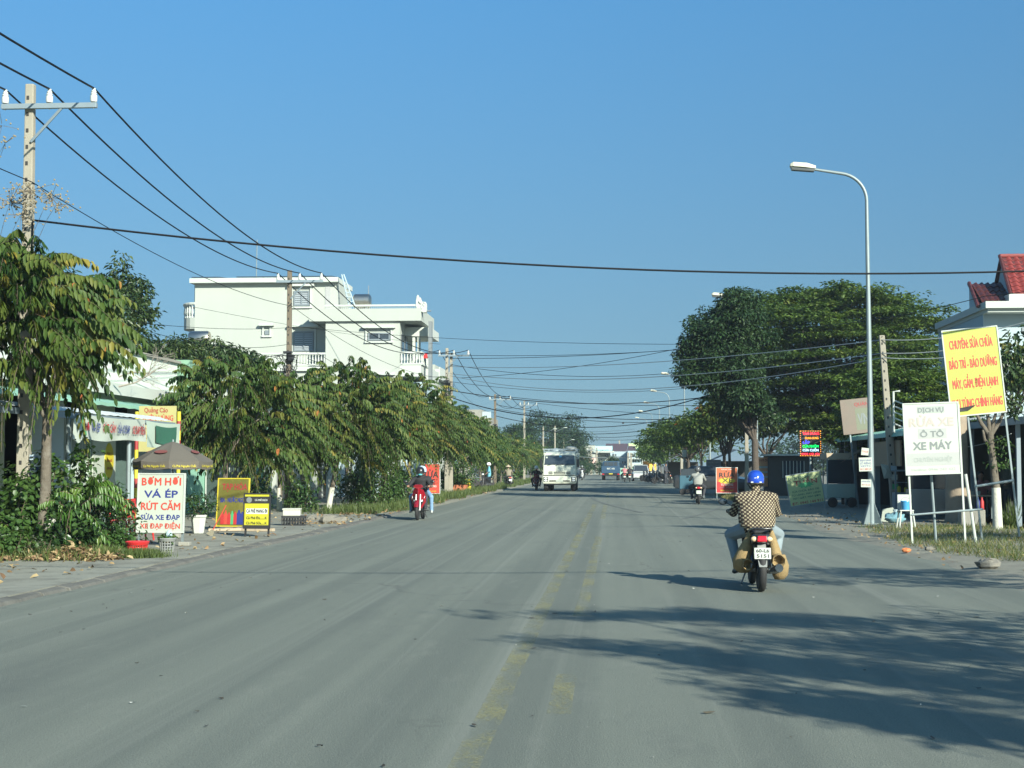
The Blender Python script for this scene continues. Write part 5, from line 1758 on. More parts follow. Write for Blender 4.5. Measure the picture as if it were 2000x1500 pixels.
# right leaning concrete pole with its cables
q0, q1 = G(1748, 1006, .05), P(1722, 655, 47.0)
q0.y = 47.0
q0 = Vector((P(1750, 1000, 47.0).x, 47.0, .05))
rp = utility_pole('short leaning concrete pole with stickers, right of the near street lamp', q0, q1.z - .05, w0=.25, w1=.17, arm=False, lean=(q1.x - q0.x, 0), group=None)
for i, (py, m, lab) in enumerate(((915, M_PALEBLUE, 'pale blue sticker, upper one on the leaning pole'), (932, M_PANELW, 'white sticker, middle one on the leaning pole'), (950, M_GREENPR, 'green sticker, lowest one on the leaning pole'))):
    z = P(1745, py, 47).z
    x = q0.x + (q1.x - q0.x) * (z / q1.z)
    r = thing('paper_notice', lab, 'notice', (x + .02, 46.855, z))
    plate(r, 'sheet', -.09, .09, -.08, .08, 0, m, .004)
r = thing('paper_notice', 'torn white paper flapping off the left side of the leaning pole', 'notice', (q0.x - .32, 46.8, P(1735, 920, 47).z), rot=(0, -.35, .3))
b = B(); b.add([(-.1, 0, .28), (.12, 0, .15), (.16, 0, -.28), (-.14, .03, -.2), (0, -.05, 0)], [(0, 4, 1), (1, 4, 2), (2, 4, 3), (3, 4, 0)]); b.build('sheet', M_PANELW, r)
rt_ = Vector((q1.x, 46.9, q1.z - .15))
house_end = P(2060, 598, 44)
for i, (dz, sg, lab, m) in enumerate(((0.0, .35, 'pale upper cable from the leaning pole across to the doubled pole', M_WIREL), (-.42, .55, 'pale middle cable from the leaning pole across to the doubled pole', M_WIREL), (-.56, .9, 'pale lowest slack cable from the leaning pole across the road', M_WIREL))):
    e = at_pole(2, P(873, (716, 730, 734)[i], 80).z, .2)
    wire(lab, [(rt_ + Vector((0, 0, dz)), e, sg), (rt_ + Vector((0, 0, dz)), house_end + Vector((0, 0, -.2 - .35 * i)), .25)], .015, m)
wire('black guy cable sloping down left of the leaning pole into the tree', [(rt_ + Vector((0, 0, .1)), P(1440, 830, 75), .5)], .014)
wire('dark cable rising past the big tree to the red roofed house', [(P(900, 738, 82), P(1500, 640, 66), .4), (P(1500, 640, 66), P(1925, 578, 52), .3), (P(1925, 578, 52), P(2100, 545, 48), .1)], .013)
CROSS = [  # cables between the two sides of the road: left px,py,Y  right px,py,Y  sag radius
    (600, 640, 94, 1420, 672, 72, .45, .012), (874, 693, 80, 1420, 676, 75, .3, .013), (880, 700, 80, 1520, 664, 72, .35, .014), (880, 712, 80, 1450, 712, 76, .9, .013),
    (878, 745, 80, 1400, 752, 84, .7, .012), (878, 775, 80, 1480, 735, 70, 2.2, .026), (878, 762, 80, 1450, 765, 82, 1.0, .024),
    (967, 772, 113, 1430, 790, 105, .5, .02), (967, 790, 113, 1420, 812, 105, .9, .02), (967, 798, 113, 1400, 820, 112, .8, .02), (967, 812, 113, 1460, 775, 99, 2.0, .026),
    (1024, 784, 142, 1500, 818, 95, .4, .018), (1024, 805, 142, 1440, 815, 120, .6, .018), (1024, 836, 142, 1450, 800, 112, 1.6, .026), (1070, 840, 170, 1400, 815, 130, 1.8, .024), (1085, 850, 195, 1400, 838, 140, 1.2, .022), (980, 835, 118, 1240, 838, 200, .5, .016)]
CLAB = ['faint high cable from the white house roof to the dark tree', 'upper thin cable from the doubled pole crossarm to the dark tree', 'slanting cable from the doubled pole up to the tree top', 'sagging thin cable from the doubled pole below its crossarm', 'nearly level cable from the doubled pole under the pale cables', 'thick deep sagging cable from the doubled pole to the third lamp', 'thick level cable from the doubled pole, below the deep sagging one', 'cable from the fourth pole crossarm to the right trees', 'second cable from the top of the fourth pole across the road', 'third cable from the top of the fourth pole across the road', 'thick rising cable from the fourth pole to the third lamp', 'cable from the fifth pole crossarm to the right trees', 'lower cable from the fifth pole across the road', 'thick sagging cable from the fifth pole, rising to the right', 'thick cable from the small lamp arm pole, rising to the right', 'lowest thick cable above the far roofs', 'grey thin cable from the far trees to the sixth lamp']
for a in CROSS:
    wire(CLAB[CROSS.index(a)], [(P(a[0], a[1], a[2]), P(a[3], a[4], a[5]), a[6] * .7)], a[7], group='cables crossing the road far off')
q = P(1217, 826, 113)
r = thing('cable_splice', 'small dark splice box hanging on a cable over the road', 'cable box', q)
b = B(); b.box((0, 0, 0), (.17, .12, .13)); b.build('splice_box', M_PLASTIC_BLACK, r, bevel=.02)

# ------------------------------------------------------------------ big trees on the right
q = P(1648, 985, 80)
tiered_tree('huge spreading tree with flat tiers of small leaves behind the near street lamp', (q.x, 80, .05), (-.3, 0, 7.2), (6.1, 5.6), [(-3.7, .62), (-3.0, .78), (-2.2, .9), (-1.45, .97), (-.7, 1.0), (.05, 1.02), (.8, 1.0), (1.5, .96), (2.15, .92), (2.75, .84), (3.2, .68), (3.5, .42)], 400, 24, 101, r0=.34, fork=2.6, leaf=(.18, .31), spray=.62)
bf = Vector((P(1475, 960, 67).x, 67, .05))
fr = thing('ficus_tree', 'dark glossy leaved tree on the left side of the huge tiered tree', 'tree', bf)
lobes = [(1438, 608, 42, 50), (1400, 648, 58, 40), (1368, 690, 46, 36), (1362, 735, 38, 22), (1450, 665, 62, 55), (1425, 728, 72, 45), (1455, 780, 62, 40)]
cs = [(P(a_, b_, 67) - bf, c_ / 43.1, d_ / 43.1) for a_, b_, c_, d_ in lobes]
trunk_part(fr, 0, 2.7, [tuple(c + Vector((0, 0, -.1))) for c, _, _ in cs] + [tuple(c * .8 + Vector((0, .5, .5))) for c, _, _ in cs[:4]], .2, M_BARKD)
leafy('crown', M_FICUS, fr, join(*[clump_cloud(tuple(c), (ra, max(ra, 1.3), rb), int(95 * ra + 30), 44, 200 + i, .36, (.13, .23), zmin=-.9, flatten=.6, shell=.35, lump=.3, hang=.45) for i, (c, ra, rb) in enumerate(cs)]), .45)
q = P(1755, 770, 54)
tiered_tree('bright green tiered tree behind the leaning concrete pole', (P(1765, 900, 56).x, 57, .05), (.1, 0, 3.9), (2.6, 2.4), [(-1.5, .7), (-1.0, .85), (-.4, 1.0), (.2, .95), (.8, .8), (1.3, .5)], 230, 24, 103, r0=.16, fork=2.2, leaf=(.14, .24), spray=.5)
plain_tree('light leaved tree below the dark crown, left of the LED board', (P(1500, 960, 78).x, 78, .05), (0, 0, 3.9), (2.3, 1.8, 1.3), 110, 34, 104, M_MANGO, csize=.45, leaf=(.16, .28), fork=1.9, r0=.13, lump=.3, hang=.5)
plain_tree('young tree between the second motorcyclist and the red board', (P(1415, 960, 80).x, 80, .05), (-.1, 0, 3.8), (1.6, 1.5, 1.5), 90, 30, 105, M_LAGER, csize=.45, leaf=(.2, .34), fork=2.0, r0=.12, wash=1.1, lump=.3, hang=.6)
tiered_tree('flat topped tree over the parked vehicles far down the right side', (P(1345, 940, 112).x, 112, .05), (-.5, 0, 3.6), (3.3, 3.2), [(-.7, .7), (-.2, .95), (.3, 1.0), (.8, .75), (1.2, .4)], 100, 20, 106, r0=.15, fork=1.9, leaf=(.2, .34), spray=.6)
tiered_tree('thin tiered tree sprouting left of the third street lamp', (P(1425, 940, 92).x, 92, .05), (0, 0, 5.0), (2.0, 1.9), [(-1.2, .7), (-.3, 1.0), (.5, .9), (1.1, .5)], 60, 18, 107, r0=.12, fork=2.2, leaf=(.18, .3), spray=.5)
plain_tree('reddish leaved tree behind the third street lamp on the right', (P(1370, 940, 100).x, 100, .05), (0, 0, 3.9), (1.7, 1.6, 1.3), 80, 26, 108, M_LAGER, csize=.5, leaf=(.22, .36), fork=2.0, r0=.11, lump=.3, hang=.6)
plain_tree('bushy tree far down the right side behind the parked vehicles', (P(1320, 940, 128).x + 1.0, 128, .05), (0, 0, 3.6), (2.3, 2.2, 1.9), 90, 26, 109, M_TERM, csize=.55, leaf=(.22, .36), fork=1.8, r0=.13, lump=.3)
plain_tree('leafy sapling tree behind the yellow leaning board at the right edge', (P(1980, 700, 44).x, 44, .05), (0, 0, 4.3), (1.15, 1.0, 1.0), 75, 24, 110, M_MANGO, csize=.35, leaf=(.18, .3), fork=3.0, r0=.08, lump=.35, hang=.7)
# roadside trees beyond the right edge of the view: only their shadows lie on the road
nb = Vector((9.0, 2.6, .05))
nr = thing('roadside_tree', 'roadside tree beyond the right picture edge, its branches shading the near road', 'tree', nb)
def bough(c, hl, w, h, ang, n, sd):
    pos, d, up, l, t = clump_cloud((0, 0, 0), (hl, w, h), int(n * .85), 46, sd, .36, (.09, .17), zmin=-1, flatten=.5, shell=.05, lump=.25)
    a = math.radians(ang); M3 = np.array([[math.cos(a), -math.sin(a), 0], [math.sin(a), math.cos(a), 0], [0, 0, 1]])
    return pos @ M3.T + np.array(Vector(c) - nb), d @ M3.T, up @ M3.T, l, t
BO = [((9.4, 4.4, 6.5), 2.5, .42, .3, -9, 70, 211), ((7.4, 3.5, 5.0), 2.4, .5, .35, -35, 80, 212), ((6.8, 2.7, 4.0), 1.7, .45, .35, -50, 60, 213), ((9.3, 3.6, 5.6), 1.5, .7, .4, -25, 45, 214), ((9.6, 1.9, 4.3), 1.7, 1.5, 1.1, 0, 110, 215)]
trunk_part(nr, 0, 2.4, [tuple(Vector(o[0]) - nb + Vector((math.cos(math.radians(o[4])), math.sin(math.radians(o[4])), 0)) * k * o[1]) for o in BO for k in (-.6, .1)], .17, M_BARKD)
leafy('crown', M_TERM, nr, join(*[bough(*o) for o in BO]), .5)
plain_tree('second roadside tree beyond the right picture edge, shading the road by the motorcyclist', (9.7, 8.6, .05), (-.6, -.4, 3.3), (2.4, 1.5, .8), 60, 60, 112, M_TERM, csize=.42, leaf=(.10, .18), fork=2.0, r0=.15, flatten=.5, lump=.45)
plain_tree('third roadside tree beyond the right picture edge, shading the kerb ahead', (10.2, 14.0, .05), (0, 0, 4.4), (2.6, 1.2, .8), 60, 50, 113, M_TERM, csize=.34, leaf=(.10, .18), fork=2.6, r0=.14, flatten=.5, lump=.45)
plain_tree('fourth roadside tree beyond the right picture edge, beside the sign posts', (13.8, 25.0, .05), (0, 0, 4.4), (2.3, 1.2, .8), 90, 44, 114, M_TERM, csize=.36, leaf=(.10, .18), fork=2.6, r0=.14, flatten=.5, lump=.45)

r = thing('shade_roof', 'unseen metal roof added beyond the right picture edge to throw straight edged shade', 'stall', (9.6, 11.0, .05))  # roof added out of view to cast a straight edged shadow
b = B(); b.loft([[(-1.1, -1.0, 2.9), (1.6, -1.0, 3.1), (1.6, -1.0, 3.15), (-1.1, -1.0, 2.95)], [(-1.1, 1.3, 2.9), (1.6, 1.3, 3.1), (1.6, 1.3, 3.15), (-1.1, 1.3, 2.95)]]); b.build('roof', M_TIN, r)
for sx in (-1.0, 1.5):
    for sy in (-.9, 1.2):
        b = B(); b.tube([(sx, sy, 0), (sx, sy, 2.95)], .03, 6); b.build('post', M_GALV, r)

# ------------------------------------------------------------------ red roofed house at the right edge
M_TILE = mat('red_roof_tile', (.20, .035, .03), .5, .18, 3, dirt=(.2, .04, .04), dirt_amt=.4)
M_TILED = mat('dark_maroon_tile', (.075, .02, .02), .5, .18, 3)
rh = thing('red_roof_house', 'pale blue house with a red tiled gable roof at the right picture edge', 'house', (16, 60, .05))
oh = Vector((16, 60, .05))
Yh = 59.0
def hx(px, Y=Yh): return P(px, 620, Y).x
def hz(py, Y=Yh): return P(1950, py, Y).z
b = B(oh); b.bx(hx(1920), hx(2160), Yh, Yh + 8, 0, hz(605)); b.build('wall', M_PALEBLUE, rh)
b = B(oh); b.bx(hx(1965), hx(2160), Yh + .6, Yh + 8, hz(605), hz(575)); b.build('upper_wall', M_PALEBLUE, rh)
b = B(oh); b.bx(hx(1912), hx(2180), Yh - 1.1, Yh + 8, hz(607), hz(594)); b.bx(hx(1918), hx(2180), Yh - .9, Yh + 8, hz(614), hz(607)); b.build('cornice', M_TRIM, rh)
b = B(oh); b.bx(hx(1965), hx(2180), Yh - .5, Yh + 8, hz(594), hz(577)); b.build('upper_cornice', M_TRIM, rh)
b = B(oh); b.bx(hx(1995, Yh), hx(1999, Yh), Yh - .04, Yh, hz(652), hz(640)); b.build('vent_block', M_FRAME, rh)


def tiled(x0, x1, y0, z0, y1, z1, nx, ny, m, name='tile', skew=0.0):
    """a slope of curved roof tiles from the eave (y0,z0) up to the ridge (y1,z1)"""
    me = None
    tw_, tl = (x1 - x0) / nx, math.hypot(y1 - y0, z1 - z0) / ny
    ang = math.atan2(z1 - z0, y1 - y0)
    for j in range(ny):
        for i in range(nx):
            if me is None:
                b = B()
                prof = [(-tw_ / 2, .0), (-tw_ * .3, -.02), (-.1 * tw_, .0), (tw_ * .12, .05), (tw_ * .36, .055), (tw_ * .52, .0)]
                b.loft([[(u, 0, w + .02) for u, w in prof], [(u, tl * 1.12, w - .02) for u, w in prof]], cap=False, closed=False)
                b.loft([[(u, 0, w + .02) for u, w in prof], [(u, 0, w - .015) for u, w in prof]], cap=False, closed=False)
                o = b.build(name, m, rh, smooth=True, sharp=60)
                me = o.data
            else:
                o = link(name, me, rh)
            t = j / ny
            o.location = Vector((x0 + (i + .5) * tw_ + skew * t, y0 + (y1 - y0) * t, z0 + (z1 - z0) * t)) - oh
            o.rotation_euler = (ang, 0, 0)


ze = hz(578)
YR_ = Yh + 1.2
zr = P(1958, 502, YR_).z
XL = P(1977, 578, Yh - .3).x
tiled(XL + .05, hx(2130), Yh - .3, ze, YR_, zr, 10, 9, M_TILE)
for (ya, yb) in ((Yh - .25, YR_), (Yh + 2.8, YR_)):
    b = B(oh); b.loft([[(XL - .08, ya, ze - .06), (XL - .08, yb, zr - .06), (XL - .08, yb, zr), (XL - .08, ya, ze)], [(hx(2130), ya, ze - .06), (hx(2130), yb, zr - .06), (hx(2130), yb, zr), (hx(2130), ya, ze)]]); b.build('roof_deck', M_TILED, rh)
for k in range(9):
    b = B(oh); x = XL - .05 + k * .36
    b.tube([(x, YR_, zr + .04), (x + .38, YR_, zr + .05)], .085, 8); b.build('ridge_tile', M_TILE, rh, smooth=True)
for k in range(8):
    t0, t1 = k / 8, (k + 1.15) / 8
    b = B(oh); b.tube([(XL - .06, Yh - .3 + (YR_ - Yh + .3) * t0, ze + .05 + (zr - ze) * t0), (XL - .06, Yh - .3 + (YR_ - Yh + .3) * t1, ze + .03 + (zr - ze) * t1)], .075, 7); b.build('verge_tile', M_TILED, rh, smooth=True)
b = B(oh); b.prism([(Yh - .1, ze), (YR_, zr - .1), (Yh + 2.6, ze)], XL + .05, XL + .25, 'x'); b.build('gable_end', M_PALEBLUE, rh)
zr2, ze2 = hz(549), hz(590)
tiled(hx(1918), hx(1978), Yh - .3, ze2 - .12, Yh + 1.6, zr2 + .1, 5, 5, M_TILED, 'tile')
b = B(oh); b.add([(hx(1910), Yh - .2, hz(600)), (hx(1910), Yh + 1.7, zr2 + .08), (hx(1985), Yh + 1.7, zr2 + .08), (hx(1985), Yh - .2, hz(592))], [(0, 1, 2, 3)]); b.build('porch_roof_deck', M_TILED, rh)
for k in range(5):
    t0, t1 = k / 5, (k + 1.15) / 5
    b = B(oh); b.tube([(hx(1907) + .13 * t0, Yh - .3 + 1.9 * t0, ze2 - .2 + (zr2 - ze2 + .3) * t0), (hx(1907) + .13 * t1, Yh - .3 + 1.9 * t1, ze2 - .2 + (zr2 - ze2 + .3) * t1)], .08, 7); b.build('verge_tile', M_TILED, rh, smooth=True)
b = B(oh); b.prism([(Yh - .2, hz(600)), (Yh + 1.7, zr2), (Yh + 1.7, hz(600))], hx(1914), hx(1918), 'x'); b.build('porch_gable', M_PALEBLUE, rh)

# ------------------------------------------------------------------ open fronted shops on the right
XS = 10.2
sh = thing('open_shop', 'dark open fronted eatery under a white corrugated roof on the right', 'shop', (XS + 2, 42, .05))
os_ = Vector((XS + 2, 42, .05))
def ys_(px, X=XS): return PX(px, VPY, X).y
ye0, ye1 = 36.9, ys_(1768)
zroof = PX(1880, 826, XS).z
b = B(os_)
rows = []
n = 110
for i in range(n + 1):
    y = ye0 + (ye1 - ye0) * i / n
    d = .035 * (i % 2)
    rows.append([(XS - .25, y, zroof + d), (XS - .25, y, zroof + .02 + d), (XS + 5, y, zroof + .75 + d)])
b.loft(rows, cap=False, closed=False); b.build('corrugated_roof', M_TIN, sh)
b = B(os_); b.bx(XS - .2, XS - .1, ye0, ye1, zroof - .22, zroof - .04); b.build('fascia', M_STEEL, sh)
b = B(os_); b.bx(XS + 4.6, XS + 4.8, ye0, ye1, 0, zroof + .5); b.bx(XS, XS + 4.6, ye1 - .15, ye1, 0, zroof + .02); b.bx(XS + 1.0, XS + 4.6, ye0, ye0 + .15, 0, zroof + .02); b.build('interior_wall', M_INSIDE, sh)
b = B(os_); b.bx(XS - .3, XS + 4.6, ye0, ye1, -.1, .05); b.build('floor_slab', M_DIRT, sh)
for px in (1785, 1900, 1990):
    b = B(os_); y = ys_(px); b.bx(XS - .06, XS + .04, y - .05, y + .05, 0, zroof - .04); b.build('post', M_STEEL, sh)
wire('thin white cord sagging under the eatery roof', [((XS - .3, ys_(1830), zroof - .5), (XS - .3, ys_(2000), zroof - .45), .25)], .012, M_WIREL, name='cord')
r = thing('iron_railing', 'white steel roof railing above the green canopy on the right', 'railing', (P(1755, 800, 46).x, 46, P(1755, 832, 46).z))
z = P(1748, 765, 46).z - r.location.z
b = B(); b.tube([(-.15, 0, -.2), (-.15, 0, z), (.05, 0, z + .02)], .035, 8); b.build('post', M_TRIM, r)
for k in range(5):
    b = B(); b.tube([(-.15, 0, z * (.75 - .17 * k)), (1.6, -.6, z * (.75 - .17 * k) - .75)], .022, 6); b.build('rail', M_TRIM, r)
# blue tin wall glimpsed above
r = thing('blue_tin_wall', 'strip of bright blue corrugated wall behind the white car wash board', 'wall', (P(1775, 790, 60).x, 60, .05))
b = B()
xx = [(-.9 + .06 * i, .02 * (i % 2)) for i in range(40)]
b.loft([[(x, y, 2.2) for x, y in xx], [(x, y, P(1775, 772, 60).z) for x, y in xx]], cap=False, closed=False); b.build('tin_sheet', mat('blue_tin', (.2, .42, .68), .4, .05), r)

# green canopy stall
XG = 8.7
zg = PX(1700, 850, XG).z
r = thing('green_canopy_stall', 'dim street stall under a sagging green metal canopy behind the near lamp', 'stall', (XG + 1.5, 54, .05))
og = Vector((XG + 1.5, 54, .05))
yg0, yg1 = ys_(1800, XG), ys_(1632, XG)
b = B(og)
rows = []
for i in range(81):
    y = yg0 + (yg1 - yg0) * i / 80
    d = .03 * (i % 2)
    rows.append([(XG - .08, y, zg - .14 + d * .3), (XG, y, zg + d), (XG + .8, y, zg + .16 + d), (XG + 3.2, y, zg + .3 + d)])
b.loft(rows, cap=False, closed=False); b.build('canopy', M_TINGREEN, r)
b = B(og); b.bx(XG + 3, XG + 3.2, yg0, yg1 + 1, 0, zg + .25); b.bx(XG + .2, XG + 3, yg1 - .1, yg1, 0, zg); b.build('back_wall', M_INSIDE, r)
for px in (1652, 1668, 1712):
    y = ys_(px, XG + .2)
    b = B(og); b.bx(XG + .15, XG + .3, y - .07, y + .07, 0, zg + .05); b.build('post', M_GALV, r)
b = B(og); b.bx(XG + .05, XG + .1, ys_(1755, XG), ys_(1700, XG), zg - 1.05, zg - .25); b.build('brown_blind', mat('brown_canvas', (.30, .22, .14), .85, .1), r)
b = B(og); b.loft([[(XG - .5, ys_(1668, XG), zg - .95), (XG + .3, ys_(1668, XG), zg - .45), (XG + .3, ys_(1668, XG), zg - .5)], [(XG - .5, ys_(1650, XG), zg - .95), (XG + .3, ys_(1650, XG), zg - .45), (XG + .3, ys_(1650, XG), zg - .5)]]); b.build('side_blind', M_DIRT, r)
# glass snack cart
r = thing('food_cart', 'glass sided food cart with a pale counter parked under the canopy edge', 'cart', (P(1640, 990, 55).x, 55, .05), .1)
for (x0, x1, y0, y1, z0, z1, m, nm) in ((-.55, .5, -.35, .35, .35, .85, M_PALEGREEN, 'counter'), (-.6, .55, -.4, .4, 1.75, 1.98, M_WOOD, 'top_box')):
    b = B(); b.bx(x0, x1, y0, y1, z0, z1); b.build(nm, m, r, bevel=.01)
for sx in (-.52, .47):
    for sy in (-.32, .32):
        b = B(); b.bx(sx - .02, sx + .02, sy - .02, sy + .02, .85, 1.75); b.build('post', M_GALV, r)
b = B(); b.bx(-.5, .45, -.325, -.315, .87, 1.73); b.build('pane', M_GLASS, r)
for sx in (-.35, .35):
    b = B(); b.lathe([(.02, -.03), (.17, -.03), (.19, 0), (.17, .03), (.02, .03)], 16, (sx, -.38, .19), 'y'); b.build('wheel', M_RUBBER, r)
r = thing('cabinet', 'upright glass fronted cabinet with shelves under the canopy, right of the food cart', 'cabinet', (P(1800, 960, 46).x, 46.5, .05))
for (x0, x1, z0, z1, nm) in ((-.75, .75, .0, .7, 'base'), (-.75, .75, 1.35, 1.4, 'top')):
    b = B(); b.bx(x0, x1, -.25, .25, z0, z1); b.build(nm, M_STEEL, r)
for x in (-.73, -.25, .25, .73):
    b = B(); b.bx(x - .02, x + .02, -.25, -.2, .7, 1.35); b.build('bar', M_GALV, r)
b = B(); b.bx(-.7, .7, -.2, .2, 1.0, 1.02); b.build('shelf', M_GALV, r)
for k in range(7):
    b = B(); h = RNG.uniform(.1, .22); b.lathe([(.04, 0), (.05, .02), (.05, h * .8), (.02, h)], 8, (-.6 + .2 * k, -.1, .705)); b.build('jar', RNG.choice([M_PANELW, M_PALEBLUE, M_YELPR]), r)

# leaning yellow board, white board, TUẤN board, car wash board
Yy = 31.5
pa, pb, pc, pd = P(1839, 648, Yy), P(1946, 637, Yy), P(1966, 803, Yy), P(1858, 815, Yy)
w = (pb - pa).length; h = (pa - pd).length
roll = math.atan2((pa - pd).x, (pa - pd).z)
ctr = (pc + pd) / 2
up_ = Vector((math.sin(roll), 0, math.cos(roll)))
zl = ctr.z - .05
base = ctr - up_ * (zl / up_.z)
lg = zl / up_.z
r, p = sign('repair_board', 'big lemon yellow board with red lettering, tilted behind the faded white board', base, w, lg, lg + h, mat('lemon_yellow_vinyl', (.35, .385, .065), .45, .03, 1.2), roll=roll, frame=M_TRIM, lines=(
    ('CHUYÊN: SỬA CHỮA', .17, .78, .19, M_ORANGERED, .0, .02), ('BẢO TRÌ - BẢO DƯỠNG', .40, .86, .19, M_ORANGERED, .0, .02), ('MÁY, GẦM, ĐIỆN LẠNH', .63, .82, .19, M_ORANGERED, 0, .02), ('PHỤ TÙNG CHÍNH HÃNG', .86, .9, .19, M_ORANGERED, 0, .02)), legx=(-w / 2 + .35, w / 2 - .02))
b = B(); b.tube([(-w / 2 + .32, .05, lg * .43), (w / 2, .05, lg * .45)], .028, 8); b.build('crossbar', M_GALV, r)
b = B(); b.add([(-.42, -.02, lg + .16), (-.05, -.05, lg + .2), (-.2, -.03, lg + .1), (-.5, -.02, lg + .09)], [(0, 1, 2, 3)]); b.build('torn_flap', M_BLACK, r)
qa, qb = G(1776, 1062), G(1884, 1052)
Yw = 30.2
pa, pb, pc, pd = P(1763, 788, Yw), P(1870, 786, Yw), P(1877, 925, Yw), P(1771, 926, Yw)
w = (pb - pa).length; h = (pa - pd).length
roll = -math.atan2((pd - pa).x, (pa - pd).z) * .8
ctr = (pc + pd) / 2
up_ = Vector((math.sin(roll), 0, math.cos(roll)))
lg = (ctr.z - .03) / up_.z
base = ctr - up_ * lg
r, p = sign('car_wash_board', 'faded white board DỊCH VỤ RỬA XE on thin posts in the right grass', base, w, lg, lg + h, M_PANELW, roll=roll, frame=M_TRIM, legm=M_TRIM, lines=(
    ('RỬA XE', .265, .80, .17, M_PALEPINK, 0, .045), ('Ô TÔ', .435, .44, .12, M_PALEGREYPR, 0, .035), ('XE MÁY', .60, .70, .155, M_GREYPR, 0, .045), ('Hotline: 0946 242 422', .935, .8, .05, M_PALEGREYPR, 0, .01)), legx=(-w / 2 + .06, w / 2 + .02))
plate(p, 'heading_band', -.27, .27, lg + h * .86, lg + h * .955, -.002, M_PALEGREYPR, .0015)
text(p, 'DỊCH VỤ', (0, -.006, lg + h * .905), .5, .09, M_GREYPR, bold=.03)
plate(p, 'middle_band', -.27, .29, lg + h * .50, lg + h * .64, -.002, M_LILAC, .0015)
text(p, 'Ô TÔ', (0, -.006, lg + h * .565), .46, .12, M_GREYPR, bold=.03)
plate(p, 'lilac_band', -w / 2 + .02, w / 2 - .02, lg + h * .12, lg + h * .295, -.002, M_LILAC, .0015)
text(p, 'CHUYÊN NGHIỆP', (0, -.006, lg + h * .205), w * .7, .09, M_PALEGREYPR, bold=.02)
b = B(); b.tube([(-w / 2 + .06, .04, lg * .42), (w / 2 + .4, .04, lg * .47)], .022, 8); b.build('crossbar', M_GALV, r)
b = B(); b.tube([(w / 2 + .10, .08, lg * .98), (w / 2 + .24, .1, -.05)], .03, 8); b.build('prop', M_TRIM, r)
b = B(); b.tube([(-w / 2 + .55, .3, lg), (-w / 2 + .58, .3, -.05)], .028, 8); b.build('rear_post', M_GALV, r)

q = G(1580, 997, .05)
sign('air_conditioning_sign', 'tilted pale green board ĐIỆN LẠNH TUẤN in the shade on the right', q, 1.18, .22, 1.28, mat('pale_lime_panel', (.36, .42, .2), .55, .06), roll=math.radians(-9), rz=.06, frame=M_GALV, lines=(
    ('ĐIỆN LẠNH', .12, .58, .10, M_DKGREEN, -.16), ('TUẤN', .285, .66, .16, M_DKRED, .04, .03), ('SỬA CHỮA, BẢO TRÌ', .55, .78, .065, M_DKGREEN), ('TỦ LẠNH, MÁY LẠNH', .66, .84, .065, M_DKGREEN), ('MÁY GIẶT, MÁY BƠM', .77, .8, .065, M_DKGREEN), ('ĐT: 0945 144 911', .93, .88, .09, M_DKRED)))
b = B()
pts = []
for i in range(20):
    a = 2 * math.pi * i / 20; k = .32 if i % 2 else .2
    pts.append((k * math.cos(a), .36 * k * math.sin(a)))
b.prism(pts, -.006, -.003); o = b.build('starburst_print', M_GREENPR); o.location = (q.x + .02, q.y - .03, .9); o.rotation_euler = (0, math.radians(-9), .06)
o.parent = bpy.data.objects['air_conditioning_sign']; o.location = (.03, 0, .88); o.rotation_euler = (0, 0, 0)
q = G(1420, 972, .05)
M_GRAD = mat('orange_to_red_panel', (.46, .12, .05), .5, .1, 1.5)
r, p = sign('car_wash_sign', 'orange and red standing board RỬA XE TỰ ĐỘNG on the right verge', q, 1.0, .22, 1.42, M_GRAD, frame=M_WHITEPR, lines=(
    ('RỬA', .29, .72, .22, M_BLACK, .0, .03), ('XE', .50, .48, .2, M_BLACK, .02, .03), ('TỰ ĐỘNG', .67, .58, .09, M_WHITEPR), ('LƯU ĐỘNG', .78, .66, .06, M_GREYPR), ('0908 234 567', .90, .6, .07, M_YELPR), ('KÍNH MỜI', .07, .5, .05, M_WHITEPR)))
plate(p, 'red_field', -.495, .495, .225, .75, -.002, M_RED, .0015)
b = B(); pts = [(.42 * math.cos(2 * math.pi * i / 24) * (1 if i % 2 else .86), .15 * math.sin(2 * math.pi * i / 24) * (1 if i % 2 else .86)) for i in range(24)]
b.prism([(u, w + .80) for u, w in pts], -.0038, -.0022); b.build('yellow_burst', M_YELPR, p)

# LED sign board
def emit(name, col, s):
    m, t, p, N, L = nodes_of(name)
    p.inputs['Base Color'].default_value = rgb((.02, .02, .02))
    p.inputs['Emission Color'].default_value = rgb(col)
    p.inputs['Emission Strength'].default_value = s
    return m
E_R, E_G, E_B, E_W, E_O = emit('red_led', (1, .03, .05), 2.2), emit('green_led', (.0, 1, .15), 1.5), emit('blue_led', (.02, .03, 1), 3), emit('white_led', (.5, .8, 1), 1.6), emit('orange_led', (1, .32, .02), 1.8)
Yl = 57.0
q = P(1583, 866, Yl)
wl, hl = .80, .98
r = thing('led_sign', 'lit LED board with red green and blue rows hanging before the huge tree', 'LED sign', (q.x, Yl, .05))
zc = q.z - .05
p = plate(r, 'screen', -wl / 2, wl / 2, zc - hl / 2, zc + hl / 2, 0, M_PLASTIC_BLACK, .12)
for (s, fz, fw, ch, m, fx) in (('TAM DUNG', .12, .78, .10, E_R, .02), ('DUNG HUNG', .29, .62, .09, E_O, .06), ('LẮP', .46, .3, .10, E_B, -.2), ('CỬA NHÔM', .61, .74, .11, E_G, 0), ('CỬA CUỐN', .76, .74, .10, E_W, .0), ('0908 123 456', .91, .84, .085, E_R, 0)):
    text(p, s, (fx * wl, -.006, zc + hl / 2 - fz * hl), fw * wl, ch * .9, m, bold=.015)
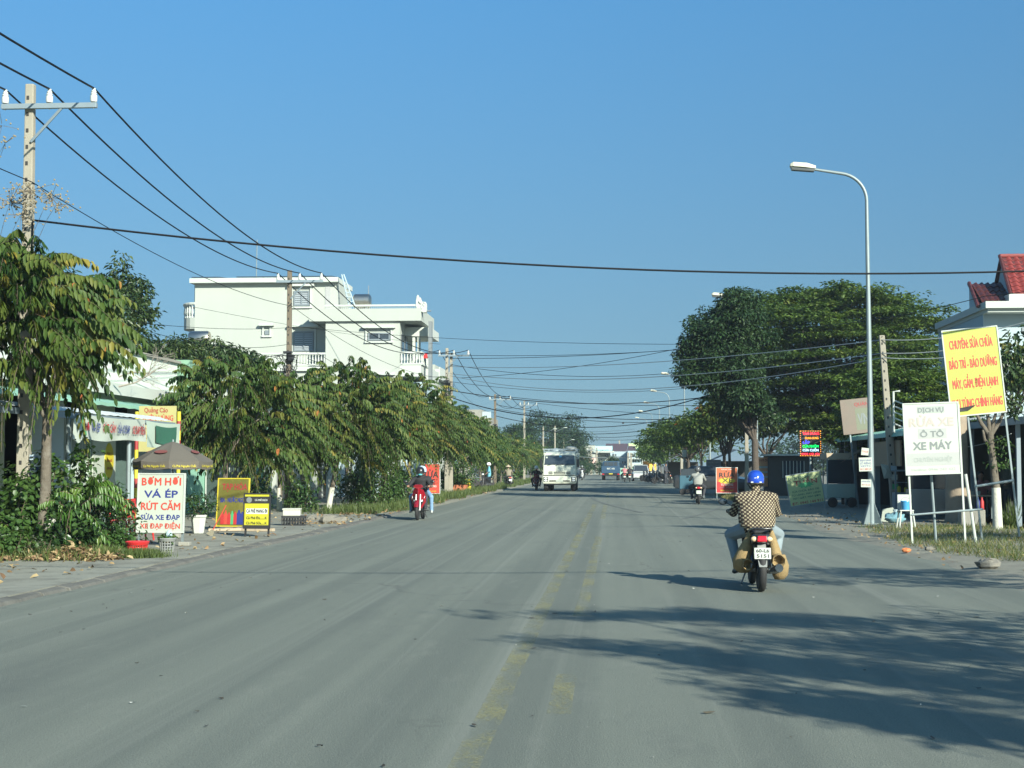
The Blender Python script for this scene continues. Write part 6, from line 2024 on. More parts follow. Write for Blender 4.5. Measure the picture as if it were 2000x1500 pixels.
for k in range(13):
    for (x, z) in ((-wl / 2 + .02 + (wl - .04) * k / 12, zc + hl / 2 - .02), (-wl / 2 + .02 + (wl - .04) * k / 12, zc - hl / 2 + .02), (-wl / 2 + .02, zc - hl / 2 + .04 + (hl - .08) * k / 12), (wl / 2 - .02, zc - hl / 2 + .04 + (hl - .08) * k / 12)):
        b = B(); b.box((x, -.004, z), (.022, .008, .022)); b.build('light', E_O, p)
b = B(); b.tube([(0, .1, 0), (0, .1, zc)], .04, 8); b.build('post', M_GALV, r)

# shed with barred window, orange board, kiosk
r = thing('shed', 'small grey shed with a white edged roof and barred window left of the LED board', 'shed', (P(1541, 950, 75).x, 75, .05))
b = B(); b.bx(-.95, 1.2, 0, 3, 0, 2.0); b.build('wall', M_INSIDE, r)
b = B(); b.bx(-1.1, 1.4, -.3, 3.2, 2.01, 2.09); b.build('roof', M_TRIM, r)
b = B(); b.bx(-.3, .75, -.03, 0, .9, 1.75); wn = b.build('window', M_GLASS, r)
for k in range(7):
    b = B(); x = -.3 + 1.05 * k / 6; b.tube([(x, -.05, .9), (x, -.05, 1.75)], .018, 5); b.build('bar', M_TRIM, wn)
r = thing('orange_board', 'orange and white menu board of a drinks stall left of the grey shed', 'sign', (P(1496, 950, 76).x, 76, .05))
zt_ = P(1496, 895, 76).z
p = plate(r, 'panel', -.55, .45, .45, zt_, 0, mat('pale_orange_panel', (.72, .36, .17), .6, .08), .05)
text(p, 'TRẠM DỪNG', (-.05, -.005, zt_ - .15), .8, .13, M_DKRED, bold=.02)
for k in range(3):
    plate(p, 'menu_strip', -.5, .38, zt_ - .55 - .25 * k, zt_ - .45 - .25 * k, -.003, M_WHITEPR, .002)
b = B(); b.bx(-.5, -.45, .05, .1, 0, 1); b.bx(.35, .4, .05, .1, 0, 1); b.build('leg', M_GALV, r)
q = P(1700, 840, 52)
r = thing('tilted_hoarding', 'big faded pinkish hoarding tilted behind the near lamp and the leaning pole', 'sign', (P(1712, 900, 52).x, 53.5, .05), rot=(0, math.radians(-6), .1))
z0, z1 = P(1710, 848, 53.5).z, P(1710, 780, 53.5).z
p = plate(r, 'panel', -.62, .48, z0, z1, 0, mat('faded_pink_vinyl', (.15, .115, .09), .6, .1, dirt=(.11, .12, .09), dirt_amt=.6), .04)
plate(p, 'green_panel', -.12, .42, z0 + .12, z1 - .35, -.003, mat('faded_green_vinyl', (.13, .145, .095), .6, .08), .002)
text(p, 'QUÁN', (.13, -.006, z1 - .2), .5, .12, M_DKRED); text(p, 'VN', (.15, -.008, (z0 + z1) / 2 - .1), .4, .4, M_GREYPR)
b = B(); b.bx(-.4, -.35, .04, .09, 0, z0 + .3); b.bx(.3, .35, .04, .09, 0, z0 + .3); b.build('leg', M_GALV, r)
# far kiosk roofs and boards along the right
for (px, py, Y, w, lab) in ((1385, 905, 96, 3.4, 'grey tarpaulin shelter behind the second motorcyclist'), (1300, 915, 125, 3.0, 'low stall roof behind the far parked vehicles')):
    q = P(px, py, Y)
    r = thing('tarp_shelter', lab, 'shelter', (q.x + w / 2, Y, .05))
    b = B(); b.loft([[(-w / 2, -1.5, 1.8), (0, -1.5, 2.5), (w / 2, -1.5, 1.9)], [(-w / 2, 2, 1.8), (0, 2, 2.6), (w / 2, 2, 1.9)]], closed=False, cap=False); b.build('tarpaulin', mat('grey_tarp', (.22, .23, .23), .8, .1), r)
    for sx in (-1, 1):
        b = B(); b.tube([(sx * w * .47, -1.4, 0), (sx * w * .47, -1.4, 1.85)], .03, 6); b.build('pole', M_GALV, r)
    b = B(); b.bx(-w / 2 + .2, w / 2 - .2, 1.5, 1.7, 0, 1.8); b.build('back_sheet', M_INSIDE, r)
q = P(1395, 940, 88)
sign('price_board', 'dark grey menu board with pale rows left of the right car wash sign', (P(1394, 940, 86).x, 86, .05), .85, .3, 1.85, M_FRAME, lines=[('NƯỚC MÍA', .1 + .14 * k, .7, .06, M_PALEGREYPR) for k in range(6)])
r = thing('drinks_cart', 'small blue drinks cart beside the second motorcyclist', 'cart', (P(1348, 945, 76).x, 77, .05))
b = B(); b.bx(-.5, .5, -.3, .3, .3, 1.0); b.build('body', mat('dull_teal_paint', (.03, .10, .14), .5), r, bevel=.02)
b = B(); b.bx(-.45, .45, -.28, .28, 1.005, 1.35); b.build('glass_case', M_GLASS, r)
for sx in (-.35, .35):
    b = B(); b.lathe([(.02, -.03), (.15, -.03), (.17, 0), (.15, .03), (.02, .03)], 14, (sx, -.34, .17), 'y'); b.build('wheel', M_RUBBER, r)
r = thing('white_post', 'thin pole with a small white box behind the second motorcyclist', 'post', (P(1337, 940, 84).x, 84, .05))
b = B(); b.tube([(0, 0, 0), (0, 0, 2.3)], .06, 8); b.build('pole', M_CONC, r)
b = B(); b.bx(-.12, .12, -.1, .06, 2.0, 2.4); b.build('meter_box', M_PANELW, r)
for (px, Y, lab) in ((1458, 74, 'concrete pole among the trees above the helmet of the near motorcyclist'), (1331, 122, 'thin rusty pole above the far right trees')):
    t = P(px, 845 if px == 1458 else 828, Y)
    utility_pole(lab, (t.x, Y, .05), t.z + (.6 if px == 1458 else 0), arm=False, holes=False, group=None)

# ------------------------------------------------------------------ things in and before the eatery
q = P(1872, 960, 41)
r = thing('cut_tree', 'thick bare grey trunk standing behind the white car wash board', 'tree', (q.x, 41, .05))
b = B(); b.tube([(0, 0, -.1), (0, 0, .2), (-.03, 0, 1.4), (-.02, 0, 2.9)], [.40, .36, .30, .27], 14); b.build('trunk', mat('lightened_trunk_bark', (.26, .21, .155), .9, .2, 5, bump=.6, bscale=14), r, smooth=True, sharp=80)  # bark colour lightened in place of sunlight the trunk does not get
q = P(1949, 1020, 38)
bt = Vector((P(1949, 1020, 36.6).x, 36.6, .05))
r = thing('young_tree', 'pruned young tree with a limewashed foot in front of the eatery', 'tree', bt)
b = B()
b.tube([(0, 0, -.1), (-.03, 0, 1.0), (-.12, 0, 1.9), (-.15, 0, 2.35)], [.115, .10, .085, .08], 10)
for (e, k) in (((-.55, 0, 2.95), .05), ((-.2, .1, 3.0), .055), ((.25, 0, 2.95), .05), ((.0, -.1, 2.9), .04)):
    b.tube([(-.15, 0, 2.25), ((e[0] - .15) / 2, 0, 2.55), e], [.06, .05, k * .6], 7)
b.tube([(-.1, 0, 2.0), (-.28, 0, 2.15), (-.32, 0, 2.4)], [.05, .04, .03], 6)
t_ = b.build('trunk', M_BARK, r, smooth=True, sharp=80)
b = B(); b.tube([(0, 0, -.1), (-.03, 0, 1.0)], [.122, .107], 10, cap=False); b.build('limewashed_base', M_LIMEWASH, t_, smooth=True, sharp=80)
leafy('sprout', M_VINE, r, clump_cloud((.05, 0, 1.75), (.32, .25, .42), 26, 9, 120, .1, (.07, .13), zmin=-1), .45)
leafy('upper_sprout', M_MANGO, r, clump_cloud((.1, 0, 3.05), (.7, .4, .25), 24, 10, 121, .15, (.12, .2), zmin=-1), .35)
tb = thing('dining_table', 'low folding table with cups inside the dark eatery', 'table', (P(1905, 980, 42).x, 42.5, .1))
b = B(); b.bx(-.6, .6, -.3, .3, .62, .65); b.build('tabletop', M_STAINLESS, tb)
for sx in (-.5, .5):
    for sy in (-.25, .25):
        b = B(); b.tube([(sx, sy, 0), (sx, sy, .62)], .018, 6); b.build('leg', M_GALV, tb)
for k in range(4):
    b = B(); b.lathe([(.035, 0), (.045, .11), (.04, .11), (.03, .01)], 10)
    o = b.build('cup', M_PANELW, None, smooth=True); o.location = (tb.location.x - .45 + .22 * k, 42.35 + .08 * (k % 2), .752)
    tag(o, ('leftmost white cup on the low eatery table', 'second white cup from the left on the eatery table', 'third white cup from the left on the eatery table', 'rightmost white cup on the low eatery table')[k], 'cup', 'white cups on the eatery table')
q = P(1835, 1000, 42)
r = thing('snack_counter', 'stainless snack counter with glass front behind the white board posts', 'counter', (P(1832, 980, 43).x, 43.5, .1))
b = B(); b.bx(-.75, .75, -.3, .3, .08, .8); b.build('body', mat('dull_steel', (.28, .3, .3), .35, .08, metal=.6), r, bevel=.01)
b = B(); b.bx(-.7, .4, -.28, .28, .805, 1.25); b.build('glass_case', M_GLASS, r, bevel=.01)
for k in range(3):
    b = B(); b.box((-.4 + .35 * k, -.1, 1.33), (.28, .25, .14)); b.build('food_tray', RNG.choice([M_PANELW, M_WOOD, M_PALEBLUE]), r)
q = P(1770, 990, 36)
r = thing('plastic_chair', 'white plastic chair under the crossbar, holding a blue bucket', 'chair', (P(1769, 1000, 37).x, 37, .05))
b = B(); b.bx(-.17, .17, -.17, .17, .42, .45); b.build('seat', M_PLASTIC_WHITE, r, bevel=.01)
b = B(); b.bx(-.17, .17, .15, .18, .455, .82); b.build('backrest', M_PLASTIC_WHITE, r, bevel=.01)
for sx in (-1, 1):
    for sy in (-1, 1):
        b = B(); b.tube([(sx * .14, sy * .14, .42), (sx * .19, sy * .19, 0)], .02, 6); b.build('leg', M_PLASTIC_WHITE, r)
r2 = thing('bucket', 'blue plastic bucket on the white chair by the eatery', 'bucket', (r.location.x - .01, 36.95, .502))
b = B(); b.lathe([(.09, 0), (.12, .2), (.13, .2), (.125, .22), (.115, .22), (.085, .02), (.01, .02)], 18); b.build('body', M_PLASTIC_BLUE, r2, smooth=True)
b = B(); b.tube([(.12 * math.cos(a), 0, .2 + .1 * math.sin(a)) for a in [math.pi * i / 10 for i in range(11)]], .005, 5); b.build('handle', M_GALV, r2)
q = G(1750, 1024, .05)
r = thing('rubbish_bag', 'knotted pale blue rubbish bag lying on the grass by the leaning pole', 'bag', (P(1753, 1012, 40).x, 40.3, .05))
b = B(); b.ell((0, 0, .13), (.29, .22, .15), 16, 10); o = b.build('bag', mat('pale_blue_film', (.15, .29, .34), .35, .35, 9, bump=1.0, bscale=9), r, smooth=True, sharp=25)
for v in o.data.vertices: v.co *= RNG.uniform(.76, 1.12)
b = B(); b.lathe([(.02, .24), (.04, .29), (.07, .36), (.01, .33)], 8); b.build('knot', M_PALEBLUE, r)
r = thing('white_board_scrap', 'white panel scrap leaning beside the rubbish bag', 'panel', (P(1733, 1010, 41).x, 41, .05), rot=(.25, .1, 0))
b = B(); b.prism([(-.17, 0), (.35, 0), (.1, .42), (-.17, .34)], 0, .02); b.build('panel', M_PANELW, r)
q = P(1860, 1010, 37)
r = thing('rubble_block', 'grey concrete block with bottles on it behind the white board', 'block', (P(1903, 1000, 38).x, 38.3, .05))
b = B(); b.bx(-.3, .3, -.2, .2, 0, .42); b.build('block', M_GREYCON, r, bevel=.02)
for k, (dx, m, lab) in enumerate(((.14, M_NAVY, 'dark blue bottle standing on the grey block by the eatery'), (.24, M_RED, 'small red bottle beside the dark blue one'))):
    b = B(); b.lathe([(.045, 0), (.05, .02), (.05, .2), (.02, .27), (.02, .31)], 12)
    o = b.build('bottle', m, None, smooth=True); o.location = (r.location.x + dx, 38.2, .472)
    tag(o, lab, 'bottle')
# grass on the right verge
n = 30000
gx = R.uniform(5.6, 12.5, n); gy = R.uniform(24.5, 38.5, n)
edge = 5.75 + .25 * np.sin(gy * .8) + .2 * np.sin(gy * 2.3) + np.maximum(0, gy - 34) * .22
dens = .5 + .5 * np.sin(gx * 1.9 + 2 * np.sin(gy * .9)) * np.sin(gy * 1.1 + 1.3)
k = (gx > edge) & (R.uniform(0, 1, n) < .25 + .75 * dens)
tag(grass_patch('rough grass patch round the sign posts on the right verge', np.stack([gx[k], gy[k]], 1), (.05, .17), (.1, 1.0), lean=.8))
n = 3500
hy = R.uniform(60, 76, n); hx_ = 4.9 + np.abs(R.normal(0, .6, n))
tag(grass_patch('dry yellow grass round the right car wash sign', np.stack([hx_ + .2, hy], 1), (.08, .25), (.55, 1.0)))
n = 700
pos = np.stack([R.uniform(5.0, 9, n), R.uniform(22, 48, n), np.full(n, .07)], 1)
d = rand_dirs(n) * np.array([1, 1, .3]); up = unit(R.normal(0, .4, (n, 3)) + np.array([0, 0, 1.0])); l = R.uniform(.03, .1, n)
V, T, k = leaves(pos, d, up, l, l * .7, FINE)
tag(np_mesh('dry_leaves', M_DRYLEAF, V, T, np.repeat(R.uniform(0, 1, n), k)), 'dry leaves and chips along the right road edge', 'leaves', kind='stuff')
for i, (px, py, s, lab) in enumerate(((1770, 1078, .09, 'orange brick scrap at the grass edge below the white board'), (1815, 1075, .10, 'pale stone lying on the right road edge'), (1930, 1110, .2, 'flat broken slab at the right road edge'))):
    q = G(px, py, .03)
    b = B(); b.ell((0, 0, s * .3), (s, s * .7, s * .45), 8, 5)
    o = b.build('stone', mat('brick_orange', (.5, .17, .06), .8) if i == 0 else M_STONE)
    for v in o.data.vertices: v.co *= RNG.uniform(.8, 1.15)
    o.location = q
    tag(o, lab, 'stone')
r = thing('tall_weed', 'tall arching weed in front of the eatery at the right edge', 'weed', (P(1975, 1010, 37).x, 37, .05))
n = 60
a = R.uniform(0, 6.28, n); pos = np.stack([R.normal(0, .08, n), R.normal(0, .08, n), np.zeros(n)], 1)
d = np.stack([np.cos(a) * .6, np.sin(a) * .6, np.ones(n)], 1); up = np.stack([np.cos(a), np.sin(a), np.full(n, .3)], 1); l = R.uniform(.4, 1.0, n)
V, T, k = leaves(pos, d, up, l, np.full(n, .03), BLADE)
np_mesh('blade', M_WEED, V, T, np.repeat(R.uniform(0, .5, n), k), r)['kind'] = 'stuff'
# ------------------------------------------------------------------ people: one continuous body grown from overlapping forms
M_SKIN = mat('tanned_skin', (.27, .145, .095), .5, .06, 8)
M_HAIR = mat('black_hair', (.015, .013, .012), .45, .1, 20)
M_SHOE = mat('dark_shoe', (.03, .028, .027), .5)


def patterned_shirt():
    m, t, p, N, L = nodes_of('brown_shirt_cream_checks')
    g = N('ShaderNodeTexCoord').outputs['Object']
    sx = N('ShaderNodeSeparateXYZ')
    L(g, sx.inputs[0])

    def mth(op, a, b=0.0):
        n = N('ShaderNodeMath'); n.operation = op
        for k, v in enumerate((a, b)):
            if isinstance(v, (int, float)): n.inputs[k].default_value = v
            else: L(v, n.inputs[k])
        return n.outputs[0]
    k = 1 / 0.050
    w = mth('MULTIPLY', mth('SINE', mth('MULTIPLY', sx.outputs['Z'], 9.0)), 0.012)
    u = mth('MULTIPLY', mth('ADD', mth('ADD', sx.outputs['X'], mth('MULTIPLY', sx.outputs['Y'], .35)), w), k)
    v = mth('MULTIPLY', mth('ADD', sx.outputs['Z'], mth('MULTIPLY', sx.outputs['Y'], .08)), k)
    def cell(off):
        fu = mth('ABSOLUTE', mth('SUBTRACT', mth('FRACT', mth('ADD', u, off)), .5))
        fv = mth('ABSOLUTE', mth('SUBTRACT', mth('FRACT', mth('ADD', v, off)), .5))
        return mth('LESS_THAN', mth('MAXIMUM', fu, fv), .195)
    f = mth('MAXIMUM', cell(0.0), cell(.5))
    c = mix(t, f, (.040, .025, .018), (.37, .32, .21))
    L(c, p.inputs['Base Color'])
    p.inputs['Roughness'].default_value = .85
    b = N('ShaderNodeBump'); b.inputs['Strength'].default_value = .9; b.inputs['Distance'].default_value = .05
    L(noise(t, g, 8, 3), b.inputs['Height']); L(b.outputs[0], p.inputs['Normal'])
    return m


M_CHECK = patterned_shirt()


def cloth_mat(name, col): return mat(name, col, .85, .1, 6, bump=.3, bscale=10)


C_GREYB, C_BLACK, C_GREY, C_BLUE, C_JEANS, C_DARK, C_PINK, C_WHITE, C_KHAKI = [cloth_mat(n, c) for n, c in (('grey_blue_trouser_cloth', (.20, .245, .265)), ('black_cloth', (.018, .018, .02)), ('pale_grey_cloth', (.24, .245, .225)), ('sky_blue_cloth', (.13, .36, .46)), ('blue_denim', (.16, .27, .42)), ('dark_trouser_cloth', (.035, .037, .045)), ('pink_cloth', (.38, .15, .16)), ('white_cloth', (.42, .43, .41)), ('khaki_cloth', (.2, .175, .125)))]
SEATED = dict(pel=(0, -.13, .80), spn=(0, -.10, .98), che=(0, -.03, 1.14), nek=(0, .02, 1.255), hed=(0, .045, 1.38), sho=(.20, -.02, 1.17), elb=(.315, .16, .98), wri=(.31, .40, .98), hip=(.10, -.10, .78), kne=(.30, .30, .68), ank=(.22, .10, .27), toe=(.25, .28, .22))
STAND = dict(pel=(0, 0, .90), spn=(0, 0, 1.08), che=(0, .01, 1.26), nek=(0, .0, 1.44), hed=(0, .02, 1.57), sho=(.18, 0, 1.38), elb=(.24, .04, 1.12), wri=(.22, .22, .98), hip=(.09, 0, .88), kne=(.11, .04, .48), ank=(.11, 0, .08), toe=(.13, .16, .04))
STOOL = dict(pel=(0, -.05, .48), spn=(0, -.03, .66), che=(0, .02, .84), nek=(0, .05, 1.0), hed=(0, .08, 1.13), sho=(.18, .02, .95), elb=(.25, .16, .72), wri=(.16, .36, .68), hip=(.09, -.02, .47), kne=(.14, .38, .47), ank=(.13, .34, .08), toe=(.14, .5, .04))


def person(label, loc, rz, pose, shirt, trousers, group=None, voxel=.022, sleeve=1.0, shorts=False, bulk=1.0, belly=1.0, hscale=1.0, helmet=None, hat=None, mask=None, hair=True, fingers=False, grip=True, scale=1.0, shoe=None, skin=None):
    """sleeve: 1 long, .5 short. Built facing +Y."""
    J = {k: Vector(v) for k, v in pose.items()}
    mir = lambda v, s: Vector((v.x * s, v.y, v.z))
    r = thing('person', label, 'person', loc, rz, group)
    r.scale = (scale,) * 3
    b = B()
    segs = []

    def cap(p, q, r0, r1, key, n=10):
        L_ = (q - p)
        d = L_.normalized()
        pts, rr = [], []
        for a in (-1, -.8, -.45, 0):
            pts.append(p + d * r0 * a); rr.append(max(.003, r0 * math.sqrt(max(0, 1 - a * a))))
        pts.append(p.lerp(q, .5)); rr.append((r0 + r1) / 2 * 1.02)
        for a in (0, .45, .8, 1):
            pts.append(q + d * r1 * a); rr.append(max(.003, r1 * math.sqrt(max(0, 1 - a * a))))
        b.tube(pts, rr, n)
        segs.append((p, q, max(r0, r1), key))
    def torso(items, key):
        rings = []
        for c, rx, ry in items:
            rings.append([c + Vector((rx * math.cos(2 * math.pi * j / 18), ry * math.sin(2 * math.pi * j / 18), 0)) for j in range(18)])
        b.loft(rings)
        for i in range(len(items) - 1): segs.append((items[i][0], items[i + 1][0], items[i][1] * .8, key))
    P_, S_, C_, N_, H_ = J['pel'], J['spn'], J['che'], J['nek'], J['hed']
    k = bulk
    torso([(P_ - Vector((0, 0, .10)), .10 * k, .08 * k), (P_ - Vector((0, 0, .05)), .165 * k, .12 * k), (P_ + Vector((0, 0, .03)), .175 * k, .13 * k)], 't')
    torso([(P_ + Vector((0, 0, .0)), .182 * k * belly, .135 * k), (P_.lerp(S_, .5), .19 * k * belly, .14 * k), (S_, .19 * k * belly, .135 * k), (C_, .20 * k * (1 + belly) / 2, .125 * k), (C_.lerp(N_, .45), .175 * k, .105 * k), (C_.lerp(N_, .62), .10 * k, .08 * k)], 's')
    cap(C_.lerp(N_, .72), N_.lerp(H_, .5), .060, .056, 'k')
    b.ell(H_ + Vector((0, .0, .015)), (.076, .095, .112), 14, 10)
    b.ell(H_ + Vector((0, .028, -.055)), (.056, .066, .058), 12, 8)
    b.ell(H_ + Vector((0, .098, -.012)), (.013, .02, .022), 8, 6)
    for s in (-1, 1):
        b.ell(H_ + Vector((s * .078, -.005, -.005)), (.012, .02, .032), 8, 6)
    segs.append((H_ - Vector((0, 0, .06)), H_ + Vector((0, 0, .05)), .09, 'k'))
    for s in (-1, 1):
        sh, el, wr, hp, kn, an, to = [mir(J[n], s) for n in ('sho', 'elb', 'wri', 'hip', 'kne', 'ank', 'toe')]
        lo = 's' if sleeve > .6 else 'k'
        cap(mir(J['che'], s) + Vector((s * .08, 0, .03)), sh, .085 * k, .075 * k, 's')
        cap(sh, el, .066 * k, .052 * k, 's')
        cap(el, wr.lerp(el, .05), .05 * (k if lo == 's' else .85), .036 if lo == 'k' else .043, lo)
        d = (wr - el).normalized()
        cap(wr, wr + d * .05, .03, .036, 'k')
        palm = wr + d * .075
        if fingers:
            b.M = None
            side = Vector((1, 0, 0))
            for i, L_ in enumerate((.062, .072, .067, .052)):
                o = palm + side * (i - 1.5) * .019 * s * -1 + Vector((0, 0, .012))
                m1 = o + Vector((0, .035, .008)) * (L_ / .07); m2 = m1 + Vector((0, .012, -.034)) * (L_ / .07); m3 = m2 + Vector((0, -.022, -.016)) * (L_ / .07)
                b.tube([o, m1, m2, m3], [.0095, .009, .0085, .007], 8)
                segs.append((o, m3, .01, 'k'))
            o = wr + d * .03 - side * s * .022
            b.tube([o, o + Vector((-s * .022, .02, -.02)), o + Vector((-s * .012, .045, -.042))], [.012, .0105, .008], 8)
            segs.append((o, o + Vector((0, .04, -.04)), .01, 'k'))
            b.ell(palm - d * .012, (.04, .04, .018), 10, 6)
        else:
            b.ell(palm, (.038, .045, .03), 8, 6)
            cap(palm, palm + Vector((s * -.03, .02, -.02)), .014, .012, 'k', 6)
        segs.append((wr, palm, .035, 'k'))
        cap(hp, kn, .098 * k, .074 * k, 't')
        cap(kn, kn.lerp(an, .45), .066 * k, .06 * k, 'k' if shorts else 't')
        cap(kn.lerp(an, .4), an, .058 * k, .042 if shorts else .055, 'k' if shorts else 't')
        cap(an - Vector((0, .03, .02)), to, .042, .036, 'f')
    tmp = b.build('tmp', M_SKIN)
    m = tmp.modifiers.new('r', 'REMESH'); m.mode = 'VOXEL'; m.voxel_size = voxel
    m = tmp.modifiers.new('s', 'SMOOTH'); m.factor = .5; m.iterations = 3 if fingers else 2
    dg = bpy.context.evaluated_depsgraph_get()
    me = bpy.data.meshes.new_from_object(tmp.evaluated_get(dg))
    bpy.data.objects.remove(tmp)
    me.materials.clear()
    for mm in (skin or M_SKIN, shirt, trousers, shoe or M_SHOE): me.materials.append(mm)
    n = len(me.polygons)
    cc = np.empty(n * 3); me.polygons.foreach_get('center', cc); cc = cc.reshape(n, 3)
    best, idx = np.full(n, 1e9), np.zeros(n, int)
    for p, q, rr, key in segs:
        p, q = np.array(p), np.array(q)
        d = q - p
        t = np.clip(((cc - p) @ d) / max(d @ d, 1e-9), 0, 1)
        dist = np.linalg.norm(cc - (p + t[:, None] * d), axis=1) - rr
        w = dist < best
        best[w] = dist[w]; idx[w] = {'k': 0, 's': 1, 't': 2, 'f': 3}[key]
    me.polygons.foreach_set('material_index', idx.astype(np.int32))
    me.polygons.foreach_set('use_smooth', np.ones(n, bool))
    me.update()
    body = link('body', me, r)
    top = H_ + Vector((0, 0, .03))
    if hair and not helmet:
        q = B(); q.ell(top + Vector((0, -.018, .02)), (.084, .098, .095), 14, 9); q.build('hair', M_HAIR, r, smooth=True)
    for s in (-1, 1):
        q = B(); q.ell(H_ + Vector((s * .03, .092, .012)), (.011, .006, .007), 8, 5); q.build('eye', M_HAIR, r, smooth=True)
    if helmet:
        q = B()
        prof = [(a * hscale, c * hscale) for a, c in [(.02, .135), (.06, .128), (.095, .10), (.118, .06), (.127, .015), (.126, -.03), (.120, -.062), (.112, -.062), (.115, -.02), (.10, .06), (.02, .11)]]
        q.lathe(prof, 24, top)
        h = q.build('helmet', helmet, r, smooth=True, sharp=70)
        for v in h.data.vertices: v.co.y = top.y - .005 + (v.co.y - top.y) * 1.13
        q = B(); q.lathe([(a * hscale, c * hscale) for a, c in ((.1225, -.048), (.1285, -.046), (.1285, -.062), (.1225, -.064))], 24, top); e = q.build('rim', M_PLASTIC_BLACK, h, smooth=True)
        for v in e.data.vertices: v.co.y = top.y - .005 + (v.co.y - top.y) * 1.13
        if voxel < .015:
            for s in (-1, 1):
                q = B(); q.box((top.x + s * .055, top.y - .005 - .131 * hscale, top.z - .035), (.03, .012, .015)); q.build('helmet_badge', M_WHITEPR, h)
            q = B(); q.box((top.x, top.y - .005 - .138 * hscale, top.z + .02), (.05, .006, .01)); q.build('helmet_mark', M_WHITEPR, h)
            for s in (-1, 1):
                q = B(); q.tube([top + Vector((s * .105, .02, -.05)), H_ + Vector((s * .08, .04, -.06)), H_ + Vector((s * .02, .06, -.125))], .008, 5); q.build('chin_strap', M_PLASTIC_BLACK, r)
    if hat:
        q = B(); q.lathe([(.005, .17), (.06, .12), (.22, 0), (.215, -.005), (.05, .10), (.005, .12)], 20, top + Vector((0, 0, .02))); q.build('conical_hat', hat, r)
    if mask:
        q = B(); q.ell(H_ + Vector((0, .045, -.045)), (.07, .075, .052), 14, 8); q.build('face_mask', mask, r, smooth=True)
    return r


# ------------------------------------------------------------------ motorcycles, built facing +Y with the ground under the wheels at z = 0
M_BIKEBLK = mat('black_bike_plastic', (.018, .018, .02), .3, .05, coat=.3)
M_ENG = mat('engine_metal', (.16, .16, .16), .4, .15, 8, metal=.7)
M_MUFF = mat('muffler_steel', (.30, .29, .28), .3, .1, 5, metal=.9)
M_TAILR = mat('red_tail_lens', (.55, .01, .02), .15, .03, coat=.5)
M_TAILA = mat('clear_amber_lens', (.62, .45, .28), .15, .05, coat=.5)
M_HEADL = mat('headlamp_lens', (.75, .78, .78), .08, .03, coat=.6)
M_SEAT = mat('black_vinyl_seat', (.022, .022, .023), .5, .1)


def wheel(root, name, y, r, w, spokes=10):
    b = B()
    ri = r - w * .8
    b.lathe([(ri, -w * .42), (r - w * .35, -w * .5), (r - w * .08, -w * .32), (r, 0), (r - w * .08, w * .32), (r - w * .35, w * .5), (ri, w * .42)], 32, (0, y, r), 'x')
    t = b.build(name, M_RUBBER, root, smooth=True, sharp=60)
    b = B()
    b.lathe([(ri, -w * .3), (ri + .004, -w * .3), (ri + .004, w * .3), (ri, w * .3), (ri - .018, w * .2), (ri - .018, -w * .2)], 28, (0, y, r), 'x')
    b.lathe([(.01, -.05), (.05, -.05), (.05, .05), (.01, .05)], 14, (0, y, r), 'x')
    for i in range(spokes):
        a = 2 * math.pi * i / spokes
        b.tube([(0, y + .04 * math.cos(a), r + .04 * math.sin(a)), (0, y + (ri - .01) * math.cos(a), r + (ri - .01) * math.sin(a))], .007, 4)
    b.build('rim', M_ENG, t, smooth=True)
    return t


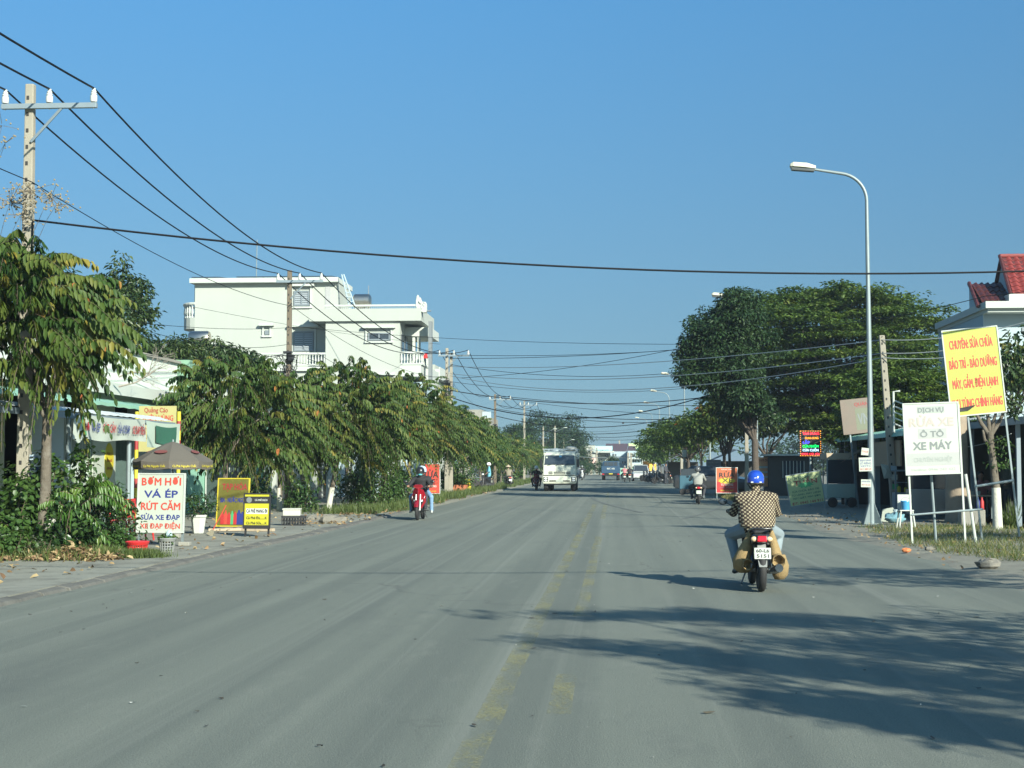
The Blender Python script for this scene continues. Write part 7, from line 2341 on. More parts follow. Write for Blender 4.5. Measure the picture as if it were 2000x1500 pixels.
def motorbike(label, loc, rz, paint, group=None, plate_rows=None, scooter=False, name=None, mirrors=(1, -1), lean=0.0):
    r = thing(name or ('scooter' if scooter else 'motorbike'), label, 'scooter' if scooter else 'motorbike', loc, rz, group)
    R_ = .28
    wheel(r, 'rear_wheel', -.60, R_, .095 if not scooter else .105)
    wheel(r, 'front_wheel', .64, R_, .085)
    b = B()   # main body and engine
    b.loft([[(s * .06, y, z) for s, z in ((-1, z0), (1, z0), (1, z1), (-1, z1))] for y, z0, z1 in ((-.45, .42, .60), (-.1, .36, .58), (.2, .34, .50), (.36, .42, .62), (.46, .66, .92))])
    b.build('frame_body', M_BIKEBLK, r, bevel=.02)
    b = B(); b.box((0, .02, .30), (.2, .36, .16)); b.ell((.1, .0, .3), (.05, .11, .1), 10, 7); b.ell((-.1, .0, .3), (.05, .13, .1), 10, 7); b.build('engine', M_ENG, r, bevel=.02)
    b = B()   # tail cowl
    b.loft([[(-.12, .05, .52), (.12, .05, .52), (.13, .05, .68), (-.13, .05, .68)], [(-.14, -.35, .55), (.14, -.35, .55), (.135, -.35, .71), (-.135, -.35, .71)], [(-.125, -.66, .60), (.125, -.66, .60), (.10, -.66, .735), (-.10, -.66, .735)], [(-.085, -.76, .64), (.085, -.76, .64), (.07, -.75, .72), (-.07, -.75, .72)]])
    b.build('tail_cowl', paint, r, bevel=.025)
    b = B(); b.loft([[(-.10, .12, .68), (.10, .12, .68), (.08, .12, .72), (-.08, .12, .72)], [(-.14, -.1, .70), (.14, -.1, .70), (.12, -.1, .765), (-.12, -.1, .765)], [(-.14, -.5, .725), (.14, -.5, .725), (.12, -.5, .79), (-.12, -.5, .79)], [(-.09, -.64, .735), (.09, -.64, .735), (.08, -.63, .77), (-.08, -.63, .77)]])
    b.build('seat', M_SEAT, r, bevel=.03)
    b = B(); b.tube([(-.125, -.42, .74), (-.135, -.62, .785), (-.10, -.77, .80), (0, -.80, .80), (.10, -.77, .80), (.135, -.62, .785), (.125, -.42, .74)], .017, 8); b.build('grab_rail', M_BIKEBLK, r, smooth=True)
    b = B(); b.loft([[(-.07, -.73, .625), (.07, -.73, .625), (.06, -.72, .715), (-.06, -.72, .715)], [(-.06, -.785, .64), (.06, -.785, .64), (.052, -.77, .705), (-.052, -.77, .705)]]); b.build('tail_light', M_TAILR, r, bevel=.012)
    for s in (-1, 1):
        b = B(); b.ell((s * .095, -.725, .668), (.042, .03, .034), 10, 7); b.build('turn_signal', M_TAILA, r, smooth=True)
    b = B()
    b.loft([[(-.055, -.68, .60), (.055, -.68, .60), (.05, -.66, .62), (-.05, -.66, .62)], [(-.06, -.80, .42), (.06, -.80, .42), (.055, -.775, .42), (-.055, -.775, .42)], [(-.05, -.885, .33), (.05, -.885, .33), (.045, -.865, .32), (-.045, -.865, .32)]])
    b.build('rear_fender', M_PLASTIC_GREY if plate_rows else M_BIKEBLK, r, bevel=.012)
    b = B(); b.M = Matrix.Translation((0, -.83, .495)) @ Matrix.Rotation(math.radians(-12), 4, 'X'); b.box((0, 0, 0), (.205, .004, .14)); pl = b.build('number_plate', M_PANELW, r)
    for i, s in enumerate(plate_rows or ()):
        text(pl, s, (0, -.836 - (.006 if i else -.006), .53 - .065 * i), (.16, .15)[i], .044, M_BLACK, rot=(math.radians(90 - 12), 0, 0), bold=.018)
    b = B(); b.tube([(.13, .1, .2), (.16, -.2, .22), (.17, -.35, .25)], [.022, .025, .03], 10); b.tube([(.17, -.34, .25), (.185, -.45, .262), (.2, -.80, .31), (.202, -.83, .312)], [.035, .052, .056, .05], 16); m = b.build('muffler', M_MUFF if not scooter else M_BIKEBLK, r, smooth=True)
    b = B(); b.tube([(.2, -.80, .31), (.203, -.835, .3135)], [.032, .032], 14); b.build('muffler_tip', M_BLACK, m); b = B(); b.M = Matrix.Translation((.203, -.835, .3135)); b.lathe([(.033, -.004), (.05, -.004), (.05, .006), (.033, .006)], 18, (0, 0, 0), 'y'); b.build('muffler_ring', M_CHROME, m, smooth=True)
    for s in (-1, 1):
        b = B(); b.tube([(s * .085, -.58, .28), (s * .085, -.1, .33)], .018, 6); b.build('swing_arm', M_ENG, r)
        b = B(); b.tube([(s * .10, -.56, .31), (s * .11, -.38, .62)], [.028, .024], 10); b.build('shock_absorber', M_ENG, r)
        b = B(); b.tube([(s * .08, .06, .26), (s * .26, .06, .27)], .015, 6); b.build('footrest', M_RUBBER, r)
        b = B(); b.tube([(s * .065, .64, .28), (s * .062, .50, .74)], [.022, .026], 8); b.build('fork', M_ENG, r)
    if not scooter:
        b = B(); b.loft([[(-.12, -.66, .30), (-.10, -.66, .36), (-.10, -.15, .40), (-.12, -.15, .22)], [(-.135, -.66, .30), (-.135, -.66, .36), (-.135, -.15, .40), (-.135, -.15, .22)]]); b.build('chain_case', M_ENG, r, bevel=.01)
    b = B()   # front fender
    rings = []
    for i in range(9):
        a = math.radians(20 + 150 * i / 8)
        c_, s_ = math.cos(a), math.sin(a)
        rings.append([(-.06, .64 + c_ * .30, .28 + s_ * .30), (0, .64 + c_ * .325, .28 + s_ * .325), (.06, .64 + c_ * .30, .28 + s_ * .30), (0, .64 + c_ * .31, .28 + s_ * .31)])
    b.loft(rings); b.build('front_fender', paint, r, smooth=True)
    w = .20 if scooter else .15
    b = B()   # leg shield
    b.loft([[(-w * .55, .44, .34), (0, .50, .34), (w * .55, .44, .34), (0, .40, .34)], [(-w * 1.05, .36, .52), (0, .54, .50), (w * 1.05, .36, .52), (0, .40, .52)], [(-w * 1.1, .36, .68), (0, .56, .70), (w * 1.1, .36, .68), (0, .42, .68)], [(-w * .75, .42, .88), (0, .55, .92), (w * .75, .42, .88), (0, .42, .90)]])
    b.build('leg_shield', paint, r, bevel=.01)
    if scooter:
        b = B(); b.loft([[(-.07, .49, .40), (.07, .49, .40), (.03, .53, .30), (-.03, .53, .30)], [(-.16, .45, .56), (.16, .45, .56), (.05, .56, .50), (-.05, .56, .50)], [(-.05, .50, .62), (.05, .50, .62), (.03, .57, .58), (-.03, .57, .58)]]); b.build('black_beak', M_BIKEBLK, r)
        for s in (-1, 1):
            b = B(); b.loft([[(s * .05, .565, .56), (s * .07, .56, .53), (s * .06, .575, .53), (s * .05, .58, .55)], [(s * .13, .50, .595), (s * .14, .49, .55), (s * .13, .51, .545), (s * .125, .515, .59)]]); b.build('headlight', M_HEADL, r, bevel=.004)
            b = B(); b.tube([(s * .17, .47, .63), (s * .185, .42, .70)], [.007, .004], 6); b.build('light_strip', M_HEADL, r)
        b = B(); b.bx(-.12, .12, -.05, .40, .28, .33); b.build('floorboard', M_BIKEBLK, r)
    b = B()   # handlebar cowl
    b.loft([[(-.06, .50, .90), (.06, .50, .90), (.05, .40, .92), (-.05, .40, .92)], [(-.16, .50, .97), (.16, .50, .97), (.12, .40, .985), (-.12, .40, .985)], [(-.10, .52, 1.03), (.10, .52, 1.03), (.08, .42, 1.03), (-.08, .42, 1.03)]])
    b.build('handlebar_cowl', paint, r, bevel=.02)
    if not scooter:
        b = B(); b.ell((0, .525, .97), (.085, .03, .055), 14, 8); b.build('headlight', M_HEADL, r, smooth=True)
    b = B(); b.tube([(-.34, .40, .985), (-.2, .45, .975), (0, .47, .97), (.2, .45, .975), (.34, .40, .985)], .014, 8); hb = b.build('handlebar', M_BIKEBLK, r)
    for s in (-1, 1):
        b = B(); b.tube([(s * .24, .437, .977), (s * .35, .395, .987)], .019, 8); b.build('grip', M_RUBBER, hb)
    for s in mirrors:
        b = B(); b.tube([(s * .22, .45, .98), (s * .29, .42, 1.06), (s * .36, .40, 1.10)], .007, 6); b.build('mirror_stem', M_BIKEBLK, r)
        b = B(); b.ell((s * .40, .40, 1.11), (.062, .018, .042), 12, 8); mr = b.build('mirror', M_BIKEBLK, r, smooth=True)
        b = B(); b.ell((s * .40, .387, 1.11), (.052, .008, .034), 12, 6); b.build('mirror_glass', M_GLASS, mr, smooth=True)
    b = B(); b.tube([(-.12, .08, .24), (-.2, -.02, .06)], .012, 6); b.build('kickstand', M_ENG, r)
    return r


def pair(bike_label, rider_label, loc, rz, paint, scooter, **kw):
    pr = kw.pop('plate_rows', None)
    gb, gp = kw.pop('gb', None), kw.pop('gp', None)
    mb = motorbike(bike_label, loc, rz, paint, gb, pr, scooter, mirrors=kw.pop('mirrors', (1, -1)))
    ps = person(rider_label, loc, rz, kw.pop('pose', SEATED), group=gp, **kw)
    return mb, ps


# near rider, seen from behind
q = G(1478, 1158)
q.y += .78
q.x = P(1478, 1150, q.y).x
M_HELM_BLUE = mat('glossy_blue_helmet', (.015, .06, .42), .12, .04, 3, coat=1.0)
pose = dict(SEATED)
pose.update(elb=(.285, .12, .97), sho=(.21, -.03, 1.16), kne=(.315, .26, .68), ank=(.235, .06, .26), toe=(.27, .2, .2))
pair('black underbone motorbike with plate 60-L6 5151, nearest the camera', 'rider in a brown shirt with cream checks and glossy blue helmet, seen from behind', q, .0, M_BIKEBLK, False, shirt=M_CHECK, trousers=C_GREYB, voxel=.0095, fingers=True, bulk=1.12, belly=1.14, hscale=.9, helmet=M_HELM_BLUE, plate_rows=('60-L6', '5151'), mirrors=(-1,), pose=pose, shoe=M_SHOE)
M_BURLAP = mat('golden_burlap', (.33, .235, .11), .95, .25, 30, bump=1.0, bscale=120, dirt=(.27, .19, .09), dirt_amt=.6, dscale=9)
r = thing('burlap_sack', 'golden burlap sack hanging on the left side of the near motorbike', 'sack', q + Vector((-.2, -.45, .2)))
b = B()
def ring(c, rx, ry, ph=0.0, n=16):
    return [(c[0] + rx * math.cos(2 * math.pi * j / n) * (1 + .06 * math.sin(3 * j + ph)), c[1] + ry * math.sin(2 * math.pi * j / n) * (1 + .06 * math.cos(2 * j + ph)), c[2]) for j in range(n)]
b.loft([ring((.0, .1, .02), .06, .05), ring((-.02, .05, .08), .115, .10, 1), ring((-.02, 0, .2), .12, .105, 2), ring((0.02, -.02, .34), .085, .075, 3), ring((.065, -.02, .48), .05, .055, 1), ring((.11, 0, .60), .032, .05, 2)])
s_ = b.build('bag', M_BURLAP, r, smooth=True, sharp=60)
b = B()
R3 = None
def tring(c, rr, a, n=18, sq=1.0):
    R3 = Matrix.Rotation(a, 3, 'X')
    return [tuple(Vector(c) + R3 @ Vector((rr * math.cos(2 * math.pi * j / n) * (1 + .08 * math.sin(2 * j)), rr * sq * math.sin(2 * math.pi * j / n), 0))) for j in range(n)]
b.loft([tring((.02, .0, .17), .05, 1.2, sq=1.1), tring((.03, -.10, .15), .06, 1.4, sq=1.15), tring((.035, -.17, .14), .068, 1.5, sq=1.15), tring((.035, -.19, .14), .062, 1.55, sq=1.1), tring((.033, -.17, .14), .05, 1.5, sq=1.1), tring((.03, -.08, .15), .038, 1.4)]); b.build('open_mouth', M_BURLAP, r, smooth=True, sharp=60)
r = thing('burlap_sack', 'rolled burlap sack with an open round end on the right side of the near motorbike', 'sack', q + Vector((.19, -.45, .2)))
b = B()
b.loft([ring((-.06, .02, .60), .03, .05), ring((-.03, 0, .46), .05, .055, 1), ring((.0, -.03, .32), .065, .06, 2), ring((.02, -.05, .20), .085, .08, 3)]); b.build('bag', M_BURLAP, r, smooth=True, sharp=60)
b = B()
b.loft([tring((.01, .02, .24), .065, 1.1), tring((.02, -.12, .20), .082, 1.4), tring((.025, -.2, .19), .085, 1.5), tring((.025, -.22, .19), .078, 1.55), tring((.025, -.2, .19), .064, 1.5), tring((.02, -.1, .2), .05, 1.4)], cap=True); b.build('rolled_end', M_BURLAP, r, smooth=True, sharp=60)
b = B(); b.loft([ring((.05, .0, .26), .08, .08), ring((.07, .02, .12), .105, .09, 1), ring((.07, .05, .0), .095, .08, 2), ring((.06, .07, -.06), .06, .05, 1)]); b.build('lower_fold', M_BURLAP, r, smooth=True, sharp=60)

# second rider ahead on the right
q = G(1363, 985); q.y += .7; q.x = P(1363, 980, q.y).x
pair('dark motorbike under the far trees, second ahead on the right', 'rider in a pale grey shirt on the second motorbike ahead', q, .0, M_BIKEBLK, False, shirt=C_GREY, trousers=C_DARK, sleeve=.5, helmet=mat('dark_grey_helmet', (.08, .085, .09), .25), bulk=1.08, voxel=.02)
# red scooter with two people coming towards the camera
q = G(819, 1016); q.y += .55; q.x = P(821, 1010, q.y).x
M_REDP = mat('glossy_red_paint', (.20, .006, .012), .18, .04, 3, coat=.8)
pose2 = dict(SEATED); pose2.update(kne=(.20, .30, .62), ank=(.17, .22, .34), toe=(.18, .40, .30), elb=(.33, .12, .98))
pair('red scooter with twin headlights coming down the left side', 'scooter driver in a black shirt, teal face mask and black helmet', q, math.pi, M_REDP, True, shirt=C_BLACK, trousers=C_DARK, sleeve=.5, helmet=M_BIKEBLK, mask=mat('teal_mask', (.12, .52, .58), .8), voxel=.013, pose=pose2, fingers=True)
pose3 = {k: (v[0], v[1] - .30, v[2] + .03) for k, v in SEATED.items()}
pose3.update(elb=(.27, -.22, .98), wri=(.22, -.06, .95), kne=(.30, .0, .66), ank=(.30, -.08, .26), toe=(.32, .06, .22))
person('passenger in jeans sitting behind the scooter driver with the teal mask', q + Vector((0.02, 0, 0)), math.pi, pose3, C_BLACK, C_JEANS, sleeve=.5, helmet=mat('pale_blue_helmet', (.35, .48, .62), .25), voxel=.02, shoe=C_WHITE)
# rider beside the truck
q = G(1047, 957)
pair('motorbike beside the left flank of the white truck', 'rider in black with a white helmet beside the white truck', (q.x, q.y + .5, 0), math.pi, mat('maroon_paint', (.16, .015, .02), .25), True, shirt=C_BLACK, trousers=C_DARK, helmet=mat('white_helmet', (.7, .7, .7), .3), voxel=.025)
# conical hat rider and the man in blue with parked bikes
q = P(993, 956, 106)
pair('old moped moving along the left verge past the hedge', 'rider with a conical hat and pale clothes on the left verge', (q.x, 106, .03), .25, M_BIKEBLK, False, shirt=C_KHAKI, trousers=C_GREY, hat=M_WOOD, voxel=.025)
person('man in a sky blue shirt and shorts standing by the parked bikes', (P(955, 955, 96).x, 96, .03), math.pi * .55, STAND, C_BLUE, C_BLUE, sleeve=.5, shorts=True, voxel=.022, hair=False, helmet=mat('white_cap', (.72, .72, .7), .6))
motorbike('parked dark motorbike beside the man in blue', (P(949, 955, 95).x, 95, .03), math.pi * .9, M_BIKEBLK)


def bicycle(label, loc, rz):
    r = thing('bicycle', label, 'bicycle', loc, rz)
    for nm, y in (('rear_wheel', -.52), ('front_wheel', .52)):
        b = B(); b.lathe([(.31, -.018), (.335, -.012), (.34, 0), (.335, .012), (.31, .018)], 28, (0, y, .34), 'x'); t = b.build(nm, M_RUBBER, r)
        b = B()
        for i in range(12):
            a = math.pi * i / 6; b.tube([(0, y, .34), (0, y + .31 * math.cos(a), .34 + .31 * math.sin(a))], .004, 3)
        b.build('spoke', M_CHROME, t)['kind'] = 'stuff'
    b = B()
    for p, q in (((0, -.52, .34), (0, -.1, .3)), ((0, -.1, .3), (0, .4, .72)), ((0, -.15, .78), (0, -.1, .3)), ((0, -.15, .7), (0, .4, .75)), ((0, -.52, .34), (0, -.15, .7)), ((0, .4, .85), (0, .52, .34))): b.tube([p, q], .016, 6)
    b.build('frame', M_STEEL, r)
    b = B(); b.tube([(-.25, .35, .95), (0, .42, .93), (.25, .35, .95)], .012, 6); b.build('handlebar', M_CHROME, r)
    b = B(); b.ell((0, -.17, .84), (.07, .13, .03), 10, 6); b.build('saddle', M_SEAT, r, smooth=True)
    return r


bicycle('bicycle parked on the left verge, left of the man in blue', (P(940, 955, 96).x, 96.5, .03), math.pi / 2 + .4)
# people in the eatery
person('person in a floral top seated at the back of the dark eatery', (P(1916, 960, 43.5).x, 43.6, .1), math.pi, STOOL, C_PINK, C_DARK, voxel=.022, scale=1.05)
person('man in a dark shirt standing bent over in the eatery, at the right edge', (P(1975, 960, 42).x, 42.2, .1), math.pi * .6, STAND, cloth_mat('dull_olive_cloth', (.07, .075, .05)), C_DARK, sleeve=.5, voxel=.022)
# far traffic
M_WHITEP = mat('white_car_paint', (.45, .47, .45), .22, .03, 2, coat=.6)
M_GREYP = mat('dark_grey_car_paint', (.06, .062, .065), .25, .03, 2, coat=.5)
for i, (px, py, d, pt, sh, lab, lab2, rz) in enumerate(((1220, 941, -1, M_BIKEBLK, C_PINK, 'small scooter ahead of the white car, ridden in pink', 'far rider in a pink shirt left of the white car', 0), (1230, 941, 1, M_BIKEBLK, C_BLACK, 'small motorbike just left of the white car', 'far rider in black just left of the white car', 0), (1137, 938, 1, M_WHITEP, C_DARK, 'small motorbike coming out behind the white truck', 'far rider seen to the right of the white truck', math.pi), (1131, 936, 1, M_BIKEBLK, C_WHITE, 'second small motorbike behind the white truck', 'far rider in white close behind the white truck', math.pi))):
    q = G(px, py)
    pair(lab, lab2, (q.x, q.y, 0), rz, pt, False, shirt=sh, trousers=C_DARK, voxel=.035, helmet=M_GREYPR)
pk0 = None
for i, (px, Y, rz) in enumerate(((1272, 139, 1.0), (1279, 134, 1.2), (1286, 129, .9), (1293, 124, 1.3), (1266, 144, 1.1))):
    x = P(px, 930, Y).x
    lab = ('second farthest parked motorbike right of the white car', 'middle parked motorbike of the crowded row on the far right', 'second nearest parked motorbike of the crowded far right row', 'nearest parked motorbike of the crowded row before the flat topped tree', 'farthest parked motorbike, touching the white car')[i]
    if pk0 is None: pk0 = motorbike(lab, (x, Y, .03), rz, M_BIKEBLK, 'motorbikes parked in a row on the far right')
    else:
        c = copy_tree(pk0); c['label'] = lab; c.location = (x, Y, .03); c.rotation_euler = (0, 0, rz)
for (px, Y, sh, lab) in ((1288, 131, C_WHITE, 'far person in white standing among the parked motorbikes'), (1276, 140, C_GREY, 'far person in grey standing by the white car'), (1300, 122, C_DARK, 'far person in dark clothes by the flat topped tree')):
    person(lab, (P(px, 930, Y).x, Y, .03), RNG.uniform(0, 6), STAND, sh, C_DARK, voxel=.035)


# ------------------------------------------------------------------ cars and trucks, built with the front towards -Y
def road_wheel(root, x, y, r, w, m=None):
    b = B(); b.lathe([(r * .6, -w / 2), (r * .93, -w / 2), (r, -w * .3), (r, w * .3), (r * .93, w / 2), (r * .6, w / 2)], 26, (x, y, r), 'x'); t = b.build('wheel', M_RUBBER, root, smooth=True, sharp=50)
    s = 1 if x > 0 else -1
    b = B(); b.lathe([(.02, s * w * .30), (r * .25, s * w * .34), (r * .55, s * w * .2), (r * .6, s * w * .48), (r * .62, s * w * .48), (r * .62, -s * w * .4), (.02, -s * w * .4)], 20, (x, y, r), 'x'); b.build('rim', m or M_ENG, t, smooth=True)
    return t


M_CAB = mat('ivory_truck_paint', (.52, .54, .45), .3, .02, 1, coat=.5)
q = G(1095, 960)
Yt = q.y + .55
tr = thing('truck', 'ivory white cab over cargo truck driving towards the camera on the left lane', 'truck', (P(1093, 950, Yt).x, Yt, 0))
px = 1.04
b = B()
b.loft([[(-.98, -.02, .66), (.98, -.02, .66), (.98, 1.6, .66), (-.98, 1.6, .66)], [(-1.0, -.05, 1.0), (1.0, -.05, 1.0), (1.0, 1.6, 1.0), (-1.0, 1.6, 1.0)], [(-1.0, 0, 1.55), (1.0, 0, 1.55), (1.0, 1.6, 1.55), (-1.0, 1.6, 1.55)], [(-.95, .20, 2.20), (.95, .20, 2.20), (.96, 1.6, 2.2), (-.96, 1.6, 2.2)], [(-.88, .34, 2.36), (.88, .34, 2.36), (.9, 1.55, 2.4), (-.9, 1.55, 2.4)]])
b.build('cab', M_CAB, tr, bevel=.05)
b = B(); b.loft([[(-.93, -.012, 1.60), (.93, -.012, 1.60), (.93, .05, 1.60), (-.93, .05, 1.60)], [(-.885, .185, 2.19), (.885, .185, 2.19), (.885, .24, 2.19), (-.885, .24, 2.19)]]); ws = b.build('windscreen', M_GLASS, tr, bevel=.03)
for i, (x, z, c) in enumerate(((-.78, 2.05, M_PANELW), (.05, 2.12, M_PLASTIC_BLUE))):
    b = B(); y = -.012 + (z - 1.6) * .334 - .012; b.box((x, y, z), (.16 if i else .10, .006, .09)); b.build('sticker', c, ws)
for x in (-.75, -.25, .35):
    b = B(); b.tube([(x, -.03, 1.57), (x + .5, .0, 1.66)], .012, 5); b.build('wiper', M_BIKEBLK, tr)
b = B(); b.bx(-.98, .98, -.075, -.02, .95, .99); b.build('grille_seam', M_BIKEBLK, tr)
for (x0, x1, z) in ((-.66, -.42, 1.15), (-.66, -.42, 1.05), (-.34, .34, 1.14), (-.34, .34, 1.04), (.42, .66, 1.15), (.42, .66, 1.05)):
    b = B(); b.bx(x0, x1, -.075, -.03, z, z + .045); b.build('grille_slot', M_BIKEBLK, tr)
text(tr, 'ISUZU', (0, -.085, 1.26), .36, .075, M_GREYPR, bold=.03)
b = B(); b.loft([[(-1.0, -.10, .46), (1.0, -.10, .46), (1.0, .3, .46), (-1.0, .3, .46)], [(-1.03, -.14, .60), (1.03, -.14, .60), (1.03, .3, .60), (-1.03, .3, .60)], [(-1.02, -.12, .93), (1.02, -.12, .93), (1.02, .3, .93), (-1.02, .3, .93)]]); bp = b.build('bumper', M_CAB, tr, bevel=.03)
b = B(); b.bx(-.62, .62, -.155, -.12, .60, .67); b.build('air_slot', M_BIKEBLK, bp)
b = B(); b.bx(-.22, .22, -.165, -.156, .58, .70); b.build('number_plate', M_PANELW, bp)
for s in (-1, 1):
    b = B(); b.bx(s * .84 - .14, s * .84 + .14, -.15, -.10, .58, .86); hl = b.build('headlight', M_BIKEBLK, tr, bevel=.02)
    for z in (.65, .78):
        b = B(); b.ell((s * .84, -.15, z), (.10, .02, .055), 12, 7); b.build('lens', M_HEADL, hl, smooth=True)
    b = B(); b.bx(s * 1.12 - .08, s * 1.12 + .08, -.06, .0, 1.45, 1.95); m = b.build('mirror', M_BIKEBLK, tr, bevel=.02)
    b = B(); b.tube([(s * .95, .2, 2.1), (s * 1.1, -.02, 2.05), (s * 1.12, -.03, 1.9)], .018, 6); b.tube([(s * .98, .1, 1.4), (s * 1.1, -.02, 1.4), (s * 1.12, -.03, 1.5)], .018, 6); b.build('mirror_arm', M_BIKEBLK, m)
    b = B(); b.bx(s * 1.0 - .012, s * 1.0 + .012, .45, 1.3, 1.5, 2.08); b.build('side_window', M_GLASS, tr)
    b = B(); b.bx(s * 1.005 - .01, s * 1.005 + .01, 1.05, 1.2, 1.3, 1.34); b.build('door_handle', M_BIKEBLK, tr)
    road_wheel(tr, s * .84, .55, .46, .26)
    road_wheel(tr, s * .76, 4.6, .46, .44)
b = B(); b.bx(-.5, .5, .1, 6.5, .5, .7); b.bx(-.9, .9, -.02, .1, .40, .48); b.box((0, .55, .46), (1.5, .16, .16)); b.build('chassis', M_BIKEBLK, tr)
b = B(); b.bx(-1.05, 1.05, 1.8, 6.8, .98, 1.12); b.build('cargo_floor', M_STEEL, tr)
for (x0, x1, y0, y1) in ((-1.05, -1.0, 1.8, 6.8), (1.0, 1.05, 1.8, 6.8), (-1.0, 1.0, 1.8, 1.86), (-1.0, 1.0, 6.74, 6.8)):
    b = B(); b.bx(x0, x1, y0, y1, 1.12, 2.35); b.build('cargo_side', M_CAB, tr)
    b = B(); b.bx(x0, x1, y0, y1, 2.54, 2.60); b.bx(x0, x1, y0, y1, 2.42, 2.46); b.build('stake_rail', M_STEEL, tr)
for x in (-1.02, -.4, .2, 1.02):
    b = B(); b.bx(x - .03, x + .03, 1.79, 1.85, 2.35, 2.56); b.build('stake_post', M_STEEL, tr)
for k, (x, y, s, lab) in enumerate(((.60, 2.3, .30, 'white sack on top of the truck load, above its right headlight'), (-.35, 2.9, .28, 'grey tarpaulin lump on the truck load'))):
    b = B(); b.ell((0, 0, 0), (s * 1.25, s, s * .6), 10, 7)
    o = b.build('load_sack', M_FOAM if k == 0 else M_STEEL, None, smooth=True); o.location = (tr.location.x + x, Yt + y, 2.56 + (.04 if k == 0 else -.08))
    for v in o.data.vertices: v.co *= RNG.uniform(.88, 1.1)
    tag(o, lab, 'sack')
b = B(); b.bx(-.95, .95, 1.95, 6.6, 1.12, 2.38); tag(b.build('load', M_FOAM, tr), None)


def car(label, loc, rz, paint, h=1.5, L_=4.3, w=1.75, suv=0.0):
    r = thing('car', label, 'car', loc, rz)
    z = .28
    b = B()
    hw = w / 2
    b.loft([[(-hw * k, y, z0), (hw * k, y, z0), (hw * k * 1.0, y, (z0 + z1) / 2 + .08), (hw * k * .95, y, z1), (-hw * k * .95, y, z1), (-hw * k, y, (z0 + z1) / 2 + .08)] for y, z0, z1, k in ((0, .35, .72, .86), (.12, .28, .78, .95), (1.0, .24, .92, 1.0), (2.2, .24, .95, 1.0), (3.6, .24, .98, 1.0), (L_ - .15, .28, .97, .97), (L_, .36, .9, .90))])
    b.build('body', paint, r, bevel=.04)
    y0, y1, y2, y3 = (1.0, 1.7, 3.3 + suv * .5, L_ - .15 - (0 if suv else .2))
    b = B(); b.loft([[(-hw * .88, y0, .93), (hw * .88, y0, .93), (hw * .92, y3, .96), (-hw * .92, y3, .96)], [(-hw * .72, y1, h - .03), (hw * .72, y1, h - .03), (hw * .74, y2, h), (-hw * .74, y2, h)]]); b.build('cabin', paint, r, bevel=.05)
    b = B(); b.add([(-hw * .8, y3 + .012, 1.0), (hw * .8, y3 + .012, 1.0), (hw * .70, y2 + .06 + .012, h - .08), (-hw * .70, y2 + .06 + .012, h - .08)], [(0, 1, 2, 3)])
    g = b.build('rear_window', M_GLASS, r); sm = g.modifiers.new('thick', 'SOLIDIFY'); sm.thickness = .015
    b = B(); b.add([(-hw * .8, y0 + .05, .98), (hw * .8, y0 + .05, .98), (hw * .68, y1 - .05, h - .08), (-hw * .68, y1 - .05, h - .08)], [(0, 1, 2, 3)])
    g = b.build('windscreen', M_GLASS, r); sm = g.modifiers.new('thick', 'SOLIDIFY'); sm.thickness = .03; sm.offset = 0
    for s in (-1, 1):
        b = B(); b.add([(s * hw * .905, y0 + .35, .98), (s * hw * .925, y3 - .25, 1.0), (s * hw * .765, y2 - .05, h - .08), (s * hw * .75, y1 + .08, h - .1)], [(0, 1, 2, 3)])
        g = b.build('side_window', M_GLASS, r); sm = g.modifiers.new('thick', 'SOLIDIFY'); sm.thickness = .02; sm.offset = 0
        b = B(); b.ell((s * hw * .76, L_ - .06, .82), (.13, .06, .09), 8, 6); b.build('tail_light', M_TAILR, r)
        b = B(); b.ell((s * hw * .72, .08, .66), (.17, .06, .07), 8, 6); b.build('headlight', M_HEADL, r)
        for y in (.85, L_ - .85): road_wheel(r, s * (hw - .1), y, .31, .2)
    b = B(); b.bx(-.25, .25, L_ + .005, L_ + .02, .6, .72); b.build('number_plate', M_PANELW, r)
    b = B(); b.bx(-hw * .85, hw * .85, L_ - .06, L_ + .04, .36, .52); b.build('bumper', M_PLASTIC_GREY, r, bevel=.03)
    return r


q = G(1251, 939)
car('white car with its rear to the camera, parked far down the right lane', (q.x, q.y + 4.3 - 4.3, 0), 0, M_WHITEP, 1.62, suv=1)
o = bpy.data.objects['car']; o.location = (P(1251, 930, q.y).x, q.y - 4.2, 0)
car('dark car half hidden behind the right car wash sign', (P(1463, 945, 82).x, 80, .05), math.radians(62), M_GREYP, 1.5)
# blue truck driving away
q = G(1194, 938)
bt_ = thing('truck', 'blue open backed truck driving away in the middle of the road', 'truck', (P(1193, 930, q.y).x, q.y, 0))
M_BLUEP = mat('dull_blue_truck_paint', (.014, .05, .10), .5, .08)
b = B(); b.bx(-.98, .98, 0, 4.2, .72, 1.45); b.build('cargo_box', M_BLUEP, bt_, bevel=.03)
b = B(); b.bx(-.85, .85, 4.3, 5.6, .6, 2.0); b.build('cab', M_BLUEP, bt_, bevel=.06)
b = B(); b.bx(-.7, .7, 4.27, 4.3, 1.5, 1.9); b.build('rear_window', M_GLASS, bt_)
for x in (-.9, -.3, .3, .9):
    b = B(); b.bx(x - .03, x + .03, .0, .06, 1.45, 1.95); b.build('stake_post', M_BLUEP, bt_)
text(bt_, '60C 182', (0, -.012, 1.22), .8, .16, M_WHITEPR, bold=.03)
b = B(); b.bx(-.2, .2, -.04, -.02, .62, .72); b.build('number_plate', M_YELPR, bt_)
b = B(); b.bx(-.9, .9, 0, 4.0, .45, .70); b.build('chassis', M_BIKEBLK, bt_)
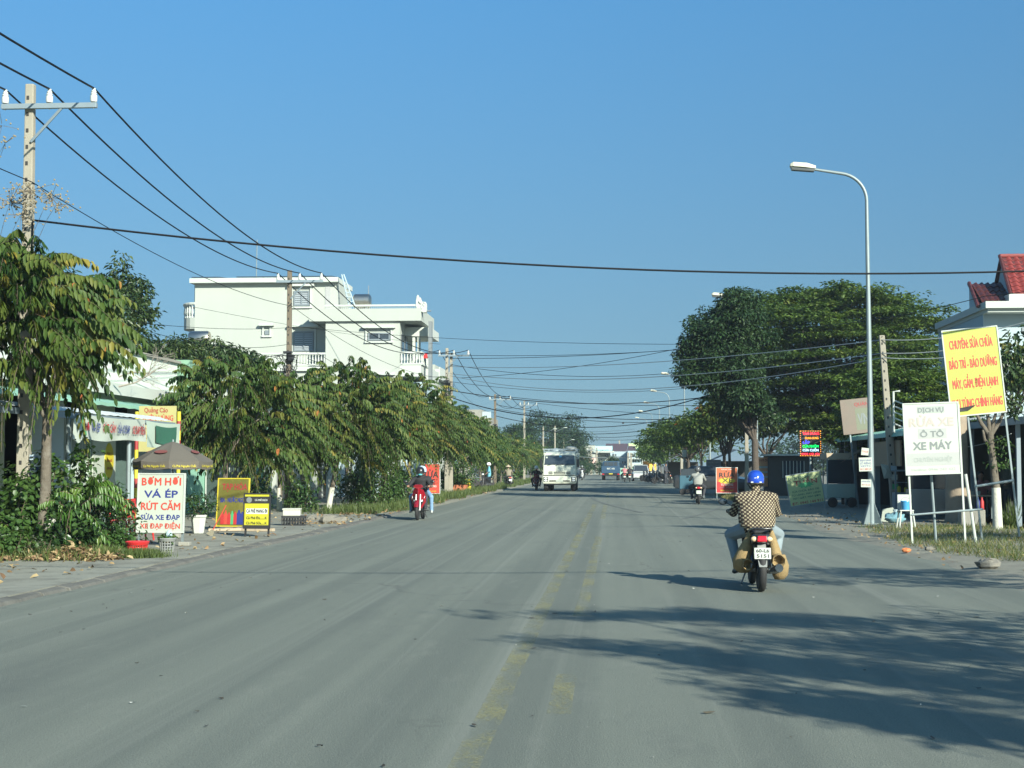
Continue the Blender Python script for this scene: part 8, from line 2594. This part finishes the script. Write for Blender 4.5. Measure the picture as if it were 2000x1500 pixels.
for s in (-1, 1):
    b = B(); b.bx(s * .8 - .1, s * .8 + .1, -.03, 0, .58, .68); b.build('tail_light', M_TAILR, bt_)
    road_wheel(bt_, s * .75, .9, .36, .36); road_wheel(bt_, s * .8, 4.8, .36, .22)
# ------------------------------------------------------------------ the far end of the street
YF = 252.0
def fx(px, Y=YF): return P(px, 900, Y).x
def fz(py, Y=YF): return P(1190, py, Y).z


def far_house(label, px0, px1, py, Y, m, wins=(), D=12, name='far_house', extra=None):
    x0, x1 = fx(px0, Y), fx(px1, Y)
    r = thing(name, label, 'house', ((x0 + x1) / 2, Y, 0))
    oo = Vector(r.location)
    b = B(oo); b.bx(x0, x1, Y, Y + D, -.05, fz(py, Y)); b.build('wall', m, r)
    for (a, c, d, e) in wins:
        b = B(oo); b.bx(fx(a, Y), fx(c, Y), Y - .06, Y + .02, fz(e, Y), fz(d, Y)); w = b.build('window', M_GLASS, r)
        b = B(oo); xm = (fx(a, Y) + fx(c, Y)) / 2; b.bx(xm - .05, xm + .05, Y - .1, Y - .06, fz(e, Y), fz(d, Y)); b.build('frame', M_TRIM, w)
    return r, oo


M_FTEAL = mat('pale_teal_signboard', (.36, .68, .70), .6, .04)
M_FPINK = mat('pinkish_signboard', (.62, .42, .38), .6, .2, .5)
M_FGREEN = mat('lime_green_wall_paint', (.48, .62, .30), .8, .05)
M_FROOF = mat('dark_maroon_metal_roof', (.10, .06, .065), .6, .08)
r, oo = far_house('long white shop building at the far end of the street, left of the teal board', 1128, 1163, 870, YF, M_WHITE, ((1134, 1140, 893, 897),))
b = B(oo); b.bx(fx(1133), fx(1164), YF - .5, YF - .4, fz(905), fz(893)); p = b.build('signboard', M_FPINK, r)
b = B(oo); b.bx(fx(1141), fx(1151), YF - .56, YF - .5, fz(899), fz(892)); b.build('red_heading', M_DKRED, p)
b = B(oo); b.bx(fx(1130), fx(1166), YF - 2.5, YF, fz(908), fz(905)); b.build('canopy', M_TRIM, r)
r, oo = far_house('white far shop with a large pale teal signboard on its roof', 1163, 1192, 880, YF + 2, M_WHITE, ((1171, 1176, 896, 903), (1182, 1187, 888, 892)))
b = B(oo); b.bx(fx(1163), fx(1196), YF + 1.2, YF + 1.4, fz(880), fz(871)); b.build('signboard', M_FTEAL, r)
b = B(oo); b.bx(fx(1160), fx(1200), YF - .5, YF + 2, fz(884), fz(881)); b.build('ledge', M_TRIM, r)
r, oo = far_house('pale blue grey far building under the dark maroon roof', 1190, 1226, 882, YF + 5, M_PALEBLUE, ((1196, 1204, 887, 890), (1215, 1222, 901, 905)))
b = B(oo)
y0 = YF + 5.5
b.loft([[(fx(1180), y0, fz(880)), (fx(1224), y0, fz(880)), (fx(1229), y0 + 9, fz(864)), (fx(1183), y0 + 9, fz(864))], [(fx(1180), y0, fz(881)), (fx(1224), y0, fz(881)), (fx(1229), y0 + 9, fz(865.5)), (fx(1183), y0 + 9, fz(865.5))]]); b.build('roof', M_FROOF, r)
b = B(oo); b.bx(fx(1209), fx(1212), YF + 14, YF + 14.4, fz(866), fz(857.5)); b.build('chimney', M_GREYCON, r)
r, oo = far_house('far blue grey house with balconies right of the maroon roof', 1226, 1252, 880, YF - 4, M_PALEBLUE, ((1234, 1239, 886, 891), (1236, 1242, 898, 903), (1246, 1250, 888, 894)))
b = B(oo); b.bx(fx(1226), fx(1256), YF - 5.5, YF - 4, fz(911), fz(906)); b.bx(fx(1226), fx(1256), YF - 5, YF - 4, fz(897), fz(895)); b.build('balcony_slab', M_TRIM, r)
b = B(oo); b.loft([[(fx(1224), YF - 4, fz(880)), (fx(1242), YF - 4, fz(880)), (fx(1241), YF + 1, fz(871)), (fx(1228), YF + 1, fz(871))], [(fx(1224), YF - 4, fz(881)), (fx(1242), YF - 4, fz(881)), (fx(1241), YF + 1, fz(872)), (fx(1228), YF + 1, fz(872))]]); b.build('roof', M_FROOF, r)
r, oo = far_house('lime green house wall behind the maroon roofs at the far end', 1228, 1256, 866, YF + 22, M_FGREEN)
r, oo = far_house('white far house with a blue window above the flat topped tree', 1254, 1282, 868, YF + 10, M_WHITE, ((1259, 1268, 871, 877),))
r, oo = far_house('green awning market stalls at the far crossroads', 1206, 1248, 914, YF - 8, M_TINGREEN, D=3)
r, oo = far_house('grey shuttered far shops in the shade left of the crossroads', 1126, 1170, 914, YF - 3, mat('grey_shutters', (.22, .26, .25), .7, .2, .4), ((1132, 1140, 917, 925), (1146, 1156, 917, 925)), D=3)
for i, (px, Y, lab) in enumerate(((1154.5, 240, 'far concrete pole with crossarm before the long white shop'), (1165.5, 246, 'second far concrete pole before the teal board'), (1227, 230, 'far pole before the blue grey balcony house'), (1232.5, 236, 'dark far pole beside the balcony house'))):
    t = P(px, 874 if i < 2 else 884, Y)
    utility_pole(lab, (t.x, Y, 0), t.z, arm=i < 2, holes=False, group=None, armscale=1.6, w0=.4, w1=.3)
wire('grey cable crossing over the far crossroads', [(P(1100, 889, 225), P(1290, 886, 215), .5)], .05, M_WIREL)
wire('black cable over the far crossroads before the maroon roof', [(P(1155, 885, 240), P(1300, 884, 200), .6)], .03)
plain_tree('round clipped tree at the far crossroads above the blue truck', (fx(1196, 205), 205, 0), (0, 0, 1.75), (.85, .85, .95), 110, 20, 130, M_SHRUB, csize=.3, leaf=(.14, .24), fork=.9, r0=.15, lump=.1, zmin=-.9, cat='tree')
for i, (px, w, Y, lab) in enumerate(((1136, 2.2, 225, 'shaded bushy tree at the far crossroads behind the white truck'), (1147, 1.6, 232, 'small far tree between the truck and the far pole'), (1171, 1.6, 228, 'far tree left of the round clipped tree'), (1182, 1.3, 222, 'low far tree touching the round clipped tree'))):
    plain_tree(lab, (fx(px, Y), Y, 0), (0, 0, 1.2), (w * .75, w * .7, .85), 60, 18, 131 + i, M_SHRUB, csize=.4, leaf=(.18, .3), fork=.6, r0=.12, lump=.3, zmin=-.9)
# palm top behind the long white shop
q = P(1156, 869, 275)
r = thing('palm_tree', 'palm crown showing above the long white shop roof', 'palm', (q.x, 275, 0))
b = B(); b.tube([(0, 0, 0), (0, 0, q.z - .3)], [.3, .2], 8); b.build('trunk', M_BARK, r)
for k in range(15):
    a = 2 * math.pi * k / 15
    b = B(); L_ = RNG.uniform(1.2, 1.7); e = RNG.uniform(.2, .9)
    rows = []
    for j in range(6):
        t = j / 5
        c = Vector((math.cos(a) * L_ * t, math.sin(a) * L_ * t, q.z - .3 + e * L_ * t - .9 * t * t))
        s = Vector((-math.sin(a), math.cos(a), 0)) * .22 * math.sin(math.pi * min(.95, t * .8 + .15))
        rows.append([c - s - Vector((0, 0, .08)), c, c + s - Vector((0, 0, .08))])
    b.loft(rows, cap=False, closed=False); b.build('frond', M_SHRUB, r)
# dark far trees on the left
for i, (px, py, Y, rx, rz, lab) in enumerate(((1008, 848, 215, 2.6, 2.2, 'dark far tree behind the fifth pole'), (1048, 845, 225, 4.2, 3.6, 'big dark far tree mass left of the truck roof'), (1086, 842, 240, 4.2, 3.8, 'big dark far tree above the white truck'), (1112, 858, 250, 3.2, 3.0, 'dark far tree at the right end of the far tree line'), (1125, 880, 240, 2.2, 2.6, 'low dark far tree right of the truck cab'))):
    q = P(px, py, Y)
    plain_tree(lab, (q.x, Y, 0), (0, 0, q.z - .6), (rx, rx, rz), 170, 22, 140 + i, M_FICUS, csize=.85, leaf=(.3, .5), fork=1.5, r0=.3, lump=.3, zmin=-.9)
for i, (px, Y, rx, rz, lab) in enumerate(((1310, 160, 2.8, 2.2, 'far tree crown behind the reddish tree on the right'), (1290, 190, 2.6, 1.9, 'far right tree above the orange stall'), (1275, 215, 2.6, 1.8, 'farthest tree on the right side of the street'))):
    plain_tree(lab, (fx(px, Y), Y, .05), (0, 0, 3.2), (rx, rx, rz), 100, 22, 150 + i, M_TERM, csize=.7, leaf=(.28, .45), fork=1.6, r0=.15, lump=.3)
for (px, py, w, h, Y, c, lab) in ((1265, 908, 1.0, .8, 165, (.72, .28, .04), 'small bright orange stall banner far down the right side'), (1275, 913, .7, .7, 150, (.75, .42, .06), 'small yellow orange banner beside the orange stall banner'), (1256, 919, .9, .4, 158, (.55, .12, .08), 'small red banner above the white car')):
    q = P(px, py, Y)
    r = thing('stall_banner', lab, 'banner', (q.x, Y, 0))
    plate(r, 'cloth', -w / 2, w / 2, q.z - h / 2, q.z + h / 2, 0, mat('banner_cloth', c, .7), .03)
    b = B(); b.tube([(-w / 2, .05, 0), (-w / 2, .05, q.z + h / 2)], .04, 6); b.tube([(w / 2, .05, 0), (w / 2, .05, q.z + h / 2)], .04, 6); b.build('pole', M_GALV, r)
plain_tree('dense tree line closing the view on the far right', (40, 230, 0), (0, 0, 3.5), (16, 10, 3.5), 300, 26, 160, M_FICUS, csize=1.6, leaf=(.5, .9), fork=2, r0=.4, lump=.3, zmin=-.9)
flush_text()
# ------------------------------------------------------------------ the air of the street
m = bpy.data.materials.new('thin_haze')
m.use_nodes = True
t = m.node_tree
t.nodes.clear()
v = t.nodes.new('ShaderNodeVolumePrincipled')
v.inputs['Color'].default_value = (0.75, 0.87, 0.95, 1)
v.inputs['Density'].default_value = 0.0005
v.inputs['Anisotropy'].default_value = 0.3
t.links.new(v.outputs[0], t.nodes.new('ShaderNodeOutputMaterial').inputs['Volume'])
b = B()
b.bx(-1550, 1550, -320, 3050, -1.5, 16)
tag(b.build('haze', m), kind='stuff')
